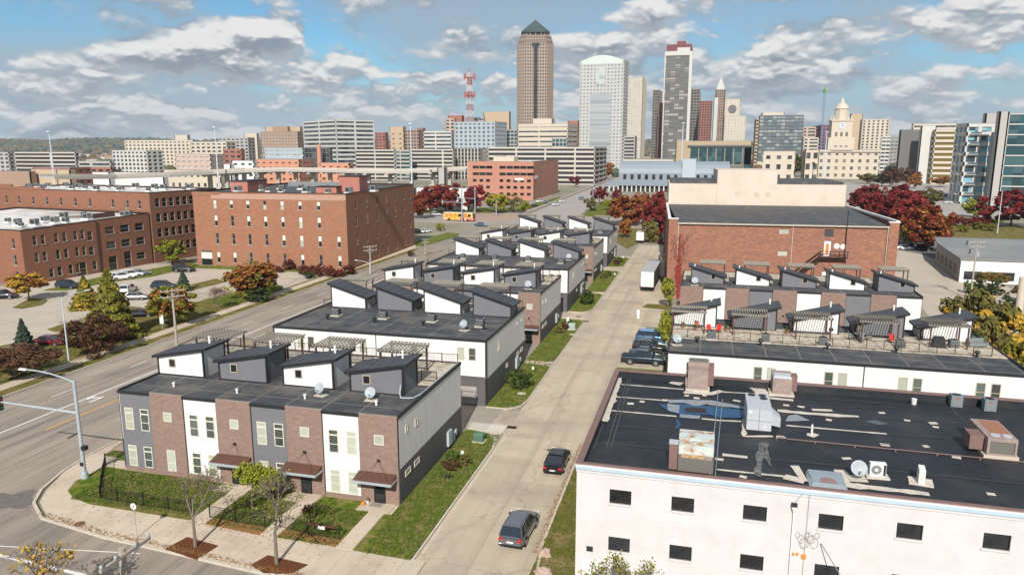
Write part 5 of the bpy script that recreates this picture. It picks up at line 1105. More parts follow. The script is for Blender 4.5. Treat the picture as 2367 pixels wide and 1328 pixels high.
T_('roof_box', 'red box on top of the pink office wing', 'building', 1036, 1070, 1074, 267, 850, 0, 'blank', W_red, G_dark)
T_('arena', 'tan building with sloping shoulder behind the blue glass office', 'building', 1118, 1178, 1181, 258, 950, 0, 'blank', W_tan, G_dark)
T_('arena', 'grey rounded hall just left of the tan shoulder', 'building', 1096, 1120, 1122, 272, 930, 0, 'bands', W_grey, G_dark)
T_('glass_block', 'teal glass link between the blue office and the cream office', 'building', 1172, 1196, 1200, 300, 800, 0, 'grid', W_grey, G_teal, 4, 4, .3, .2)
T_('office_block', 'long cream office with narrow strip windows under the brown tower', 'office', 1197, 1312, 1334, 286, 780, .05, 'bands', W_cream, G_dark, 5, 8, .7, .2)
T_('office_penthouse', 'cream upper box of the long cream office', 'building', 1230, 1276, 1282, 274, 800, 0, 'blank', W_cream, G_dark)
T_('glass_wing', 'teal glazed corner of the long cream office', 'building', 1275, 1310, 1312, 320, 770, 0, 'grid', W_grey, G_teal, 4, 4, .2, .2)
T_('brick_office', 'dark red roof block peeking right of the cream office', 'building', 1312, 1336, 1338, 279, 900, 0, 'blank', W_red, G_dark)
T_('parking_garage', 'long beige car park with dark decks behind the red office', 'car park', 1127, 1376, 1403, 340, 560, 0, 'garage', W_gg, G_gar, 3.6, 8, .42, .16)
T_('brick_block', 'small brick roof hut on the red office', 'building', 1144, 1166, 1168, 361, 440, 0, 'blank', W_oran, G_dark)
M_redoff = brick('red_office_brick', (.42, .19, .13), (.38, .17, .12), (.4, .25, .18), sc=3, stain=(.36, .16, .11), blot=.2)
# red brick office: five storeys of small dark windows
C = far(1230, 395); h = far_z(374, 395); a = .0; L_ = abs(solve(C, (-1, 0), 1081)); R_ = abs(solve(C, (0, 1), 1291))
RO = thing('brick_office', 'five storey red brick office with rows of small black windows by the avenue', 'office', (C.x, C.y, 0)); u_ = L_ / 150
cols_ = [a_ for a_ in (12, 32, 52, 92, 113, 133, 153, 173)]; rows_ = [(h * (.87 - .155 * i * 1.12), 1.75) for i in range(5)]
hs = [(c_ * L_ / 190 + .5, z - 1.1, c_ * L_ / 190 + (4.0 if i < 2 else 2.6), z + .4) for c_ in cols_ for i, (z, q) in enumerate(rows_)]
hs2 = [(2 + k * R_ / 3.4, z - 1.1, 4 + k * R_ / 3.4, z + .4) for k in range(3) for z, q in rows_]
m = MB(); wall(m, L_, h, hs, .4, T=lambda x, y, z: (x - L_, y, z)); wall(m, R_, h, hs2, .4, T=lambda x, y, z: (-y, x, z)); m.add([(-L_, 0, 0), (-L_, R_, 0), (-L_, R_, h), (-L_, 0, h)], [(0, 3, 2, 1)]); m.build('brick_wall', M_redoff, RO)
for q in hs: inst('window', WCACHE.setdefault(('ro', round(q[2] - q[0], 2)), MB().box(0, .3, 0, q[2] - q[0], .38, q[3] - q[1]).mesh('window', M_black)), RO, loc=(q[0] - L_, 0, q[1]))
for q in hs2: inst('window', WCACHE.setdefault('ro2', MB().box(-.38, 0, 0, -.3, q[2] - q[0], q[3] - q[1]).mesh('window', M_black)), RO, loc=(0, q[0], q[1]))
MB().box(-L_ + .3, .3, h - 1, -.3, R_, h - .3).build('roof', M_whiteroof, RO); m = MB(); m.box(-L_, -.05, h - .1, .05, .4, h + .25); m.box(-.4, .4, h - .1, .05, R_, h + .25); m.build('cornice', W_brn, RO)
MB().box(-L_ * .62, 3, h - .3, -L_ * .3, 12, h + 2.6).build('plant_room', W_cream, RO); MB().box(-9.5, -.2, h * .52, -4.5, -.02, h * .52 + 1.2).build('sign_panel', M_white, RO); MB().box(.02, 6, h * .55, .2, 14, h * .55 + 1.6).build('sign_panel', M_white, RO)
# low buildings by the overpass
T_('orange_building', 'long low orange brick building left of the slim chimney', 'building', 586, 690, 724, 369, 520, 0, 'grid', W_oran, G_dark, 4, 5, .6, .6)
T_('brick_building', 'low orange brick building with red corner right of the chimney', 'building', 737, 806, 816, 377, 510, 0, 'grid', W_oran, G_dark, 4, 6, .6, .6)
T_('white_building', 'small white building with green glass beside the overpass', 'building', 533, 584, 588, 372, 500, 0, 'grid', M_white, G_teal, 4, 6, .5, .5)
T_('pale_office', 'pale blue three storey office with dark glass wing behind the chimney', 'office', 609, 700, 706, 342, 600, 0, 'grid', W_tealw, G_pale, 4, 5, .55, .4)
T_('glass_wing', 'dark glass wing of the pale blue office', 'building', 704, 762, 768, 342, 598, 0, 'grid', W_graphite, G_dark, 4, 3, .15, .15)
T_('brick_building', 'dark brown mansard house between the pale offices', 'building', 515, 558, 562, 345, 590, 0, 'grid', W_red, G_dark, 4, 5)
T_('white_shed', 'small white shed beside the white building', 'building', 512, 530, 533, 380, 495, 0, 'blank', M_white, G_dark)
T_('cream_shed', 'low cream sheds under the overpass at left', 'building', 372, 505, 508, 394, 490, 0, 'grid', W_cream, G_dark, 6, 5, .6, .6)
T_('tan_shed', 'tan windowless shed in front of the dark car park', 'building', 63, 155, 158, 393, 430, 0, 'blank', W_tan, G_dark)
T_('brown_shed', 'brown fence-like shed at the left edge', 'building', -40, 62, 64, 397, 430, 0, 'blank', W_brn, G_dark)
T_('red_building', 'low red brick building behind the tan shed', 'building', 70, 158, 205, 388, 480, 0, 'grid', W_red, G_dark, 4, 6)
T_('red_building', 'low red brick block left of the white roofed sheds', 'building', 203, 252, 256, 387, 500, 0, 'grid', W_red, G_dark, 4, 6)
T_('grey_building', 'grey flat roofed building right of the dark car park', 'building', 176, 252, 258, 373, 600, 0, 'bands', W_grey, G_dark, 4, 6)
T_('white_shed', 'white flat shed left of the broad mill roof', 'building', 205, 246, 250, 399, 440, 0, 'blank', M_white, G_dark)
T_('white_shed', 'long white shed behind the broad mill roof', 'building', 255, 372, 376, 400, 450, 0, 'blank', M_white, G_dark)
for i, (a_, b_, y_, D, w_, l_) in enumerate([(955, 1082, 436, 330, M_white, 'low white fence-like shed beside the maroon trees'), (1010, 1028, 388, 430, W_grey, 'narrow grey bridge pylon block before the car park'), (1560, 1600, 398, 400, W_oran, 'pink brick hut by the avenue bridge')][:2]):
    T_('shed', l_, 'building', a_, b_, b_ + 3, y_, D, 0, 'blank', w_, G_dark)
ch = far(737, 590); hc = far_z(334, 590); o = MB().cyl((0, 0, 0), (0, 0, hc), 2.1, 1.5, n=12).build('chimney', W_oran); o.location = ch; tag(o, 'slim orange brick chimney in front of the white office', 'chimney')
# towers
W_tower = cm('tower_granite', (.30, .235, .185)); W_towerd = cm('tower_granite_dark', (.20, .145, .12))
def octa(r, k=.62): return [(r, -r * k), (r, r * k), (r * k, r), (-r * k, r), (-r, r * k), (-r, -r * k), (-r * k, -r), (r * k, -r)]
D = 1000; pos = far(1226, D); s_ = 1 / (F / D)
def zz(y): return far_z(y, D)
t = thing('skyscraper', 'tall brown granite skyscraper with a green pyramid roof', 'skyscraper', (pos.x, pos.y + 25, 0), .26)
r = 24.0
tiers = [(r, 0, zz(99)), (r * .93, zz(99), zz(88)), (r * .86, zz(88), zz(80))]
g = MB()
for (rr_, z0, z1) in tiers: g.prism(octa(rr_ - .6), z0, z1)
g.build('glazing', G_black, t)
m = MB(); dk = MB()
for (rr_, z0, z1) in tiers:
    P = octa(rr_); n = len(P)
    for i in range(n):
        a, b = Vector(P[i]), Vector(P[(i + 1) % n]); d = (b - a); ln = d.length; d /= ln; nn = Vector((d.y, -d.x)); k = max(2, round(ln / 3.3))
        for j in range(k + 1):
            c = a + d * ln * j / k; w = .95; p0 = c - d * w + nn * 0; p1 = c + d * w
            if j == 0: p0 = a
            if j == k: p1 = b
            m.prism([p0, p1, p1 - nn * 1.0, p0 - nn * 1.0], z0, z1)
        fl = max(1, round((z1 - z0) / 4.1))
        for j in range(fl + 1):
            zc0 = z0 + (z1 - z0) * j / fl; zz0, zz1 = max(z0, zc0 - .95), min(z1, zc0 + .95)
            p0, p1 = a - nn * .12, b - nn * .12; m.prism([p0, p1, p1 - nn, p0 - nn], zz0, zz1)
m.build('facade', W_tower, t)
m = MB(); m.prism(octa(r * .945), zz(97.5), zz(93)); m.prism(octa(r * .875), zz(86), zz(83)); m.build('dark_band', W_towerd, t)
for k in range(4):
    a = k * math.pi / 2 - math.pi / 2; M_ = Matrix.Rotation(a, 4, 'Z')
    dk.box(r - .5, -2.3, 0, r + .25, 2.3, zz(100), M=M_); dk.box(r - .5, -5, zz(107), r + .28, 5, zz(99.5), M=M_)
dk.build('dark_glass_strip', G_black, t)
m = MB(); m.prism(octa(r * .62), zz(80), zz(71)); m.build('crown_drum', G_black, t)
m = MB()
P = octa(r * .70)
for i in range(8):
    a, b = Vector(P[i]), Vector(P[(i + 1) % 8])
    for q in (.15, .5, .85): c = a.lerp(b, q); m.cyl((c.x, c.y, zz(80)), (c.x, c.y, zz(71)), .75, n=6)
m.build('crown_columns', W_tower, t)
m = MB(); P = octa(r * .78); m.prism(P, zz(72.5), zz(70)); apex = (0, 0, zz(39)); vs = [(p[0], p[1], zz(70) + .1) for p in P] + [apex]; m.add(vs, [(i, (i + 1) % 8, 8) for i in range(8)]); m.build('pyramid_roof', cm('green_copper', (.042, .064, .062), rough=.6), t)
MB().cyl((0, 0, zz(40)), (0, 0, zz(34)), .3, .1, n=5).build('finial', W_dk, t)
t, L_, R_, h_ = T_('skyscraper', 'pale grey and blue skyscraper with a curved roofline', 'skyscraper', 1337, 1438, 1448, 138, 950, .05, 'grid', cm('pale_tower_stone', (.43, .42, .39)), gm('pale_tower_glass', [(.22, .27, .32), (.17, .21, .25), (.27, .31, .35)], 4.2, 4.2), 4.2, 4.2, .5, .5)
m = MB(); n = 16; P = [(-L_ * .96 + L_ * .92 * i / n, h_ + 6.5 * math.sin(math.pi * i / n)) for i in range(n + 1)]
vs = [(x, -.1, z) for x, z in P] + [(x, R_ * .9, z) for x, z in P] + [(x, -.1, h_ - 4) for x, z in P] + [(x, R_ * .9, h_ - 4) for x, z in P]; k = n + 1
m.add(vs, [(i, i + 1, k + i + 1, k + i) for i in range(n)] + [(2 * k + i, 2 * k + i + 1, i + 1, i) for i in range(n)] + [(k + i, k + i + 1, 3 * k + i + 1, 3 * k + i) for i in range(n)]); m.build('curved_roof', cm('pale_green_metal', (.50, .56, .52)), t)
MB().box(-L_ * .62, -.6, h_ * .78, -L_ * .42, -.2, h_ * .93).build('glass_panel', G_pale, t)
MB().box(-L_ * .75, -.4, h_ * .05, -L_ * .28, -.1, h_ * .70).build('blue_bay', gm('bay_glass', [(.31, .33, .34), (.24, .27, .29), (.36, .37, .36)], 60, 2.1), t)
T_('skyscraper', 'beige ribbed residential tower behind the curved pale skyscraper', 'skyscraper', 1445, 1482, 1490, 178, 1050, 0, 'vert', W_cream, G_pale, 3.4, 3, .3, .5)
T_('parking_garage', 'dark car park at the foot of the beige ribbed tower', 'car park', 1440, 1468, 1472, 315, 800, 0, 'garage', W_grey, G_gar, 3.5, 6)
t, L_, R_, h_ = T_('skyscraper', 'tall grey slab tower with a maroon crown and white edges', 'skyscraper', 1530, 1586, 1597, 122, 1030, .0, 'vert', W_graphite, gm('slab_glass', [(.12, .12, .11), (.16, .16, .15), (.09, .09, .085), (.45, .43, .38)], 6, 4.3), 4.3, 2.1, .35, .3)
m = MB(); m.box(-L_ - .6, -.7, 0, -L_ + .8, .8, h_ + 2); m.box(-.6, -.7, 0, 3.2, 1.2, h_ + 2); m.box(-L_ + .81, -.5, h_ - 3, -.61, .1, h_ + 2.5); m.build('white_edge', W_white, t)
MB().box(-L_ * .95, 0, h_ + 2, 1.5, R_ * .8, h_ + 11.5).build('crown', cm('maroon_panel', (.16, .05, .055)), t); MB().box(-L_ * .52, -.4, h_ + 2, -.3, 0, h_ + 7).build('white_panel', W_white, t)
MB().box(-L_ * .55, 5, h_ + 11.5, -L_ * .2, 20, h_ + 16).build('crown_box', MATS['maroon_panel'], t)
T_('glass_tower', 'teal glass tower edge left of the grey slab', 'skyscraper', 1505, 1521, 1526, 208, 1150, 0, 'grid', W_brn, G_teal, 4.2, 4, .25, .15)
T_('brick_tower', 'thin brick strip between teal glass and grey slab', 'building', 1518, 1529, 1531, 238, 1120, 0, 'grid', W_red, G_dark, 4, 4)
T_('glass_tower', 'teal glass tower edge right of the grey slab', 'skyscraper', 1592, 1612, 1618, 206, 1150, 0, 'grid', W_brn, G_teal, 4.2, 4, .25, .15)
T_('brick_tower', 'dark red brick balcony tower with a white side wall', 'skyscraper', 1612, 1642, 1646, 233, 1080, 0, 'grid', W_red, G_black, 3.6, 4, .35, .35)
T_('white_slab', 'narrow white windowless slab beside the dark red balcony tower', 'building', 1645, 1656, 1659, 226, 1075, 0, 'blank', W_white, G_dark)
t, L_, R_, h_ = T_('office_tower', 'slender brick art deco tower with a white pointed crown', 'skyscraper', 1648, 1670, 1675, 207, 1150, 0, 'vert', W_brn, G_dark, 4, 3, .3, .45)
m = MB(); q = (-L_ / 2, L_ / 2)
for (s, z0, z1) in ((.42, 0, 4), (.34, 4, 8), (.24, 8, 12)): m.box(q[0] - L_ * s, q[1] - L_ * s, h_ + z0, q[0] + L_ * s, q[1] + L_ * s, h_ + z1)
m.cyl((q[0], q[1], h_ + 12), (q[0], q[1], h_ + 19), L_ * .2, .2, n=8); m.build('crown', W_white, t)
T_('hotel', 'lower cream hotel with rows of small windows under the neon sign', 'hotel', 1671, 1722, 1727, 268, 980, 0, 'grid', W_cream, G_pale, 3.5, 4, .45, .55)
t, L_, R_, h_ = T_('hotel_tower', 'cream upper block with a large dark emblem above the cream hotel', 'hotel', 1670, 1706, 1710, 229, 1000, 0, 'grid', W_cream, G_pale, 4, 5, .5, .6)
m = MB(); m.cyl((-L_ / 2, -.6, h_ * .86), (-L_ / 2, -.2, h_ * .86), 5.5, n=16); m.build('emblem', W_graphite, t)
T_('office_block', 'dark glass office with pale blinds right of the cream hotel', 'office', 1752, 1853, 1857, 266, 900, 0, 'grid', W_dk, gm('blind_glass', [(.10, .13, .14), (.25, .29, .28), (.14, .17, .18), (.32, .35, .32)], 5, 4), 4.2, 5, .3, .12)
T_('side_block', 'tan side wing left of the dark glass office', 'building', 1743, 1752, 1755, 275, 880, 0, 'vert', W_tan, G_dark)
T_('roof_hut', 'two cream huts on the dark glass office roof', 'building', 1757, 1808, 1812, 260, 920, 0, 'blank', W_cream, G_dark)
T_('office_block', 'pinkish office behind the tower crane', 'office', 1853, 1884, 1886, 294, 1000, 0, 'bands', W_pk, G_dark, 4, 5)
T_('office_block', 'cream banded low office left of the courthouse', 'office', 1856, 1892, 1896, 318, 850, 0, 'bands', W_cream, G_dark, 4, 5)
T_('office_block', 'navy and brick office behind the courthouse clock tower', 'office', 1897, 1958, 1990, 288, 1000, 0, 'grid', W_red, gm('navy_glass', [(.02, .03, .12), (.03, .04, .16)], 5, 4), 4, 5, .3, .3)
T_('office_tower', 'orange tan tower behind the courthouse dome', 'building', 1962, 1988, 1992, 263, 1150, 0, 'blank', W_tan, G_dark)
T_('hotel', 'cream tower hotel with paired dark windows right of the courthouse', 'hotel', 1988, 2052, 2058, 276, 950, 0, 'grid', W_cream, G_dark, 3.6, 5, .4, .55)
T_('office_block', 'grey and white banded office with rounded corner right of the hotel', 'office', 2036, 2058, 2076, 314, 800, .3, 'bands', W_white, G_dark, 3.8, 5, .55, .1)
T_('slate_block', 'blank slate grey block with a white stair wall', 'building', 2078, 2124, 2126, 300, 600, 0, 'blank', W_graphite, G_dark)
T_('stair_tower', 'tall blank white wall beside the yellow edged car park', 'building', 2126, 2160, 2162, 291, 580, 0, 'blank', W_white, G_dark)
T_('parking_garage', 'white car park with yellow edged decks at right', 'car park', 2158, 2206, 2214, 300, 570, 0, 'garage', W_cream, cm('yellow_void', (.12, .085, .02)), 3.9, 8, .45, .12)
T_('office_block', 'cream top storeys behind the slate block', 'building', 2105, 2207, 2210, 286, 680, 0, 'bands', W_cream, G_dark, 4, 5)
# museum with curtain wall
t, L_, R_, h_ = T_('museum', 'sand coloured hall with tall dark curtain windows in front of the slab tower', 'building', 1562, 1738, 1741, 326, 620, 0, 'blank', cm('sand_stone', (.36, .28, .18)), G_dark)
for i in range(7):
    x0 = -L_ * .80 + i * L_ * .115; MB().box(x0, -.3, h_ * .42, x0 + L_ * .105, -.05, h_ * .84).build('window', G_teal, t)
m = MB(); m.box(-L_ * .82, -.8, h_ * .12, -L_ * .1, -.31, h_ * .40); m.build('dark_base', W_graphite, t); m = MB(); m.box(-L_ * .84, -1.4, h_ * .86, -.1, -.1, h_ * .9); m.box(-L_ * .11, -1.0, 0, -L_ * .095, -.2, h_ * .86); m.build('canopy', W_dk, t)
MB().box(-L_ * .09, -.3, 0, -.2, -.05, h_ * .84).build('glazed_corner', G_teal, t)
# glass-roofed station hall (barrel roof)
D = 470; C = far(1690, D); L_ = abs(solve(C, (-1, 0), 1432)); t = thing('market_hall', 'low pale blue hall with a curved metal roof and a row of small windows', 'building', (C.x, C.y, 0))
hb = far_z(402, D); ht = far_z(374, D); m = MB(); n = 8
P = [(math.cos(math.pi * i / n), math.sin(math.pi * i / n)) for i in range(n + 1)]; rr_ = 14
vs = [(-L_, 14 - rr_ * c, hb + (ht - hb) * s) for c, s in P] + [(0, 14 - rr_ * c, hb + (ht - hb) * s) for c, s in P]; k = n + 1
m.add(vs, [(i, k + i, k + i + 1, i + 1) for i in range(n)] + [tuple(range(k)), tuple(reversed(range(k, 2 * k)))]); m.build('barrel_roof', cm('blue_grey_metal_roof', (.22, .255, .29), rough=.6), t)
W_bluew = cm('blue_grey_wall', (.21, .235, .26)); MB().box(-L_, .1, 0, 0, 28, hb).build('wall', W_bluew, t)
wm = MB().box(0, -.1, 0, 2.0, .08, 3.2).mesh('window', M_black)
for i in range(14): inst('window', wm, t, loc=(-L_ + 3 + i * L_ / 15, 0.0, hb - 4.0))
m = MB(); m.hexa([(-L_ - 6, -12, hb - 7.5), (0, -12, hb - 7.5), (0, -.2, hb - 5.3), (-L_ - 6, -.2, hb - 5.3)], [(-L_ - 6, -12, hb - 7.2), (0, -12, hb - 7.2), (0, -.2, hb - 5.0), (-L_ - 6, -.2, hb - 5.0)]); m.build('lean_to_roof', MATS['blue_grey_metal_roof'], t)
m = MB()
for i in range(26): m.box(-L_ - 5 + i * (L_ + 5) / 26, -11.6, 0, -L_ - 4.2 + i * (L_ + 5) / 26, -11.0, hb - 7.5)
m.build('colonnade', W_white, t); MB().box(-L_ * .42, -1, 0, -L_ * .3, 27, ht + 1.5).build('entrance_gable', cm('white_blue_gable', (.36, .40, .43)), t)
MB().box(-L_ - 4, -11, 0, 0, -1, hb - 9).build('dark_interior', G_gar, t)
T_('white_roof_hall', 'low white roofed hall behind the curved blue roof', 'building', 1438, 1560, 1564, 369, 540, 0, 'bands', W_cream, G_dark, 5, 6)
# courthouse
D = 660; C = far(2036, D); L_ = abs(solve(C, (-1, 0), 1892)); h = far_z(347, D)
t = thing('courthouse', 'cream stone courthouse with central clock tower and dome', 'courthouse', (C.x, C.y, 0))
facades(t, L_, 40, h, 'grid', W_cream, gm('courthouse_glass', [(.12, .11, .10), (.2, .18, .16), (.08, .08, .08)], 6, 6), 6.2, 6.4, .55, .62)
m = MB(); m.box(-L_ - 1, -1.2, h - 1.6, 1, 40, h); m.box(-L_ * .62 - 9, -2.2, h, -L_ * .62 + 9, -1, h + 2.4); m.build('cornice', W_cream, t)
tx = -L_ * .62; ty = 16
def cz(y): return far_z(y, D + 16)
m = MB(); m.box(tx - 11, ty - 11, h, tx + 11, ty + 11, cz(318)); m.box(tx - 8.6, ty - 8.6, cz(318), tx + 8.6, ty + 8.6, cz(278)); m.box(tx - 9.3, ty - 9.3, cz(280), tx + 9.3, ty + 9.3, cz(277)); m.prism([(tx + 6 * math.cos(k * .785 + .39), ty + 6 * math.sin(k * .785 + .39)) for k in range(8)], cz(277), cz(250)); m.build('clock_tower', W_cream, t)
m = MB(); m.lathe([(6.4, cz(251)), (5.9, cz(248)), (4.9, cz(243)), (3.2, cz(238.5)), (1.9, cz(236.5)), (1.6, cz(236)), (1.5, cz(230)), (.4, cz(226)), (.0, cz(221))], 16, (tx, ty)); m.build('dome', cm('pale_dome', (.48, .42, .34)), t, smooth=True)
m = MB()
for sx in (-1, 1):
    for sy in (-1, 1): m.cyl((tx + sx * 7.4, ty + sy * 7.4, cz(278)), (tx + sx * 7.4, ty + sy * 7.4, cz(267)), 1.2, .3, n=6)
m.build('pinnacle', W_cream, t)
MB().cyl((tx, ty - 8.95, cz(291)), (tx, ty - 8.55, cz(291)), 2.9, n=20).build('clock_face', cm('clock_white', (.5, .52, .58)), t)
m = MB(); m.box(tx - .14, ty - 9.05, cz(291), tx + .14, ty - 8.96, cz(291) + 2.3); m.box(tx, ty - 9.05, cz(291) - .14, tx + 1.6, ty - 8.965, cz(291) + .14); m.build('clock_hand', M_trim, t)
for i in range(3):
    for (z0, z1) in ((cz(318), cz(304)), (cz(342), cz(335))): MB().box(tx - 5.6 + i * 4.4, ty - (8.7 if z0 > cz(330) else 11.1), z0 + 1, tx - 3.4 + i * 4.4, ty - (8.5 if z0 > cz(330) else 10.9), z1 - .5).build('tower_window', M_fins, t)
T_('classical_building', 'cream classical annex with deep windows left of the courthouse', 'building', 1765, 1840, 1892, 350, 600, .1, 'grid', W_cream, G_dark, 8, 9, .5, .6)
T_('classical_building', 'brown grey columned building between annex and courthouse', 'building', 1862, 1895, 1903, 347, 590, 0, 'vert', W_beige, G_dark, 8, 5)
# right edge condominium and glass tower (left faces visible)
D = 372; C = far(2231, D); C2 = C; h = far_z(286, D)
t = thing('apartment_tower', 'white and glass condominium with blue windows and balconies at right', 'apartment building', (C.x, C.y, 0), -.0)
L_ = abs(solve(C, (1, 0), 2322)); dd = abs(solve(C, (0, 1), 2205)) if solve(C, (0, 1), 2205) > 0 else 20
dd = min(max(dd, 12), 45)
t.location = (C.x + L_, C.y, 0); t.rotation_euler = (0, 0, 0)
facades(t, L_, dd, h, 'grid', W_white, gm('condo_glass', [(.14, .30, .36), (.20, .38, .44), (.03, .04, .05), (.24, .42, .47)], 2.6, 4.5), 4.75, 2.6 * 2, .4, .28)
bm_ = MB().box(-2.4, -1.6, 0, 2.4, 0, .25).mesh('balcony', W_white); br_ = MB().box(-2.4, -1.6, .25, 2.4, -1.5, 1.2).mesh('railing', G_blue)
for k in range(1, 8):
    for px_ in (.22,):
        o = inst('balcony', bm_, t, loc=(-L_ * (1 - px_), 0, k * h / round(h / 4.75) - .3)); inst('railing', br_, o)
for k in range(1, 7):
    o = inst('balcony', bm_, t, loc=(-L_, dd * (.3 if k % 2 else .6), k * h / round(h / 4.75) - .3), rz=-math.pi / 2); inst('railing', br_, o)
T_('glass_tower', 'dark teal glass office cut by the right edge', 'office', 2322, 2420, 2424, 262, 350, 0, 'bands', W_white, G_teal, 4.6, 12, .10, .08)
T_('lift_tower', 'grey concrete core rising between the condominium and the teal glass office', 'building', 2312, 2324, 2326, 258, 352, 0, 'blank', W_grey, G_dark)
T_('roof_hut', 'white roof storey behind the condominium top', 'building', 2270, 2318, 2322, 262, 400, 0, 'blank', W_grey, G_dark)
# overpass
OV = thing('overpass', 'curving concrete highway overpass crossing in front of downtown', 'bridge', (0, 0, 0))
pts = [(-60, 402), (100, 404), (250, 404), (380, 400), (480, 394), (560, 390), (640, 388), (720, 389), (800, 391), (900, 393), (1000, 389), (1078, 386)]
Ds = [330, 360, 390, 410, 430, 440, 445, 450, 455, 455, 450, 450]
P = [(far(x, D), far_z(y, D)) for (x, y), D in zip(pts, Ds)]
m = MB(); m2 = MB()
for (a, za), (b, zb) in zip(P[1:], P[2:]):
    d = (b - a).normalized(); nn = Vector((-d.y, d.x, 0)) * 6
    def q(p, z, s): v = p + nn * s; return (v.x, v.y, z)
    m.hexa([q(a, za - 2.0, -1), q(b, zb - 2.0, -1), q(b, zb - 2.0, 1), q(a, za - 2.0, 1)], [q(a, za - .8, -1), q(b, zb - .8, -1), q(b, zb - .8, 1), q(a, za - .8, 1)])
    for s in (-1, .95): m2.hexa([q(a, za - .8, s), q(b, zb - .8, s), q(b, zb - .8, s + .05), q(a, za - .8, s + .05)], [q(a, za + .3, s), q(b, zb + .3, s), q(b, zb + .3, s + .05), q(a, za + .3, s + .05)])
m.build('deck', cm('overpass_grey', (.38, .35, .31)), OV); m2.build('parapet', cm('overpass_pale', (.46, .42, .36)), OV)
for (a, za), (b, zb) in zip(P[4:], P[5:]):
    for f_ in (0, .5): c = a.lerp(b, f_); z = za + (zb - za) * f_; MB().box(c.x - 1, c.y - 1, 0, c.x + 1, c.y + 1, z - 3).build('pier', MATS['overpass_grey'], OV); MB().box(c.x - 1.2, c.y - 6, z - 3.2, c.x + 1.2, c.y + 6, z - 2).build('pier_cap', MATS['overpass_grey'], OV)
# broadcast mast
D = 900; c = far(1087, D); t = thing('radio_mast', 'red and white lattice broadcast mast with antenna rings', 'mast', (c.x, c.y, 0))
M_mr = cm('mast_red', (.38, .10, .07)); M_mw = cm('mast_white', (.55, .52, .5))
zt = far_z(168, D); zb = far_z(300, D)
for k in range(9):
    z0, z1 = zb + (zt - zb) * k / 9, zb + (zt - zb) * (k + 1) / 9; m = MB(); r0, r1 = 5.6 - 3.4 * k / 9, 5.6 - 3.4 * (k + 1) / 9
    for i in range(4):
        a = i * 1.5708 + .6; b = a + 1.5708
        p0, p1, q0, q1 = [(r_ * math.cos(t_), r_ * math.sin(t_), z_) for r_, t_, z_ in ((r0, a, z0), (r1, a, z1), (r0, b, z0), (r1, b, z1))]
        m.cyl(p0, p1, .35, n=4); m.cyl(p0, q1, .2, n=4); m.cyl(q0, p1, .2, n=4); m.cyl(p1, q1, .22, n=4)
    m.build('mast_section', M_mr if k % 2 else M_mw, t)
MB().box(-5, -5, 0, 5, 5, zb).build('mast_base', M_mw, t)
for z in (far_z(222, D), far_z(180, D)):
    m = MB(); 
    for i in range(6):
        a = i * 1.047; m.cyl((0, 0, z), (6.6 * math.cos(a), 6.6 * math.sin(a), z + 1), .5, n=5); m.cyl((6.6 * math.cos(a), 6.6 * math.sin(a), z - 2), (6.6 * math.cos(a), 6.6 * math.sin(a), z + 5), .6, n=5)
    m.build('antenna_ring', M_mr, t)
m = MB(); m.cyl((0, 0, zt), (0, 0, far_z(158, D)), .5, n=5); m.cyl((3, 0, zt), (3.5, 0, zt + 4), .3, n=4); m.cyl((-3, 0, zt), (-3.5, 0, zt + 4), .3, n=4); m.build('top_antenna', M_mr, t)
# tower crane
D = 760; c = far(1897, D); t = thing('tower_crane', 'green tower crane standing beside the courthouse', 'crane', (c.x, c.y, 0)); zt = far_z(215, D)
m = MB(); m.box(-.9, -.9, 0, -.5, -.5, zt); m.box(.5, -.9, 0, .9, -.5, zt); m.box(.5, .5, 0, .9, .9, zt); m.box(-.9, .5, 0, -.5, .9, zt)
for k in range(26): z = zt * k / 26; m.cyl((-.7, -.7, z), (.7, -.7, z + zt / 26), .12, n=4)
m.build('mast', cm('crane_blue', (.18, .24, .36)), t); M_cg = cm('crane_green', (.10, .30, .06))
MB().box(-1.4, -1.4, zt, 1.4, 1.4, zt + 3).build('cab', M_cg, t); m = MB(); m.cyl((0, 0, zt + 3), (1.2, 9, zt + 7), .9, n=4); m.cyl((0, 0, zt + 3), (-2.4, -5, zt + 2), .9, n=4); m.cyl((0, 0, zt + 3), (0, 0, zt + 7.5), .4, n=4); m.build('jib', M_cg, t)
# light masts
M_mast = mat('mast_galvanised', (.50, .57, .62), rough=.4)
def hmast(pxb, pyt, D, label, r=.5):
    c = far(pxb, D); t = thing('light_mast', label, 'light mast', (c.x, c.y, 0)); h = far_z(pyt, D)
    MB().cyl((0, 0, 0), (0, 0, h), r, r * .4, n=8).build('pole', M_mast, t); m = MB(); m.cyl((0, 0, h - .8), (0, 0, h - .2), r * 2.2, n=10); m.build('lamp_ring', M_mast, t)
hmast(117, 302, 430, 'tall white light mast behind the lower left mill roof', .55); hmast(499, 292, 420, 'tall white light mast above the small white building', .5); hmast(950, 283, 330, 'tall white light mast at the right corner of the orange brick mill', .45)
hmast(1577, 283, 560, 'tall white light mast in front of the sand coloured hall', .6); hmast(1909, 304, 560, 'tall white light mast in front of the courthouse', .6)
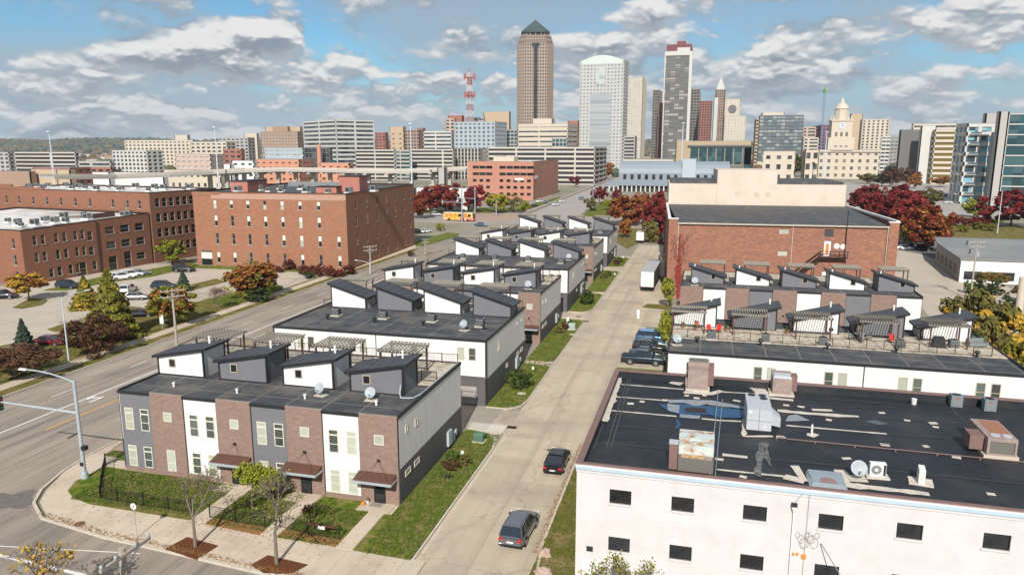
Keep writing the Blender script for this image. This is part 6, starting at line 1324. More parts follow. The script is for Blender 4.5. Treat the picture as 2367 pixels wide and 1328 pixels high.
# far rooftops and the wooded ridge
rr = random.Random(21); m = MB()
for i in range(420):
    px_ = rr.uniform(-150, 2500); D = rr.uniform(900, 2300); c = far(px_, D); w, d, h = rr.uniform(6, 22), rr.uniform(6, 18), rr.uniform(4, 11)
    m.box(c.x - w, c.y - d, 0, c.x + w, c.y + d, h, rr.randrange(4))
m.build('far_rooftops', [W_grey, W_brn, W_cream, W_red], kind='stuff')
hl = MB(); n = 60; prof = []
for i in range(n + 1):
    px_ = -700 + 3700 * i / n; D = 3300; c = far(px_, D); z = far_z(323, D) + 4 * math.sin(i * .9) + 3 * math.sin(i * 2.3) - (max(0, px_ - 500) / 1900) * 14
    prof.append((c, z))
vs = []
for c, z in prof:
    u = c.normalized(); vs += [tuple(c - u * 900)[:2] + (-1,), tuple(c)[:2] + (z - 8,), tuple(c + u * 900)[:2] + (z - 4,)]
hl.add(vs, [(3 * i, 3 * i + 3, 3 * i + 4, 3 * i + 1) for i in range(n)] + [(3 * i + 1, 3 * i + 4, 3 * i + 5, 3 * i + 2) for i in range(n)])
struct('hill', hl, mat('hill_green', (.075, .085, .035), (.06, .07, .03), scale=.01, coords='World'))

# ------------------------------------------------------------------ vegetation
def leafmat(name, cols, rough=.75):
    return mat(name, cols[0], cols[1], scale=1.2, rough=rough, spec=.25, island=cols, rnd=.12)
LM = {
 'maroon': leafmat('maroon_leaves', [(.16, .014, .016), (.10, .010, .012), (.21, .028, .02)]),
 'rust': leafmat('rust_leaves', [(.19, .036, .012), (.13, .022, .010), (.25, .07, .018)]),
 'orange': leafmat('orange_leaves', [(.27, .105, .025), (.20, .07, .02), (.33, .15, .03)]),
 'yellow': leafmat('yellow_leaves', [(.38, .23, .02), (.30, .17, .02), (.44, .30, .035)]),
 'gold': leafmat('gold_green_leaves', [(.23, .17, .014), (.12, .125, .014), (.08, .095, .012)]),
 'lime': leafmat('lime_leaves', [(.17, .20, .014), (.25, .24, .02), (.10, .13, .012)]),
 'green': leafmat('green_leaves', [(.05, .08, .014), (.075, .105, .018), (.035, .06, .012)]),
 'olive': leafmat('olive_leaves', [(.10, .10, .025), (.14, .11, .028), (.07, .075, .018)]),
 'dark': leafmat('dark_green_leaves', [(.026, .045, .012), (.038, .056, .015), (.018, .032, .010)]),
 'spruce': leafmat('spruce_needles', [(.05, .08, .05), (.04, .065, .035), (.07, .095, .065)]),
 'brown': leafmat('brown_leaves', [(.085, .038, .018), (.05, .024, .014), (.15, .06, .025)]),
 'pinkbrown': leafmat('pink_brown_twigs', [(.26, .16, .12), (.20, .12, .09), (.30, .19, .15)]),
}
def crown_mesh(kind, mname, n, seed, leaf):
    rr = random.Random(seed); m = MB(); V = Vector
    lobes = []
    for i in range(46):
        while True:
            p = V((rr.uniform(-1, 1), rr.uniform(-1, 1), rr.uniform(-1, 1)))
            if .35 < p.length < 1: break
        p = p.normalized() * rr.uniform(.40, .93)
        if kind == 'cone': h = (p.z + 1) / 2; p.x *= (1.05 - h); p.y *= (1.05 - h)
        if kind == 'flat': p.z = abs(p.z) * .8 - .25
        if kind == 'column': p.x *= .8; p.y *= .8
        lobes.append((p, rr.uniform(.09, .24)))
    for i in range(n):
        p, r = rr.choice(lobes)
        d = V((rr.gauss(0, 1), rr.gauss(0, 1), rr.gauss(0, 1))).normalized()
        c = p + d * r * rr.uniform(.65, 1.08) * (1 if kind != 'airy' else rr.uniform(.8, 1.4))
        if kind == 'cone': c.z = p.z + d.z * r * .6
        if kind == 'cone':
            h = rr.random() ** 1.3; th = rr.uniform(0, 6.28); tier = .82 + .18 * math.sin(h * 44 + math.sin(th * 5)); rad = (1.02 - h) * (rr.uniform(.55, 1) ** .5) * tier * (1 + .14 * math.sin(th * 3 + h * 9)) + .02
            c = V((rad * math.cos(th), rad * math.sin(th), 2 * h - 1 - rad * .12)); d = V((math.cos(th), math.sin(th), .5)).normalized()
        c = c * .5
        s = leaf * rr.uniform(.6, 1.4)
        nrm = (d + V((rr.gauss(0, .6), rr.gauss(0, .6), rr.gauss(0, .6)))).normalized(); a = nrm.orthogonal().normalized(); a.rotate(Matrix.Rotation(rr.uniform(0, 6.28), 3, nrm)); b = nrm.cross(a)
        m.add([c - a * s, c - b * s * .7 + nrm * s * .2, c + a * s, c + b * s * .7 - nrm * s * .2], [(0, 1, 2, 3)])
    return m.mesh('crown', LM[mname])
def trunk_mesh(m_, n=5, low=.32):
    "unit height trunk with limbs"
    rr = random.Random(n * 7); m = MB()
    m.cyl((0, 0, 0), (0, 0, low), .03, .022, n=7); m.cyl((0, 0, low), (.01, .01, .85), .022, .006, n=6)
    for i in range(9):
        a = i * 2.4 + rr.random(); z = low + .05 * i; L_ = rr.uniform(.16, .26)
        m.cyl((0, 0, z), (L_ * math.cos(a), L_ * math.sin(a), z + rr.uniform(.12, .25)), .011, .004, n=5)
    return m.mesh('trunk', m_)
def bare_mesh(seed, m_, twigs=5, spread=.5, low=.3):
    rr = random.Random(seed); m = MB(); tips = []
    def br(p, d, L_, r, k):
        q = p + d * L_; m.cyl(p, q, r, r * .62, n=5 if k > 1 else 4, cap=False)
        if k <= 1: tips.append(q)
        if k == 0: return
        for i in range(3 if k > 2 else twigs if k == 1 else 4):
            dd = (d + Vector((rr.gauss(0, spread), rr.gauss(0, spread), rr.gauss(.12, spread * .5)))).normalized(); br(q if i else p.lerp(q, .8), dd, L_ * rr.uniform(.58, .8), r * .6, k - 1)
    m.cyl((0, 0, 0), (0, 0, low), .019, .014, n=7)
    for i in range(3): br(Vector((0, 0, low)), Vector((rr.gauss(0, .35), rr.gauss(0, .35), 1)).normalized(), .21, .010, 4)
    return m.mesh('trunk', m_), tips
TRK = {'b': trunk_mesh(M_bark), 'g': trunk_mesh(M_bark2, 4)}
CR = {}
def crown_for(kind, mname, n, leaf, var):
    k = (kind, mname, n, var)
    if k not in CR: CR[k] = crown_mesh(kind, mname, n, hash(k[1]) % 97 + var * 13 if False else sum(map(ord, mname)) + var * 13, leaf)
    return CR[k]
tree_n = [0]
def tree(px_, pyb, pyt, w, mname, label, kind='round', group=None, n=3200, leaf=.036, low=.22, two=None, pos=None, name='tree', cat='tree'):
    b = at(px_, pyb) if pos is None else Vector(pos); h = hgt(px_, pyt, b) if pos is None else pyt
    dep = math.hypot(b.x, b.y) ; W = w * math.hypot(dep, H) / F if pos is None else w
    t = thing(name, label, cat, (b.x, b.y, 0), group=group); tree_n[0] += 1; v = tree_n[0] % 3
    o = inst('trunk', TRK['b'], t, scale=(h, h, h)); o.rotation_euler = (0, 0, tree_n[0] * 1.3)
    c = inst('crown', crown_for(kind, mname, n, leaf, v), t, loc=(0, 0, h * (low + (1 - low) / 2)), scale=(W * 1.08, W * 1.0, h * (1 - low) * 1.06)); c.rotation_euler = (0, 0, tree_n[0] * 2.1)
    if two: c2 = inst('crown_patch', crown_for(kind, two, n // 3, leaf, v + 1), t, loc=(0, 0, h * (low + (1 - low) / 2)), scale=(W * 1.05, W * 1.0, h * (1 - low) * 1.04)); c2.rotation_euler = (0, 0, 1 + tree_n[0])
    return t
def shrub(px_, pyb, w, hpx, mname, label, n=1600, leaf=.045, pos=None, two=None, name='shrub', kind='round'):
    b = at(px_, pyb) if pos is None else Vector(pos)
    s = math.hypot(math.hypot(b.x, b.y), H) / F if pos is None else 1; W, h = w * s, hpx * s * 1.05
    c = inst(name, None, None)if False else None
    t = thing(name, label, 'shrub', (b.x, b.y, .1)); tree_n[0] += 1
    inst('foliage', crown_for(kind, mname, n, leaf, tree_n[0] % 3), t, loc=(0, 0, h * .45), scale=(W * 1.06, W * .9, h * 1.15), rz=tree_n[0])
    if two: inst('foliage_patch', crown_for(kind, two, n // 3, leaf, 1), t, loc=(0, 0, h * .47), scale=(W * 1.08, W * .92, h * 1.17), rz=tree_n[0] + 2)
    st_ = MB(); 
    for k in range(4): st_.cyl((0, 0, 0), (W * .2 * math.cos(k * 1.57), W * .2 * math.sin(k * 1.57), h * .6), .04, .02, n=5)
    st_.build('stem', M_bark, t)
    return t
# parking lot and roadside on the left
tree(68, 695, 630, 78, 'yellow', 'bright yellow round maple on the lot island left of the mill door', 'round', two='orange', low=.3)
tree(200, 712, 640, 62, 'gold', 'golden tree half hidden behind the pointed conifer', 'cone', two='yellow', low=.08)
tree(262, 780, 626, 112, 'gold', 'pointed yellow-green conifer on the parking lot verge', 'cone', n=5200, two='olive', low=.1, leaf=.032)
tree(58, 815, 738, 52, 'spruce', 'small blue-green pine above the brown tree at the left edge', 'cone', low=.05)
tree(36, 878, 788, 150, 'brown', 'wide brown-leaved tree at the left edge of the verge', 'flat', low=.2, n=6000, leaf=.024)
tree(402, 752, 658, 100, 'gold', 'yellow-green tree behind the wooden utility pole', 'round', two='orange', low=.2, n=4200)
tree(425, 672, 624, 40, 'spruce', 'small blue spruce above the yellow-green tree by the utility pole', 'cone', low=.02)
tree(583, 690, 606, 118, 'orange', 'orange and yellow spreading tree before the orange brick mill', 'airy', two='gold', low=.12, n=4200)
tree(398, 612, 553, 62, 'lime', 'bright green tree in the nook between the mills', 'round', low=.2)
shrub(595, 698, 62, 34, 'dark', 'dark clipped evergreen under the orange and yellow tree')
shrub(225, 818, 130, 85, 'brown', 'large maroon-brown bush beside the street lamp on the verge', n=7500, leaf=.02)
shrub(250, 812, 30, 18, 'yellow', 'small yellow mum bush at the foot of the brown bush', n=1200)
for i, (x, y, w, h) in enumerate([(610, 626, 50, 16), (632, 628, 36, 14), (668, 624, 30, 22), (702, 633, 32, 20), (722, 636, 30, 22), (742, 638, 30, 24), (762, 640, 30, 24), (782, 640, 36, 16), (806, 634, 40, 20), (648, 630, 18, 10)]):
    shrub(x, y, w, h, 'brown', 'maroon hedge bush at the mill foot, %s in the row' % ['first from left', 'second from left', 'fourth from left', 'fifth from left', 'sixth from left', 'seventh from left', 'eighth from left', 'ninth from left', 'last at the corner', 'third from left'][i], n=1200, two='maroon')
shrub(716, 643, 34, 14, 'dark', 'dark green bush on the island in front of the hedge', n=1200)
shrub(950, 592, 22, 12, 'brown', 'brown bush at the far corner of the orange brick mill', n=1200)
# mid-distance maroon rows
MR = [(968, 505, 445, 62, 'rust', 'rust coloured tree at the left end of the maroon row by the mill', 'maroon'), (995, 492, 430, 84, 'maroon', 'deep maroon tree, second in the row by the mill', None), (1030, 492, 430, 86, 'rust', 'brown-orange tree in the middle of the maroon row', 'maroon'), (1050, 482, 424, 84, 'maroon', 'tallest maroon tree at the back of the row', None), (1095, 490, 430, 66, 'maroon', 'round maroon tree at the right end of the row near the bus', None)]
for (x, yb, yt, w, c, l, two) in MR: tree(x, yb, yt, w, c, l, 'round', two=two, low=.12)
tree(1150, 492, 447, 56, 'lime', 'yellow-green tree left of the red office entrance', low=.15, two='yellow'); tree(1187, 490, 449, 56, 'olive', 'half bare olive tree before the red office', low=.15, kind='airy', n=1200); tree(1212, 492, 462, 32, 'lime', 'small lime tree right of the olive tree', low=.1)
shrub(1018, 533, 26, 17, 'lime', 'yellow-green bush near the parked white cars', n=1200)
tree(1385, 472, 431, 46, 'maroon', 'maroon tree on the avenue corner'); tree(1424, 468, 438, 28, 'maroon', 'small maroon tree near the bridge end'); tree(1366, 488, 455, 36, 'olive', 'olive tree below the maroon avenue tree', low=.1); tree(1412, 486, 458, 40, 'lime', 'green bush-like tree right of the avenue', low=.08)
tree(1450, 520, 452, 92, 'rust', 'large rust coloured tree above the farthest row of houses', low=.08, two='orange', n=4200); tree(1487, 508, 446, 58, 'orange', 'orange topped tree behind the large rust tree', low=.1, two='rust'); tree(1522, 552, 444, 86, 'maroon', 'dark maroon tree at the left corner of the brick warehouse', low=.06, two='rust', n=4200)
tree(1444, 550, 503, 34, 'orange', 'small orange tree beside the farthest townhouse', low=.1, two='rust'); tree(1504, 562, 505, 42, 'olive', 'olive green tree behind the white box truck', low=.08)
shrub(1415, 500, 36, 14, 'rust', 'low rust coloured shrub by the avenue', n=1200)
tree(1402, 414, 374, 38, 'orange', 'distant orange tree beside the beige car park', low=.1); tree(1330, 432, 405, 28, 'maroon', 'distant red tree at the avenue bend'); tree(1354, 420, 398, 22, 'lime', 'distant yellow tree beside the red one'); tree(1371, 420, 399, 22, 'maroon', 'distant small red tree below the beige car park')
tree(1783, 392, 364, 38, 'dark', 'dark green tree before the cream annex'); tree(1836, 408, 358, 50, 'olive', 'olive brown tree before the brown grey columned building', two='dark')
for (x, yb, yt, w, c, l, two) in [(1998, 492, 428, 78, 'maroon', 'maroon tree touching the right end of the cream upper storey', None), (2035, 520, 436, 92, 'maroon', 'maroon tree behind the warehouse corner', 'rust'), (2078, 535, 428, 104, 'maroon', 'highest maroon tree right of the warehouse', None), (2098, 560, 458, 100, 'maroon', 'dark red tree sloping down to the parking bays', 'rust'), (2146, 582, 476, 96, 'rust', 'orange-red tree with visible trunks left of the rail line', 'orange')]:
    tree(x, yb, yt, w, c, l, 'round', two=two, low=.12, n=4200)
tree(2108, 568, 515, 50, 'lime', 'small yellow-green tree in front of the maroon trees', low=.1, two='yellow'); tree(2150, 478, 436, 56, 'olive', 'olive tree between the maroon crowns and the far lot', low=.1)
tree(2250, 502, 458, 50, 'lime', 'round lime tree in front of the condominium', low=.12, kind='column'); tree(2336, 524, 440, 112, 'maroon', 'huge dark maroon tree at the right edge before the condominium', low=.08, n=4200)
for i, x in enumerate((2205, 2232, 2258, 2284)): shrub(x, 522, 34, 18, 'maroon', 'clipped maroon hedge section, %s before the condominium' % ordn[i], n=1200)
for i, (x, y) in enumerate(((2260, 530), (2290, 534), (2225, 536))): shrub(x, y, 30, 14, 'gold', 'yellow roadside scrub, %s by the rail verge' % ordn[i], n=1200)
for (x, yb, yt, w, c, l) in [(2005, 425, 400, 44, 'olive', 'green tree at the courthouse right corner'), (2038, 430, 402, 40, 'dark', 'dark green tree behind the maroon crowns'), (2060, 432, 384, 42, 'brown', 'brown orange tree before the slate block'), (2095, 430, 388, 48, 'brown', 'broad rusty brown tree before the slate block', ), (2112, 436, 400, 30, 'orange', 'orange-brown small tree at the far lot corner'), (2172, 432, 406, 44, 'orange', 'faded orange tree in the far lot')]:
    tree(x, yb, yt, w, c, l, 'round', low=.15)
tree(1543, 712, 640, 36, 'lime', 'slender green tree by the creeper on the brick warehouse', 'column', low=.25, two='olive'); tree(1541, 800, 712, 44, 'lime', 'narrow yellow-green tree beside the parked cars', 'column', low=.12, two='gold')
# right of the deck rows
for (x, y, h, w, l, c) in [(33.5, 101, 10.5, 9.5, 'big yellow-green tree beyond the end of the penthouse row', 'olive'), (38.5, 104, 8, 7, 'yellow topped tree along the rear alley', 'gold'), (34.5, 88, 7.2, 6.5, 'golden tree beyond the rightmost deck', 'gold'), (33.5, 80, 6.0, 5.5, 'yellow-green tree by the grey sofa deck', 'lime'), (33.2, 75, 5.2, 4.6, 'golden bushy tree at the right edge below the deck row', 'gold'), (41, 96, 5, 4.5, 'small golden tree at the alley bend', 'gold')]:
    tree(0, 0, h, w, c, l, pos=(x, y, 0), low=.05, two='yellow' if c != 'lime' else 'gold', n=4200)
tree(2292, 672, 622, 66, 'olive', 'olive and orange tree before the white shed front', 'flat', two='orange', low=.3); shrub(2283, 678, 70, 26, 'dark', 'dark clipped hedge below the olive and orange tree', n=1200)
shrub(2240, 678, 26, 26, 'green', 'green bush at the shed corner', n=1200); tree(2364, 700, 650, 40, 'brown', 'brown leaved shrub tree at the right frame edge', 'flat', low=.2); shrub(2335, 715, 50, 28, 'dark', 'dark leaf mass standing in for the tree shadow by the thick pole at the right edge', n=1200)  # last dark leaf mass stands in for the shadow left of the pole
# lawn shrubs along the drive
shrub(0, 0, 3.5, 2.3, 'green', 'large round green shrub beside the second row end wall', pos=(-20.35, 80.6, 0), n=2600, leaf=.032, two='dark'); shrub(0, 0, 3.2, 2.3, 'green', 'round green shrub beside the fourth row end wall', pos=(-20.2, 129.5, 0), n=2200, leaf=.035, two='dark')
shrub(0, 0, 2.6, 1.8, 'brown', 'reddish topped shrub behind the round shrub of the fourth row', pos=(-20.6, 133, 0), n=1200)
for i, (x, y, w, h, c) in enumerate([(-20.7, 57.3, 1.7, .9, 'brown'), (-19.9, 58.6, 1.5, .9, 'olive'), (-21.3, 59.2, 1.6, .9, 'green'), (-20.5, 55.6, 1.2, .6, 'green'), (-20.8, 107.5, 1.8, 1.0, 'olive'), (-20.4, 110, 2.0, 1.1, 'brown'), (-20.2, 112.8, 1.4, 1.0, 'green'), (-20.8, 157, 2, 1.1, 'olive'), (-20.3, 160, 2, 1.2, 'green'), (-20.3, 176, 2, 1.4, 'brown'), (-20.2, 180, 2, 1.4, 'green'), (-29.0, 47.2, 1.0, .5, 'brown')]):
    shrub(0, 0, w, h, c, ['low reddish perennial clump on the nearest side lawn', 'olive grass clump beside the reddish one', 'green perennial clump by the charcoal end wall', 'small green mound in front of the perennial clumps', 'olive bedding clump near the third row meter cabinets', 'brown bedding clump between olive and green ones', 'green bedding clump by the white utility box', 'olive planting on the fifth row lawn', 'green planting on the fifth row lawn', 'brown planting on the farthest lawn', 'green planting at the end of the farthest lawn', 'dry flower clump beside the last front walk'][i], pos=(x, y, 0), n=1200, leaf=.07)
# bare and sparse trees near the corner
def sparse(pos, h, seed, label, mb_, leafm=None, nl=0, w=1., spread=.5, ls=.09, lowz=.3, fr=(0, 1)):
    key = ('bare', seed, mb_.name)
    me, tips = bare_mesh(seed, mb_, spread=spread, low=lowz)
    t = thing('tree', label, 'tree', (pos[0], pos[1], 0.1)); inst('trunk', me, t, scale=(h * w, h * w, h))
    if leafm and nl:
        rr = random.Random(seed); m = MB(); tips = [q for q in tips if fr[0] <= q.z <= fr[1]]
        for i in range(nl):
            q = rr.choice(tips); c = Vector((q.x * h * w, q.y * h * w, q.z * h)) + Vector((rr.gauss(0, .14), rr.gauss(0, .14), rr.gauss(0, .14)))
            a = Vector((rr.gauss(0, 1), rr.gauss(0, 1), rr.gauss(0, .6))).normalized() * ls * rr.uniform(.6, 1.2); b = a.cross(Vector((rr.gauss(0, 1), rr.gauss(0, 1), 1))).normalized() * ls * .7
            m.add([c - a, c - b, c + a, c + b], [(0, 1, 2, 3)])
        m.build('leaves', LM[leafm], t)
    return t
p = at(452, 1267); sparse(p, 7.2, 11, 'bare young tree in the left square mulch bed', M_bark2, 'gold', 260, .92, .58)
p = at(640, 1306); sparse(p, 7.7, 23, 'forked bare tree in the right mulch bed', M_bark2, 'gold', 300, .95, .5)
sparse((-33.4, 46.6), 4.3, 31, 'leafy lime-yellow tree in the middle front garden', M_bark2, 'lime', 3400, 1.15, .5, .11, .25)
sparse((-37.5, 31.2), 5.4, 41, 'sparse yellow-leaved tree at the bottom left corner', M_bark, 'yellow', 240, 1.4, .55, .13)
p = at(1470, 1480); sparse((-3.6, 36.4), 7.1, 43, 'sparse pale yellow tree in front of the white building', M_bark, 'gold', 900, .9, .45, .09)
for (x, y, h, s, l, mm, lf, nl) in [(-52.4, 71.0, 6.2, 51, 'bare pinkish tree behind the first pergola row', M_bark, 'pinkbrown', 500), (-51.5, 80.5, 6.5, 53, 'thin bare tree at the left end of the second row', M_bark, 'pinkbrown', 420), (-51, 87, 5.5, 57, 'sparse orange tree left of the second row roof', M_bark, 'orange', 420), (-50.6, 113, 6.5, 59, 'sparse orange tree behind the third row penthouses', M_bark, 'orange', 520), (-50.8, 61.5, 7, 63, 'bare reddish tree behind the charcoal corner', M_bark, 'pinkbrown', 350)]:
    sparse((x, y), h, s, l, mm, lf, nl, 1.0, .5, .09)
p = at(497, 716); sparse(p, 5.4, 71, 'small bare purple-brown tree on the green verge', M_bark, 'pinkbrown', 900, 1.3, .6, .10, .2)
p = at(182, 778); sparse(p, 4.2, 73, 'pale bare shrub left of the brown bush', M_bark2, 'pinkbrown', 500, 1.7, .6, .07, .08)

# ---- forest on the ridge
m = MB(); rr = random.Random(77)
for i in range(5200):
    k = rr.random() * n; i0 = min(int(k), n - 1); c, z = prof[i0]; c2, z2 = prof[i0 + 1]; f_ = k - i0; cc = c.lerp(c2, f_); zz_ = z + (z2 - z) * f_
    u = cc.normalized(); s = rr.uniform(-850, 20) if rr.random() < .7 else 0; p = cc + u * s; base = (zz_ - 8) * (1 + s / 900) ; r = rr.uniform(9, 17)
    hh = base + rr.uniform(5, 12); v0 = len(m.v)
    m.lathe([(0, hh + r * .35), (r * .75, hh), (r, hh - r * .5), (r * .6, base - 4)], 5, (p.x, p.y), rr.randrange(4))
FM = [mat('far_forest_' + a, b, tuple(x * .7 for x in b), scale=.05) for a, b in (('green', (.065, .085, .05)), ('olive', (.11, .105, .05)), ('rust', (.15, .095, .055)), ('dark', (.045, .06, .05)))]
m.build('forest', FM, kind='stuff')
m = MB(); rr = random.Random(78)
for i in range(900):
    px_ = rr.uniform(-200, 2600); D = rr.uniform(700, 2300); c = far(px_, D); r = rr.uniform(4, 8); hh = rr.uniform(5, 11)
    m.lathe([(0, hh + r * .3), (r * .8, hh), (r, hh - r * .5), (r * .5, 0)], 6, (c.x, c.y), rr.randrange(4))
m.build('town_trees', FM, kind='stuff')

# ------------------------------------------------------------------ vehicles
PAINT = {}
def paintm(n_, c, metal=.4):
    return mat('car_paint_' + n_, c, tuple(x * .96 for x in c), scale=.2, rough=.28, metal=metal, spec=.5, coat=.8)
CARS = {}; ARCH = {}
def car_meshes(kind):
    if kind in CARS: return CARS[kind]
    if kind == 'sedan': L_, W, st = 4.7, 1.82, [(-2.35, .45, .80), (-2.2, .34, .92), (-1.5, .25, .96), (-.9, .25, .95), (.9, .25, .93), (1.6, .25, .86), (2.15, .3, .74), (2.35, .42, .62)]; gh = (-1.75, -1.0, .35, 1.15, .94, 1.42)
    elif kind == 'suv': L_, W, st = 4.75, 1.88, [(-2.38, .5, .95), (-2.25, .36, 1.06), (-1.5, .28, 1.08), (.9, .28, 1.05), (1.6, .28, .99), (2.15, .33, .86), (2.38, .46, .7)]; gh = (-2.22, -1.85, .3, 1.15, 1.05, 1.70)
    elif kind == 'pickup': L_, W, st = 5.7, 1.98, [(-2.85, .55, 1.02), (-2.75, .45, 1.10), (-.7, .42, 1.10), (-.6, .42, 1.12), (1.3, .42, 1.12), (2.2, .42, 1.06), (2.75, .45, .98), (2.85, .55, .8)]; gh = (-.95, -.75, .75, 1.5, 1.1, 1.85)
    b = MB(); n = len(st); h = W / 2; prof_ = []
    for (x, z0, z1) in st:
        e = abs(x) / (L_ / 2); nar = 1 - .10 * max(0, e - .7) / .3
        w = h * nar; zm = z0 + (z1 - z0) * .62
        prof_.append([(x, -w * .93, z0), (x, -w, z0 + .12), (x, -w, zm), (x, -w * .93, z1), (x, -w * .55, z1 + .03), (x, w * .55, z1 + .03), (x, w * .93, z1), (x, w, zm), (x, w, z0 + .12), (x, w * .93, z0)])
    vs = [p for P in prof_ for p in P]; k = 10
    fs = [(i * k + j, i * k + (j + 1) % k, (i + 1) * k + (j + 1) % k, (i + 1) * k + j) for i in range(n - 1) for j in range(k)] + [tuple(range(k)), tuple((n - 1) * k + k - 1 - j for j in range(k))]
    b.add(vs, [tuple(reversed(f)) for f in fs])
    if kind == 'pickup':
        pass
    body = b
    xa, xb, xc, xd, zb, zt = gh; wg, wr = W / 2 * .90, W / 2 * .70
    g = MB(); g.hexa([(xa, -wg, zb - .02), (xd, -wg, zb - .02), (xd, wg, zb - .02), (xa, wg, zb - .02)], [(xb, -wr, zt - .04), (xc, -wr, zt - .04), (xc, wr, zt - .04), (xb, wr, zt - .04)])
    r = MB(); q = .05
    r.hexa([(xb - .06, -wr - .03, zt - .05), (xc + .06, -wr - .03, zt - .05), (xc + .06, wr + .03, zt - .05), (xb - .06, wr + .03, zt - .05)], [(xb + .1, -wr + .12, zt + .02), (xc - .1, -wr + .12, zt + .02), (xc - .1, wr - .12, zt + .02), (xb + .1, wr - .12, zt + .02)])
    for (xx0, xx1) in ((xa, xb), (xd, xc)):
        for s in (-1, 1): r.cyl((xx0, s * wg, zb - .01), (xx1, s * wr, zt - .03), .045, n=5)
    xm = (xb + xc) / 2 - .1
    for s in (-1, 1): r.cyl((xm, s * (wg - .0), zb), (xm, s * wr, zt - .03), .04, n=5)
    if kind == 'suv':
        for s in (-1, 1): r.cyl((-1.25, s * wg, zb), (-1.25, s * wr, zt - .03), .06, n=5); r.cyl((xb + .1, s * (wr - .06), zt + .05), (xc - .1, s * (wr - .06), zt + .05), .02, n=5)
    wb_ = L_ * .29; wh = []
    R_ = .34 if kind != 'pickup' else .41
    tyre = MB(); tyre.cyl((0, -.11, 0), (0, .11, 0), R_, n=18); rim = MB(); rim.cyl((0, -.12, 0), (0, -.105, 0), R_ * .62, n=12)
    rim.cyl((0, .105, 0), (0, .12, 0), R_ * .62, n=12)
    arch = MB()
    arch.cyl((0, -.068, 0), (0, .068, 0), R_ + .06, n=16); ARCH[kind] = arch.mesh('wheel_arch', M_trim)
    e = L_ / 2
    zt_ = st[0][2]; tl = MB().box(-e - .02, 0, zt_ - .16, -e + .12, .28, zt_ + .02); hl_ = MB().box(e - .2, 0, st[-1][2] - .04, e + .0, .36, st[-1][2] + .08)
    lp = MB().box(-e - .025, -.24, zt_ - .32, -e - .01, .24, zt_ - .2)
    bp = MB(); bp.box(-e - .04, -W / 2 * .88, .38, -e + .15, W / 2 * .88, .5); bp.box(e - .15, -W / 2 * .88, .3, e + .03, W / 2 * .88, .42)
    mi = MB().box(-.07, 0, 0, .07, .2, .13)
    bed = MB()
    if kind == 'pickup': bed.box(-2.7, -.82, 1.135, -1.0, .82, 1.15)
    mats_ = {'body': body, 'windows': g, 'roof': r, 'bumper': bp}
    CARS[kind] = ({k_: v.mesh(k_, M_trim) for k_, v in mats_.items()}, tyre.mesh('wheel', M_tyre), rim.mesh('rim', M_rim), tl.mesh('tail_light', M_red), hl_.mesh('headlight', M_lamp), lp.mesh('licence_plate', M_pipe), mi.mesh('mirror', M_trim), bed.mesh('load_bed', M_trim) if kind == 'pickup' else None, (L_, W, wb_, R_, zt_, st[-1][2], gh))
    for me in (CARS[kind][0]['body'],): me.polygons.foreach_set('use_smooth', [False] * len(me.polygons))
    return CARS[kind]
def car(kind, paint, loc, rz, label, small=False, cat='car', name='parked_car', group='parked and passing cars'):
    parts, ty, ri, tl, hl_, lp, mi, bed, (L_, W, wb_, R_, zt_, zf, gh) = car_meshes(kind)
    t = thing(name, label, cat, (loc[0], loc[1], loc[2] if len(loc) > 2 else .05), rz, group=group)
    for k_, me in parts.items():
        mm = paint if k_ in ('body', 'roof') else (M_carglass if k_ == 'windows' else M_trim)
        o_ = None
        if k_ in ('body', 'roof'):
            kk = (kind, k_, paint.name)
            if kk not in PAINT: q = me.copy(); q.materials.clear(); q.materials.append(paint); PAINT[kk] = q
            o_ = inst(k_, PAINT[kk], t)
            if k_ == 'body' and not small:
                md = o_.modifiers.new('smooth', 'SUBSURF'); md.levels = md.render_levels = 2
                for p_ in o_.data.polygons: p_.use_smooth = True
        else:
            if me.materials[0] != mm: me.materials[0] = mm
            inst(k_, me, t)
    for sx in (-1, 1):
        for s in (-1, 1): w = inst('wheel', ty, t, loc=(sx * wb_, s * (W / 2 - .1), R_)); inst('rim', ri, w); inst('wheel_arch', ARCH[kind], t, loc=(sx * wb_, s * (W / 2 - .062), R_ + .02))
    if small: return t
    for s in (-1, 1):
        inst('tail_light', tl, t, loc=(0, W / 2 * .88 - .28 if s > 0 else -W / 2 * .88, 0)); inst('headlight', hl_, t, loc=(0, W / 2 * .88 - .36 if s > 0 else -W / 2 * .88, 0))
        inst('mirror', mi, t, loc=(gh[3] - .25, W / 2 - .05 if s > 0 else -W / 2 - .15, gh[4]))
    inst('licence_plate', lp, t)
    if bed: inst('load_bed', bed, t)
    return t
P_black = paintm('black', (.008, .009, .012)); P_grey = paintm('grey', (.20, .205, .23), .7); P_white = paintm('white', (.7, .7, .7), .0); P_silver = paintm('silver', (.42, .43, .45), .7)
P_navy = paintm('navy', (.015, .03, .045)); P_blue = paintm('blue', (.05, .14, .26), .6); P_lblue = paintm('pale_blue', (.12, .22, .36), .6); P_red = paintm('red', (.22, .01, .02)); P_teal = paintm('teal', (.05, .11, .13), .6)
UP = math.pi / 2
car('sedan', P_black, (-11.85, 60.7, .05), UP + .02, 'glossy black sedan on the drive, seen from behind'); car('suv', P_grey, (-12.15, 48.2, .05), UP - .04, 'grey sport utility car parked on the drive nearest the camera')
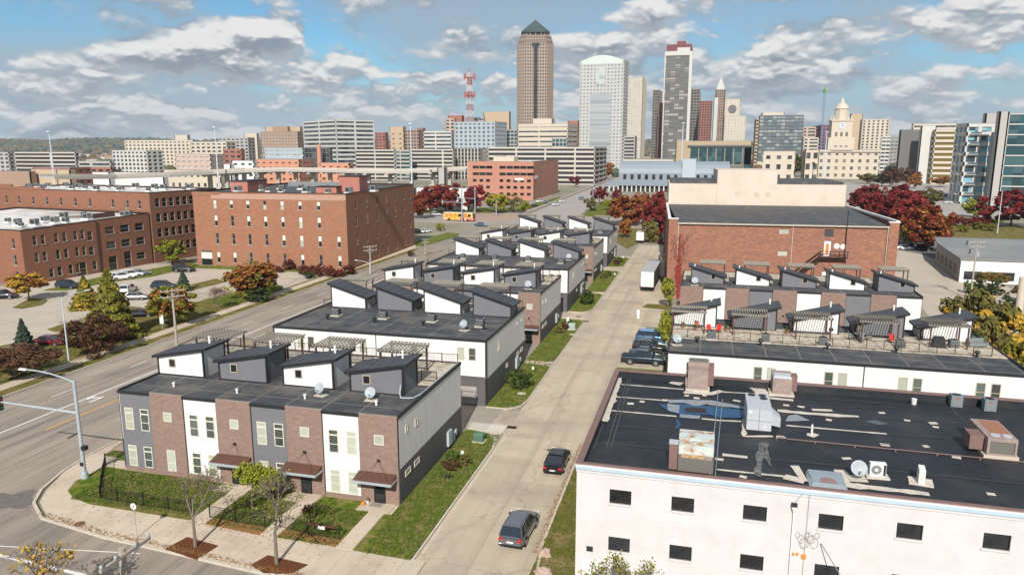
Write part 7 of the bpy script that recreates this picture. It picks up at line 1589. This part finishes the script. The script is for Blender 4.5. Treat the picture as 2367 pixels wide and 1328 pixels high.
for i, (k_, p_, x, y, l) in enumerate([('pickup', P_navy, -7.1, 94.6, 'dark teal pickup truck, nearest of the nose-in row'), ('sedan', P_navy, -6.9, 97.7, 'dark sedan parked second in the row, behind the pickup'), ('suv', P_black, -6.7, 100.5, 'black hatchback with pale windscreen, third in the nose-in row'), ('sedan', P_lblue, -6.9, 103.3, 'bright blue sedan, fourth in the nose-in row'), ('suv', P_blue, -6.8, 106.2, 'dark blue hatchback, farthest of the nose-in row')]):
    car(k_, p_, (x, y, .05), 0.02, l, name='pickup_truck' if k_ == 'pickup' else 'parked_car', cat='pickup truck' if k_ == 'pickup' else 'car')
def pcar(px_, py_, kind, p_, rz, l, small=True):
    q = at(px_, py_); return car(kind, p_, (q.x, q.y, .04), rz, l, small)
pcar(8, 690, 'suv', P_black, .5, 'black car cut by the left edge beside the yellow maple'); pcar(158, 666, 'suv', P_navy, .1, 'navy car parked by the mill lawn', True)
pcar(282, 646, 'suv', P_white, 1.0, 'white van-like car, leftmost of three before the mill'); pcar(303, 641, 'suv', P_white, 1.0, 'white car in the middle of three before the mill'); pcar(322, 637, 'sedan', P_silver, 1.0, 'silver sedan, rightmost of three before the mill')
pcar(298, 675, 'suv', P_white, 1.9, 'white car with a red lamp behind the conifer'); pcar(314, 692, 'sedan', P_silver, .4, 'silver sedan right of the conifer', False); pcar(325, 733, 'sedan', P_black, .55, 'black coupe on the verge edge right of the conifer', False)
pcar(380, 668, 'suv', P_navy, .3, 'dark blue van left of the small spruce'); pcar(425, 628, 'suv', P_black, .35, 'black car in front of the green tree in the nook'); pcar(117, 797, 'sedan', P_red, .15, 'dark red sedan parked at the lower left of the lot', False)
pcar(963, 540, 'suv', P_black, 1.2, 'black and white car at the mill corner lot'); pcar(984, 538, 'sedan', P_white, 1.2, 'white sedan at the mill corner lot'); pcar(1008, 499, 'suv', P_silver, .2, 'silver wagon left of the bus'); pcar(1112, 523, 'sedan', P_teal, .1, 'teal car crossing the junction')
pcar(2090, 577, 'sedan', P_white, .1, 'white car behind the brick warehouse'); pcar(2114, 575, 'sedan', P_black, .1, 'black car next to the white one behind the warehouse'); pcar(2133, 578, 'suv', P_black, .1, 'dark car nearest the low grey shed'); pcar(1527, 562, 'sedan', P_red, 1.6, 'red car at the left corner of the warehouse')
FC = [(2112, 432), (2128, 428), (2145, 436), (2160, 445), (2176, 440), (2150, 458), (2170, 462), (2186, 455), (2190, 470), (2100, 446), (2120, 452)]
for i, (x, y) in enumerate(FC): pcar(x, y, ['sedan', 'suv'][i % 2], [P_white, P_black, P_silver, P_navy][i % 4], .3 + (i % 3), '%s car in the far lot, %s' % (['white', 'black', 'silver', 'navy'][i % 4], ['at its back left', 'by the orange tree', 'left of the lane', 'in the middle of the lane', 'by the car park foot', 'in the front left rank', 'in the front middle rank', 'at its right side', 'nearest the condominium', 'nearest the maroon crowns', 'in front of the brown trees'][i]))
AV = [(1420, 428, P_white), (1402, 436, P_black), (1345, 462, P_silver), (1300, 468, P_white), (1285, 475, P_white), (1375, 424, P_navy), (1440, 420, P_silver), (1235, 478, P_black), (1215, 476, P_white), (1265, 470, P_silver), (1248, 468, P_white), (1150, 478, P_black)]
for i, (x, y, p_) in enumerate(AV): pcar(x, y, ['suv', 'sedan'][i % 2], p_, 1.2, 'distant %s car %s' % (p_.name.split('_')[-1], ['near the top of the avenue', 'halfway up the avenue', 'at the avenue kerb', 'before the red office corner', 'at the avenue entrance', 'by the distant red tree', 'at the avenue top bend', 'parked right of the lime tree', 'parked behind the small lime tree', 'parked beside the avenue bridge rail', 'parked before the red office', 'parked behind the yellow-green tree'][i]))
for i, (x, y) in enumerate([(70, 432), (95, 436), (130, 430), (160, 428), (230, 424), (30, 440), (340, 415), (1050, 412), (1090, 436), (1000, 430)]): pcar(x, y, 'sedan', [P_white, P_black, P_silver][i % 3], .4 * i, 'tiny %s car %s' % (['white', 'black', 'silver'][i % 3], ['behind the lower left mill', 'left of the light mast', 'right of the light mast', 'by the tan shed', 'behind the yellow tree', 'at the far left lot', 'behind the mill roof', 'under the overpass', 'left of the red office', 'above the maroon row'][i]))
# semi trailer
t = thing('semi_trailer', 'white box trailer with grey roof parked by the brick warehouse', 'trailer', (-10.55, 144.0, .05), -.02)
MB().box(-1.28, 0, 1.05, 1.28, 14.6, 4.0).build('box_body', mat('trailer_shaded_side', (.15, .148, .145), rough=.5), t); MB().box(-1.3, -.02, 4.0, 1.3, 14.62, 4.06).build('roof', cm('trailer_roof', (.36, .36, .37)), t)  # white box coloured dark to stand in for its shaded side
for s in (0, 1): MB().box(-1.25 + s * 1.26, -.05, 1.08, -.02 + s * 1.26, -.001, 3.98).build('rear_door', M_white, t)
m = MB()
for s in (-1.27, 1.21): m.box(s, -.07, 1.0, s + .06, -.02, 4.02)
m.box(-1.2, -.07, 1.0, 1.2, -.055, 1.07); m.build('door_frame', M_steel, t); MB().box(-1.2, -.1, .45, 1.2, .0, .6).build('underride_bar', M_trim, t); MB().box(-.9, .3, .75, .9, 12, 1.05).build('chassis', M_trim, t)
tw = MB().cyl((-.15, 0, 0), (.15, 0, 0), .5, n=14).mesh('wheel', M_tyre)
for y in (1.6, 2.9, 11.2, 12.4):
    for s in (-1, 1): inst('wheel', tw, t, loc=(s * 1.05, y, .5))
for s in (-1.0, .8): MB().box(s, -.08, .85, s + .25, -.02, .98).build('tail_light', M_red, t)
t = thing('truck_tractor', 'dark blue truck cab just ahead of the white trailer', 'truck', (-10.4, 159.2, .05)); m = MB(); m.box(-1.2, 0, .9, 1.2, 2.2, 3.9); m.hexa([(-1.0, 2.2, .9), (1.0, 2.2, .9), (.9, 3.8, .9), (-.9, 3.8, .9)], [(-1.0, 2.2, 2.2), (1.0, 2.2, 2.2), (.9, 3.8, 1.9), (-.9, 3.8, 1.9)]); m.build('cab', P_blue, t); MB().box(-1.05, 2.15, 2.4, 1.05, 2.25, 3.3).build('windscreen', M_carglass, t)
for y in (.6, 3.1):
    for s in (-1, 1): inst('wheel', tw, t, loc=(s * 1.05, y, .5))
q = at(1479, 562); t = thing('box_truck', 'small white box truck beyond the end of the drive', 'truck', (q.x, q.y, .05)); MB().box(-1.1, 0, .8, 1.1, 4.5, 3.2).build('box_body', M_white, t); MB().box(-1.0, -.03, .9, 1.0, 0, 3.1).build('rear_door', M_pipe, t); MB().box(-1, 4.5, .7, 1, 6.2, 2.4).build('cab', P_white, t); MB().box(-1.0, -.1, .45, 1.0, .2, .7).build('bumper', M_trim, t)
for y in (1, 5.2):
    for s in (-1, 1): inst('wheel', tw, t, loc=(s * .95, y, .4), scale=.8)
q = at(1062, 510); t = thing('bus', 'city bus in yellow wrap with red flame pattern at the junction', 'bus', (q.x, q.y, .04), -.12)
m = MB(); m.hexa([(-6.3, -1.25, .35), (6.3, -1.25, .35), (6.3, 1.25, .35), (-6.3, 1.25, .35)], [(-6.2, -1.2, 3.05), (6.1, -1.2, 3.05), (6.1, 1.2, 3.05), (-6.2, 1.2, 3.05)])
m.build('body', mat('bus_wrap', (.62, .42, .05), (.50, .06, .03), scale=.55, rough=.4, contrast=.05, col3=(.65, .5, .3), scale3=.4), t); MB().box(-6.1, -1.15, 3.05, 6.0, 1.15, 3.2).build('roof', M_white, t)
for i in range(6): MB().box(-5.6 + i * 1.9 + (.3 if i > 3 else 0), -1.28, 1.7, -4.1 + i * 1.9, -1.2, 2.7).build('window', M_carglass if i in (3, 5) else mat('wrapped_window', (.5, .25, .04), rough=.3), t)
MB().box(6.12, -1.1, 1.2, 6.32, 1.1, 2.7).build('windscreen', M_carglass, t); MB().box(1.0, -1.3, .4, 2.6, -1.26, 1.3).build('red_panel', M_red, t)
for x in (-3.8, 4):
    for s in (-1, 1): inst('wheel', ty_ := MB().cyl((0, -.15, 0), (0, .15, 0), .48, n=12).mesh('wheel', M_tyre), t, loc=(x, s * 1.15, .48))

# ------------------------------------------------------------------ street furniture
b = at(197, 1107); t = thing('traffic_signal', 'grey steel signal pole with long mast arm and curved lamp arm at the corner', 'traffic light', (b.x, b.y, .13))
hp = hgt(172, 882, b); MB().cyl((0, 0, 0), (0, 0, hp), .17, .13, n=12).build('pole', M_steel, t); MB().cyl((0, 0, 0), (0, 0, .55), .32, .27, n=12).build('base_cover', M_steel, t)
# arms run toward pixel targets at height
ha = hgt(172, 955, b)
def toward(px_, z): p = at(px_[0], px_[1], z); return p - Vector((b.x, b.y, 0))
e = toward((0, 928), ha + .35); e = Vector((e.x, e.y, ha + .35 - .13)); d = Vector((e.x, e.y, 0)); m = MB(); m.cyl((0, 0, ha - .13), e * 1.0, .12, .07, n=10); e2 = e + d.normalized() * 2.2; m.cyl(e, e2, .07, .06, n=8); m.build('mast_arm', M_steel, t)
sg = MB(); c = e + d.normalized() * .05; sg.box(c.x - .18, c.y - .18, c.z - .75, c.x + .18, c.y + .18, c.z + .45); s_o = sg.build('signal_head', M_trim, t)
lm = MB()
for i, m_ in enumerate(((.3, .02, .02), (.3, .2, .02), (.02, .2, .08))): MB().cyl((c.x + .19, c.y, c.z + .25 - i * .38), (c.x + .2, c.y, c.z + .25 - i * .38), .12, n=10).build('lens', mat('lens_%d' % i, m_, rough=.3), s_o)
pth = [(172, 885), (150, 875), (120, 866), (90, 860), (62, 857)]; zs = [hp - .15, hp + .2, hp + .45, hp + .6, hp + .65]; P_ = []
for i, ((x, y), z) in enumerate(zip(pth, zs)):
    f_ = i / 4; tgt = toward((62, 857), hp + .65); P_.append(Vector((tgt.x * f_, tgt.y * f_, z)))
m = MB()
for a, c_ in zip(P_, P_[1:]): m.cyl(a, c_, .065, .055, n=8)
m.build('lamp_arm', M_steel, t); dl = (P_[-1] - P_[-2]).normalized(); e = P_[-1]; m = MB(); sd_ = Vector((-dl.y, dl.x, 0)).normalized() * .14
m.hexa([tuple(e - sd_ - Vector((0, 0, .07))), tuple(e + dl * .75 - sd_ - Vector((0, 0, .07))), tuple(e + dl * .75 + sd_ - Vector((0, 0, .07))), tuple(e + sd_ - Vector((0, 0, .07)))], [tuple(e - sd_ * .6 + Vector((0, 0, .08))), tuple(e + dl * .7 - sd_ * .6 + Vector((0, 0, .06))), tuple(e + dl * .7 + sd_ * .6 + Vector((0, 0, .06))), tuple(e + sd_ * .6 + Vector((0, 0, .08)))])
m.build('lamp_head', mat('lamp_head_pale', (.62, .63, .62), rough=.4), t)
MB().box(.1, -.2, 2.6, .5, .2, 2.95).build('pedestrian_signal', M_trim, t); MB().box(-.12, -.27, 1.2, .12, -.18, 1.5).build('push_button', M_trim, t)
def lamp(px_, pb, pt_, tx, label, wood=False, r=.1):
    b = at(px_, pb); h = hgt(px_, pt_, b); t = thing('street_lamp', label, 'street lamp', (b.x, b.y, .1)); MB().cyl((0, 0, 0), (0, 0, h), r, r * .6, n=8).build('pole', M_mast, t)
    e = at(tx[0], tx[1], h + .4) - Vector((b.x, b.y, .1)); e = Vector((e.x, e.y, h + .3)); L_ = Vector((e.x, e.y)).length
    if L_ > 4: e = Vector((e.x / L_ * 3.5, e.y / L_ * 3.5, e.z))
    m = MB(); m.cyl((0, 0, h - .1), (e.x * .5, e.y * .5, h + .2), .05, n=6); m.cyl((e.x * .5, e.y * .5, h + .2), e, .045, n=6); m.build('arm', M_mast, t); d = Vector((e.x, e.y, 0)).normalized() * .6
    MB().cyl(e - d * .2, e + d, .12, .1, n=8).build('lamp_head', MATS['lamp_head_pale'], t); return t
lamp(160, 842, 688, (215, 668), 'galvanised street lamp beside the brown bush on the verge'); lamp(2305, 540, 442, (2275, 508), 'tall grey lamp post before the dark maroon tree', r=.16)
for (x, yb, yt, l) in [(1068, 512, 432, 'tall grey signal post in front of the bus'), (1098, 495, 430, 'tall grey signal post behind the bus'), (1147, 500, 462, 'short teal signal post before the lime tree'), (1370, 482, 432, 'grey signal post at the avenue corner')]:
    b = at(x, yb); h = hgt(x, yt, b); t = thing('signal_post', l, 'signal post', (b.x, b.y, 0)); MB().cyl((0, 0, 0), (0, 0, h), .28, .18, n=8).build('pole', mat('blue_grey_steel', (.25, .32, .37), rough=.5), t); m = MB(); m.cyl((0, 0, h * .55), (-8, -1, h * .58), .1, n=6); m.box(-7.6, -1.2, h * .5, -7.2, -.8, h * .62); m.build('mast_arm', MATS['blue_grey_steel'], t)
M_pole = mat('wooden_pole', (.36, .31, .265), (.28, .235, .20), scale=3, rough=.95, stretch=(4, 4, .3))
def upole(px_, pb, pt_, label, r=.17, arm=1.3, armdir=0., tf=False, ground=None):
    b = at(px_, pb) if ground is None else Vector(ground); h = hgt(px_, pt_, b) if ground is None else pt_; t = thing('utility_pole', label, 'utility pole', (b.x, b.y, .1), armdir)
    MB().cyl((0, 0, 0), (0, 0, h), r, r * .7, n=10).build('pole', M_pole, t)
    for k, z in enumerate((h - .25, h - 1.1)[:1 if ground is not None else 2]):
        a = MB().box(-arm, -.07 - .2, z - .06, arm, .07 - .2, z + .08).build('crossarm', M_pole, t)
        for s in (-.95, -.4, .4, .95): MB().lathe([(0, 0), (.05, 0), (.08, .08), (.05, .16), (.0, .2)], 8).build('insulator', M_dish, a).location = (s * arm, -.2, z + .08)
        m = MB(); m.cyl((arm * .6, -.2, z), (0, -.1, z - .7), .025, n=5); m.cyl((-arm * .6, -.2, z), (0, -.1, z - .7), .025, n=5); m.build('brace', M_steel, t)
    if tf: MB().cyl((.38, 0, h - 3), (.38, 0, h - 2.1), .26, n=12).build('transformer', M_dish, t)
    return t, h
upole(409, 800, 668, 'wooden utility pole with crossarms beside the yellow-green tree', .2, 1.6, .9); upole(857, 634, 568, 'wooden utility pole with crossarms at the mill sidewalk', .18, 1.6, .9); upole(983, 590, 552, 'wooden pole by the mill far corner', .16, 1.0, .9)
tp_, hh_ = upole(0, 0, 11.0, 'top of a wooden utility pole with one crossarm at the bottom edge', .22, 1.4, UP, ground=(-23.6, 23.7, 0)); upole(2243, 692, 556, 'wooden pole with twin transformers at the grey shed corner', .16, 1.4, .2, tf=True)
upole(0, 0, 12.5, 'thick concrete-grey pole at the right frame edge', .42, .5, 0, ground=(46.5, 118.5, 0)) if False else None
b = at(2352, 742); t = MB().cyl((0, 0, 0), (0, 0, hgt(2360, 640, b)), .62, .55, n=14).build('post', M_curb); t.location = b; tag(t, 'thick pale grey column at the right frame edge', 'post')
lamp(855, 632, 608, (808, 600), 'lamp arm on the sidewalk before the brick mill, pointing left')
# corner sign
b = at(317, 1246); t = thing('road_sign', 'small round sign on a thin grey post at the corner sidewalk', 'sign', (b.x, b.y, .13)); h = hgt(311, 1163, b); MB().cyl((0, 0, 0), (0, 0, h - .1), .035, n=6).build('post', M_steel, t)
MB().cyl((0, -.05, h - .3), (0, -.035, h - .3), .25, n=14).build('sign_face', M_white, t); MB().hexa([(-.14, -.062, h - .42), (-.08, -.062, h - .42), (-.08, -.0505, h - .42), (-.14, -.0505, h - .42)], [(.08, -.062, h - .18), (.14, -.062, h - .18), (.14, -.0505, h - .18), (.08, -.0505, h - .18)]).build('symbol', M_acgrill, t)
b = at(376, 762); t = thing('road_sign', 'white rectangular sign by the sidewalk left of the utility pole', 'sign', (b.x, b.y, .1)); MB().cyl((0, 0, 0), (0, 0, 1.9), .04, n=6).build('post', M_steel, t); MB().box(-.35, -.06, .9, .35, -.03, 2.3).build('sign_face', M_white, t)
b = at(417, 745); t = MB().cyl((0, -.03, 0), (0, .03, 0), .45, n=14).build('street_sign_disc', M_pipe); t.location = (b.x, b.y, 2.2); tag(t, 'pale round meter cap beside the utility pole', 'meter')
b = at(322, 790); t = thing('fire_hydrant', 'yellow fire hydrant on the verge', 'hydrant', (b.x, b.y, .1)); MB().lathe([(0, 0), (.2, 0), (.16, .1), (.16, .6), (.2, .62), (.12, .78), (0, .85)], 10).build('barrel', M_yell, t); MB().cyl((-.25, 0, .45), (.25, 0, .45), .07, n=8).build('outlet', M_yell, t)
# fence: posts and rails, pickets joined
def fence(pts, label):
    P_ = [at(*p) for p in pts] if len(pts[0]) == 2 and pts[0][0] > 0 else [Vector((*p, 0)) for p in pts]
    t = thing('iron_fence', label, 'fence', (P_[0].x, P_[0].y, .14)); o = P_[0]
    pk = MB(); rl = MB(); pm = MB().box(-.035, -.035, 0, .035, .035, 1.15).mesh('post', M_iron)
    for p in P_: inst('post', pm, t, loc=p - o)
    for a, c in zip(P_, P_[1:]):
        a, c = a - o, c - o
        for z in (.12, 1.0): rl.cyl((a.x, a.y, z), (c.x, c.y, z), .022, n=4)
        k = int((c - a).length / .13)
        for i in range(1, k): q = a.lerp(c, i / k); pk.box(q.x - .008, q.y - .008, .12, q.x + .008, q.y + .008, 1.0)
    rl.build('rail', M_iron, t); pk.build('picket', M_iron, t, kind='stuff')
fence([(233, 1155), (273, 1162), (332, 1172), (390, 1181), (444, 1189)], 'black iron fence along the front of the corner lawn')
fence([(233, 1155), (236, 1130), (240, 1105), (245, 1078)], 'black iron fence seen end-on along the left side of the corner lawn')
fence([(486, 1200), (545, 1211), (613, 1222)], 'black iron fence in front of the middle garden'); fence([(648, 1222), (712, 1239), (786, 1250)], 'black iron fence with a small white notice, left of the last walk')
fence([(245, 1078), (290, 1045)], 'short rail beside the corner unit side walk')
t = MB(); a = at(745, 1243); t.box(a.x - .28, a.y - .08, .75, a.x + .28, a.y - .05, 1.0); tag(t.build('notice', M_white), 'small white notice hung on the iron fence', 'sign'); t = MB(); t.box(a.x - 1.1, a.y - .045, .95, a.x + 1.1, a.y - .03, 1.08); tag(t.build('banner', mat('red_banner', (.16, .03, .02))), 'thin red ribbon along the fence rail behind the notice', 'banner')
# utility boxes
def ubox(x, y, w, d, h, m_, label, name='utility_box'):
    t = thing(name, label, 'utility box', (x, y, .14)); MB().box(-w / 2 - .12, -d / 2 - .12, 0, w / 2 + .12, d / 2 + .12, .08).build('pad', M_curb, t); MB().box(-w / 2, -d / 2, .08, w / 2, d / 2, h).build('cabinet', m_, t); MB().hexa([(-w / 2 - .03, -d / 2 - .03, h), (w / 2 + .03, -d / 2 - .03, h), (w / 2 + .03, d / 2 + .03, h), (-w / 2 - .03, d / 2 + .03, h)], [(-w / 2 + .05, -d / 2 + .1, h + .1), (w / 2 - .05, -d / 2 + .1, h + .1), (w / 2 - .05, d / 2 - .05, h + .1), (-w / 2 + .05, d / 2 - .05, h + .1)]).build('lid', m_, t)
M_gbox = mat('transformer_green', (.085, .16, .115), rough=.5)
q = at(1108, 1022); ubox(q.x, q.y, .95, .8, .75, M_gbox, 'dark green transformer box on the nearest side lawn'); q = at(1322, 763); ubox(q.x, q.y, 1.0, .9, .9, mat('pale_green_box', (.34, .42, .36), rough=.5), 'pale green transformer box on the third row lawn'); q = at(1313, 752); ubox(q.x, q.y, .4, .4, 1.1, M_pipe, 'white round-topped pedestal beside the pale green box')
q = at(1475, 738); ubox(q.x, q.y, .4, .4, 1.4, M_pipe, 'white pedestal cabinet on the paved strip past the drive')
for (x, y, l) in ((1069, 1062, 'nearest side lawn'), (1232, 862, 'second row lawn'), (1421, 640, 'fifth row lawn'), (1440, 600, 'farthest row lawn')):
    q = at(x, y); t = thing('yard_sign', 'small white yard sign on the %s' % l, 'sign', (q.x, q.y, .14)); MB().box(-.14, -.012, .35, .14, .012, .75).build('sign_face', M_white, t); MB().box(-.015, -.01, 0, .015, .01, .35).build('stake', M_steel, t)
for (x, y, l) in ((1206, 912, 'pale utility cover on the second row lawn'), (1323, 775, 'pale utility cover on the third row lawn')):
    q = at(x, y); o = MB().box(-.45, -.3, 0, .45, .3, .06).build('utility_cover', M_curb); o.location = (q.x, q.y, .15); tag(o, l, 'utility cover')
M_rustg = mat('rusted_iron', (.09, .04, .03), (.06, .03, .022), scale=6)
for i, (x, y, w, l) in enumerate([(1183, 988, .5, 'rusty drain grate in the first garage alley mouth'), (1337, 732, .4, 'left storm grate near the third row alley'), (1354, 743, .5, 'right storm grate near the third row alley')]):
    q = at(x, y); t = thing('drain_grate', l, 'drain', (q.x, q.y, .056)); MB().box(-w, -w * .7, 0, w, w * .7, .012).build('frame', M_rustg, t)
    for k in range(5): MB().box(-w * .85, -w * .55 + k * w * .24, .012, w * .85, -w * .55 + k * w * .24 + .05, .03).build('bar', M_iron, t)
q = at(185, 1213); o = MB().cyl((0, 0, 0), (0, 0, .012), .38, n=20).build('manhole_cover', mat('red_manhole', (.15, .06, .05), scale=5)); o.location = (q.x, q.y, .134); tag(o, 'reddish round manhole cover in the corner sidewalk', 'manhole cover')
def boulder(px_, py_, s, label, seed):
    q = at(px_, py_); bmh = bmesh.new(); bmesh.ops.create_icosphere(bmh, subdivisions=3, radius=1); rr = random.Random(seed)
    from mathutils import noise
    for v in bmh.verts: k = 1 + .55 * noise.noise(v.co * 1.3 + Vector((seed, 0, 0))) + .22 * noise.noise(v.co * 3.1); v.co = Vector((v.co.x * s * k, v.co.y * s * .8 * k, max(-.2, v.co.z) * s * .7 * k))
    me = bpy.data.meshes.new('boulder'); bmh.to_mesh(me); bmh.free(); me.materials.append(mat('pink_granite', (.42, .30, .24), (.30, .21, .17), scale=4, bump=.6, bscale=12)); o = inst('boulder', me, None, loc=(q.x, q.y, .15)); tag(o, label, 'boulder')
boulder(1258, 1284, .55, 'pinkish granite boulder beside the grey sport utility car', 3); boulder(1255, 1330, .6, 'second boulder cut by the bottom edge', 8)
# leaves gathered along the kerbs
m = MB(); rr = random.Random(99)
for i in range(2600):
    r_ = rr.random()
    if r_ < .45: x = rr.uniform(-49, -20); y = (40.35 - (x + 41.5) * .077 if x > -41.5 else 40.35 + (-41.5 - x) * .16) + rr.gauss(.15, .18); z = .15
    elif r_ < .7: x = -10.55 + rr.gauss(0, .12); y = rr.uniform(46, 66); z = .058
    elif r_ < .85: x = rr.uniform(-37, -24); y = rr.gauss(43.6, .35); z = .165
    else: x = rr.uniform(-54, -19); y = rr.uniform(40.5, 50); z = .17
    s = rr.uniform(.03, .075); a = rr.uniform(0, 6.28); m.add([(x + s * math.cos(a + k * 1.57), y + s * math.sin(a + k * 1.57) * .8, z + rr.uniform(0, .02)) for k in range(4)], [(0, 1, 2, 3)])
m.build('fallen_leaves', leafmat('fallen_leaf', [(.22, .10, .03), (.30, .16, .05), (.14, .07, .03)]), kind='stuff')
# grass tufts that roughen the lawns
m = MB(); rr = random.Random(123)
def tuft(x, y, z):
    for k in range(2):
        a = rr.uniform(0, 6.28); s = rr.uniform(.04, .09); h_ = rr.uniform(.05, .11); c, q = math.cos(a) * s, math.sin(a) * s
        m.add([(x - c, y - q, z), (x + c, y + q, z), (x + c * .3 + rr.uniform(-.03, .03), y + rr.uniform(-.03, .03), z + h_)], [(0, 1, 2)], rr.choice((0, 0, 1, 2)))
for (x0, x1, y0, y1, k) in ((-48.6, -36.9, 44.2, 49.8, 5200), (-35.4, -30.5, 43.6, 49.8, 2200), (-29.1, -24.4, 43.2, 48.4, 1900), (-22.3, -18.6, 43.0, 66, 5600), (-22.3, -18.6, 73.8, 116.8, 4200), (-10.2, -7, 42, 69, 2600), (-99, -81.7, 62, 121, 7000), (-87, -81.7, 112, 130, 1500)):
    for i in range(k):
        x, y = rr.uniform(x0, x1), rr.uniform(y0, y1)
        if x < -81 and y < 112 and x < -99 + (y - 60) * .24 + 2: continue
        tuft(x, y, .165 if x < -81 else .15)
m.build('grass_tufts', [mat('tuft_green', (.045, .085, .008), (.07, .11, .012), scale=2, rough=1, coords='World'), mat('tuft_dark', (.05, .08, .008), rough=1), mat('tuft_dry', (.20, .155, .06), rough=1)], kind='stuff')
# planter box on the far verge, low doorstep pumpkins
t = thing('pumpkin', 'orange pumpkin on the doorstep of the last front door', 'pumpkin', (-25.2, 49.3, .165)); MB().lathe([(0, 0), (.14, .02), (.2, .12), (.16, .24), (0, .26)], 12).build('fruit', mat('pumpkin_orange', (.6, .2, .02), rough=.6), t); MB().cyl((0, 0, .25), (.02, 0, .33), .02, n=5).build('stalk', M_bark, t)
MB_ = thing('potted_plant', 'white flower pot left of the last front door', 'potted plant', (-25.0, 49.65, .165)); MB().lathe([(0, 0), (.1, 0), (.14, .25), (0, .22)], 10).build('pot', M_white, MB_); MB().lathe([(0, .5), (.12, .4), (.15, .3), (0, .24)], 8).build('foliage', M_leafg, MB_)
o = MB().box(-24.75, 49.2, .166, -23.7, 49.85, .18).build('doormat', M_wood); tag(o, 'tan doormat before the last front door', 'doormat')

# thin autumn haze over the whole place
hz_ = MB().box(-2700, -170, -3, 2700, 5250, 215).build('haze', mat('haze_surface', (1, 1, 1)), kind='stuff')
hm = bpy.data.materials.new('haze_air'); hm.use_nodes = True; hn = hm.node_tree; hn.nodes.clear()
ho = hn.nodes.new('ShaderNodeOutputMaterial'); hv = hn.nodes.new('ShaderNodeVolumePrincipled'); hv.inputs['Color'].default_value = (.86, .92, 1, 1); hv.inputs['Density'].default_value = .00008; hv.inputs['Anisotropy'].default_value = .2
hn.links.new(hv.outputs[0], ho.inputs['Volume']); hz_.data.materials.clear(); hz_.data.materials.append(hm)
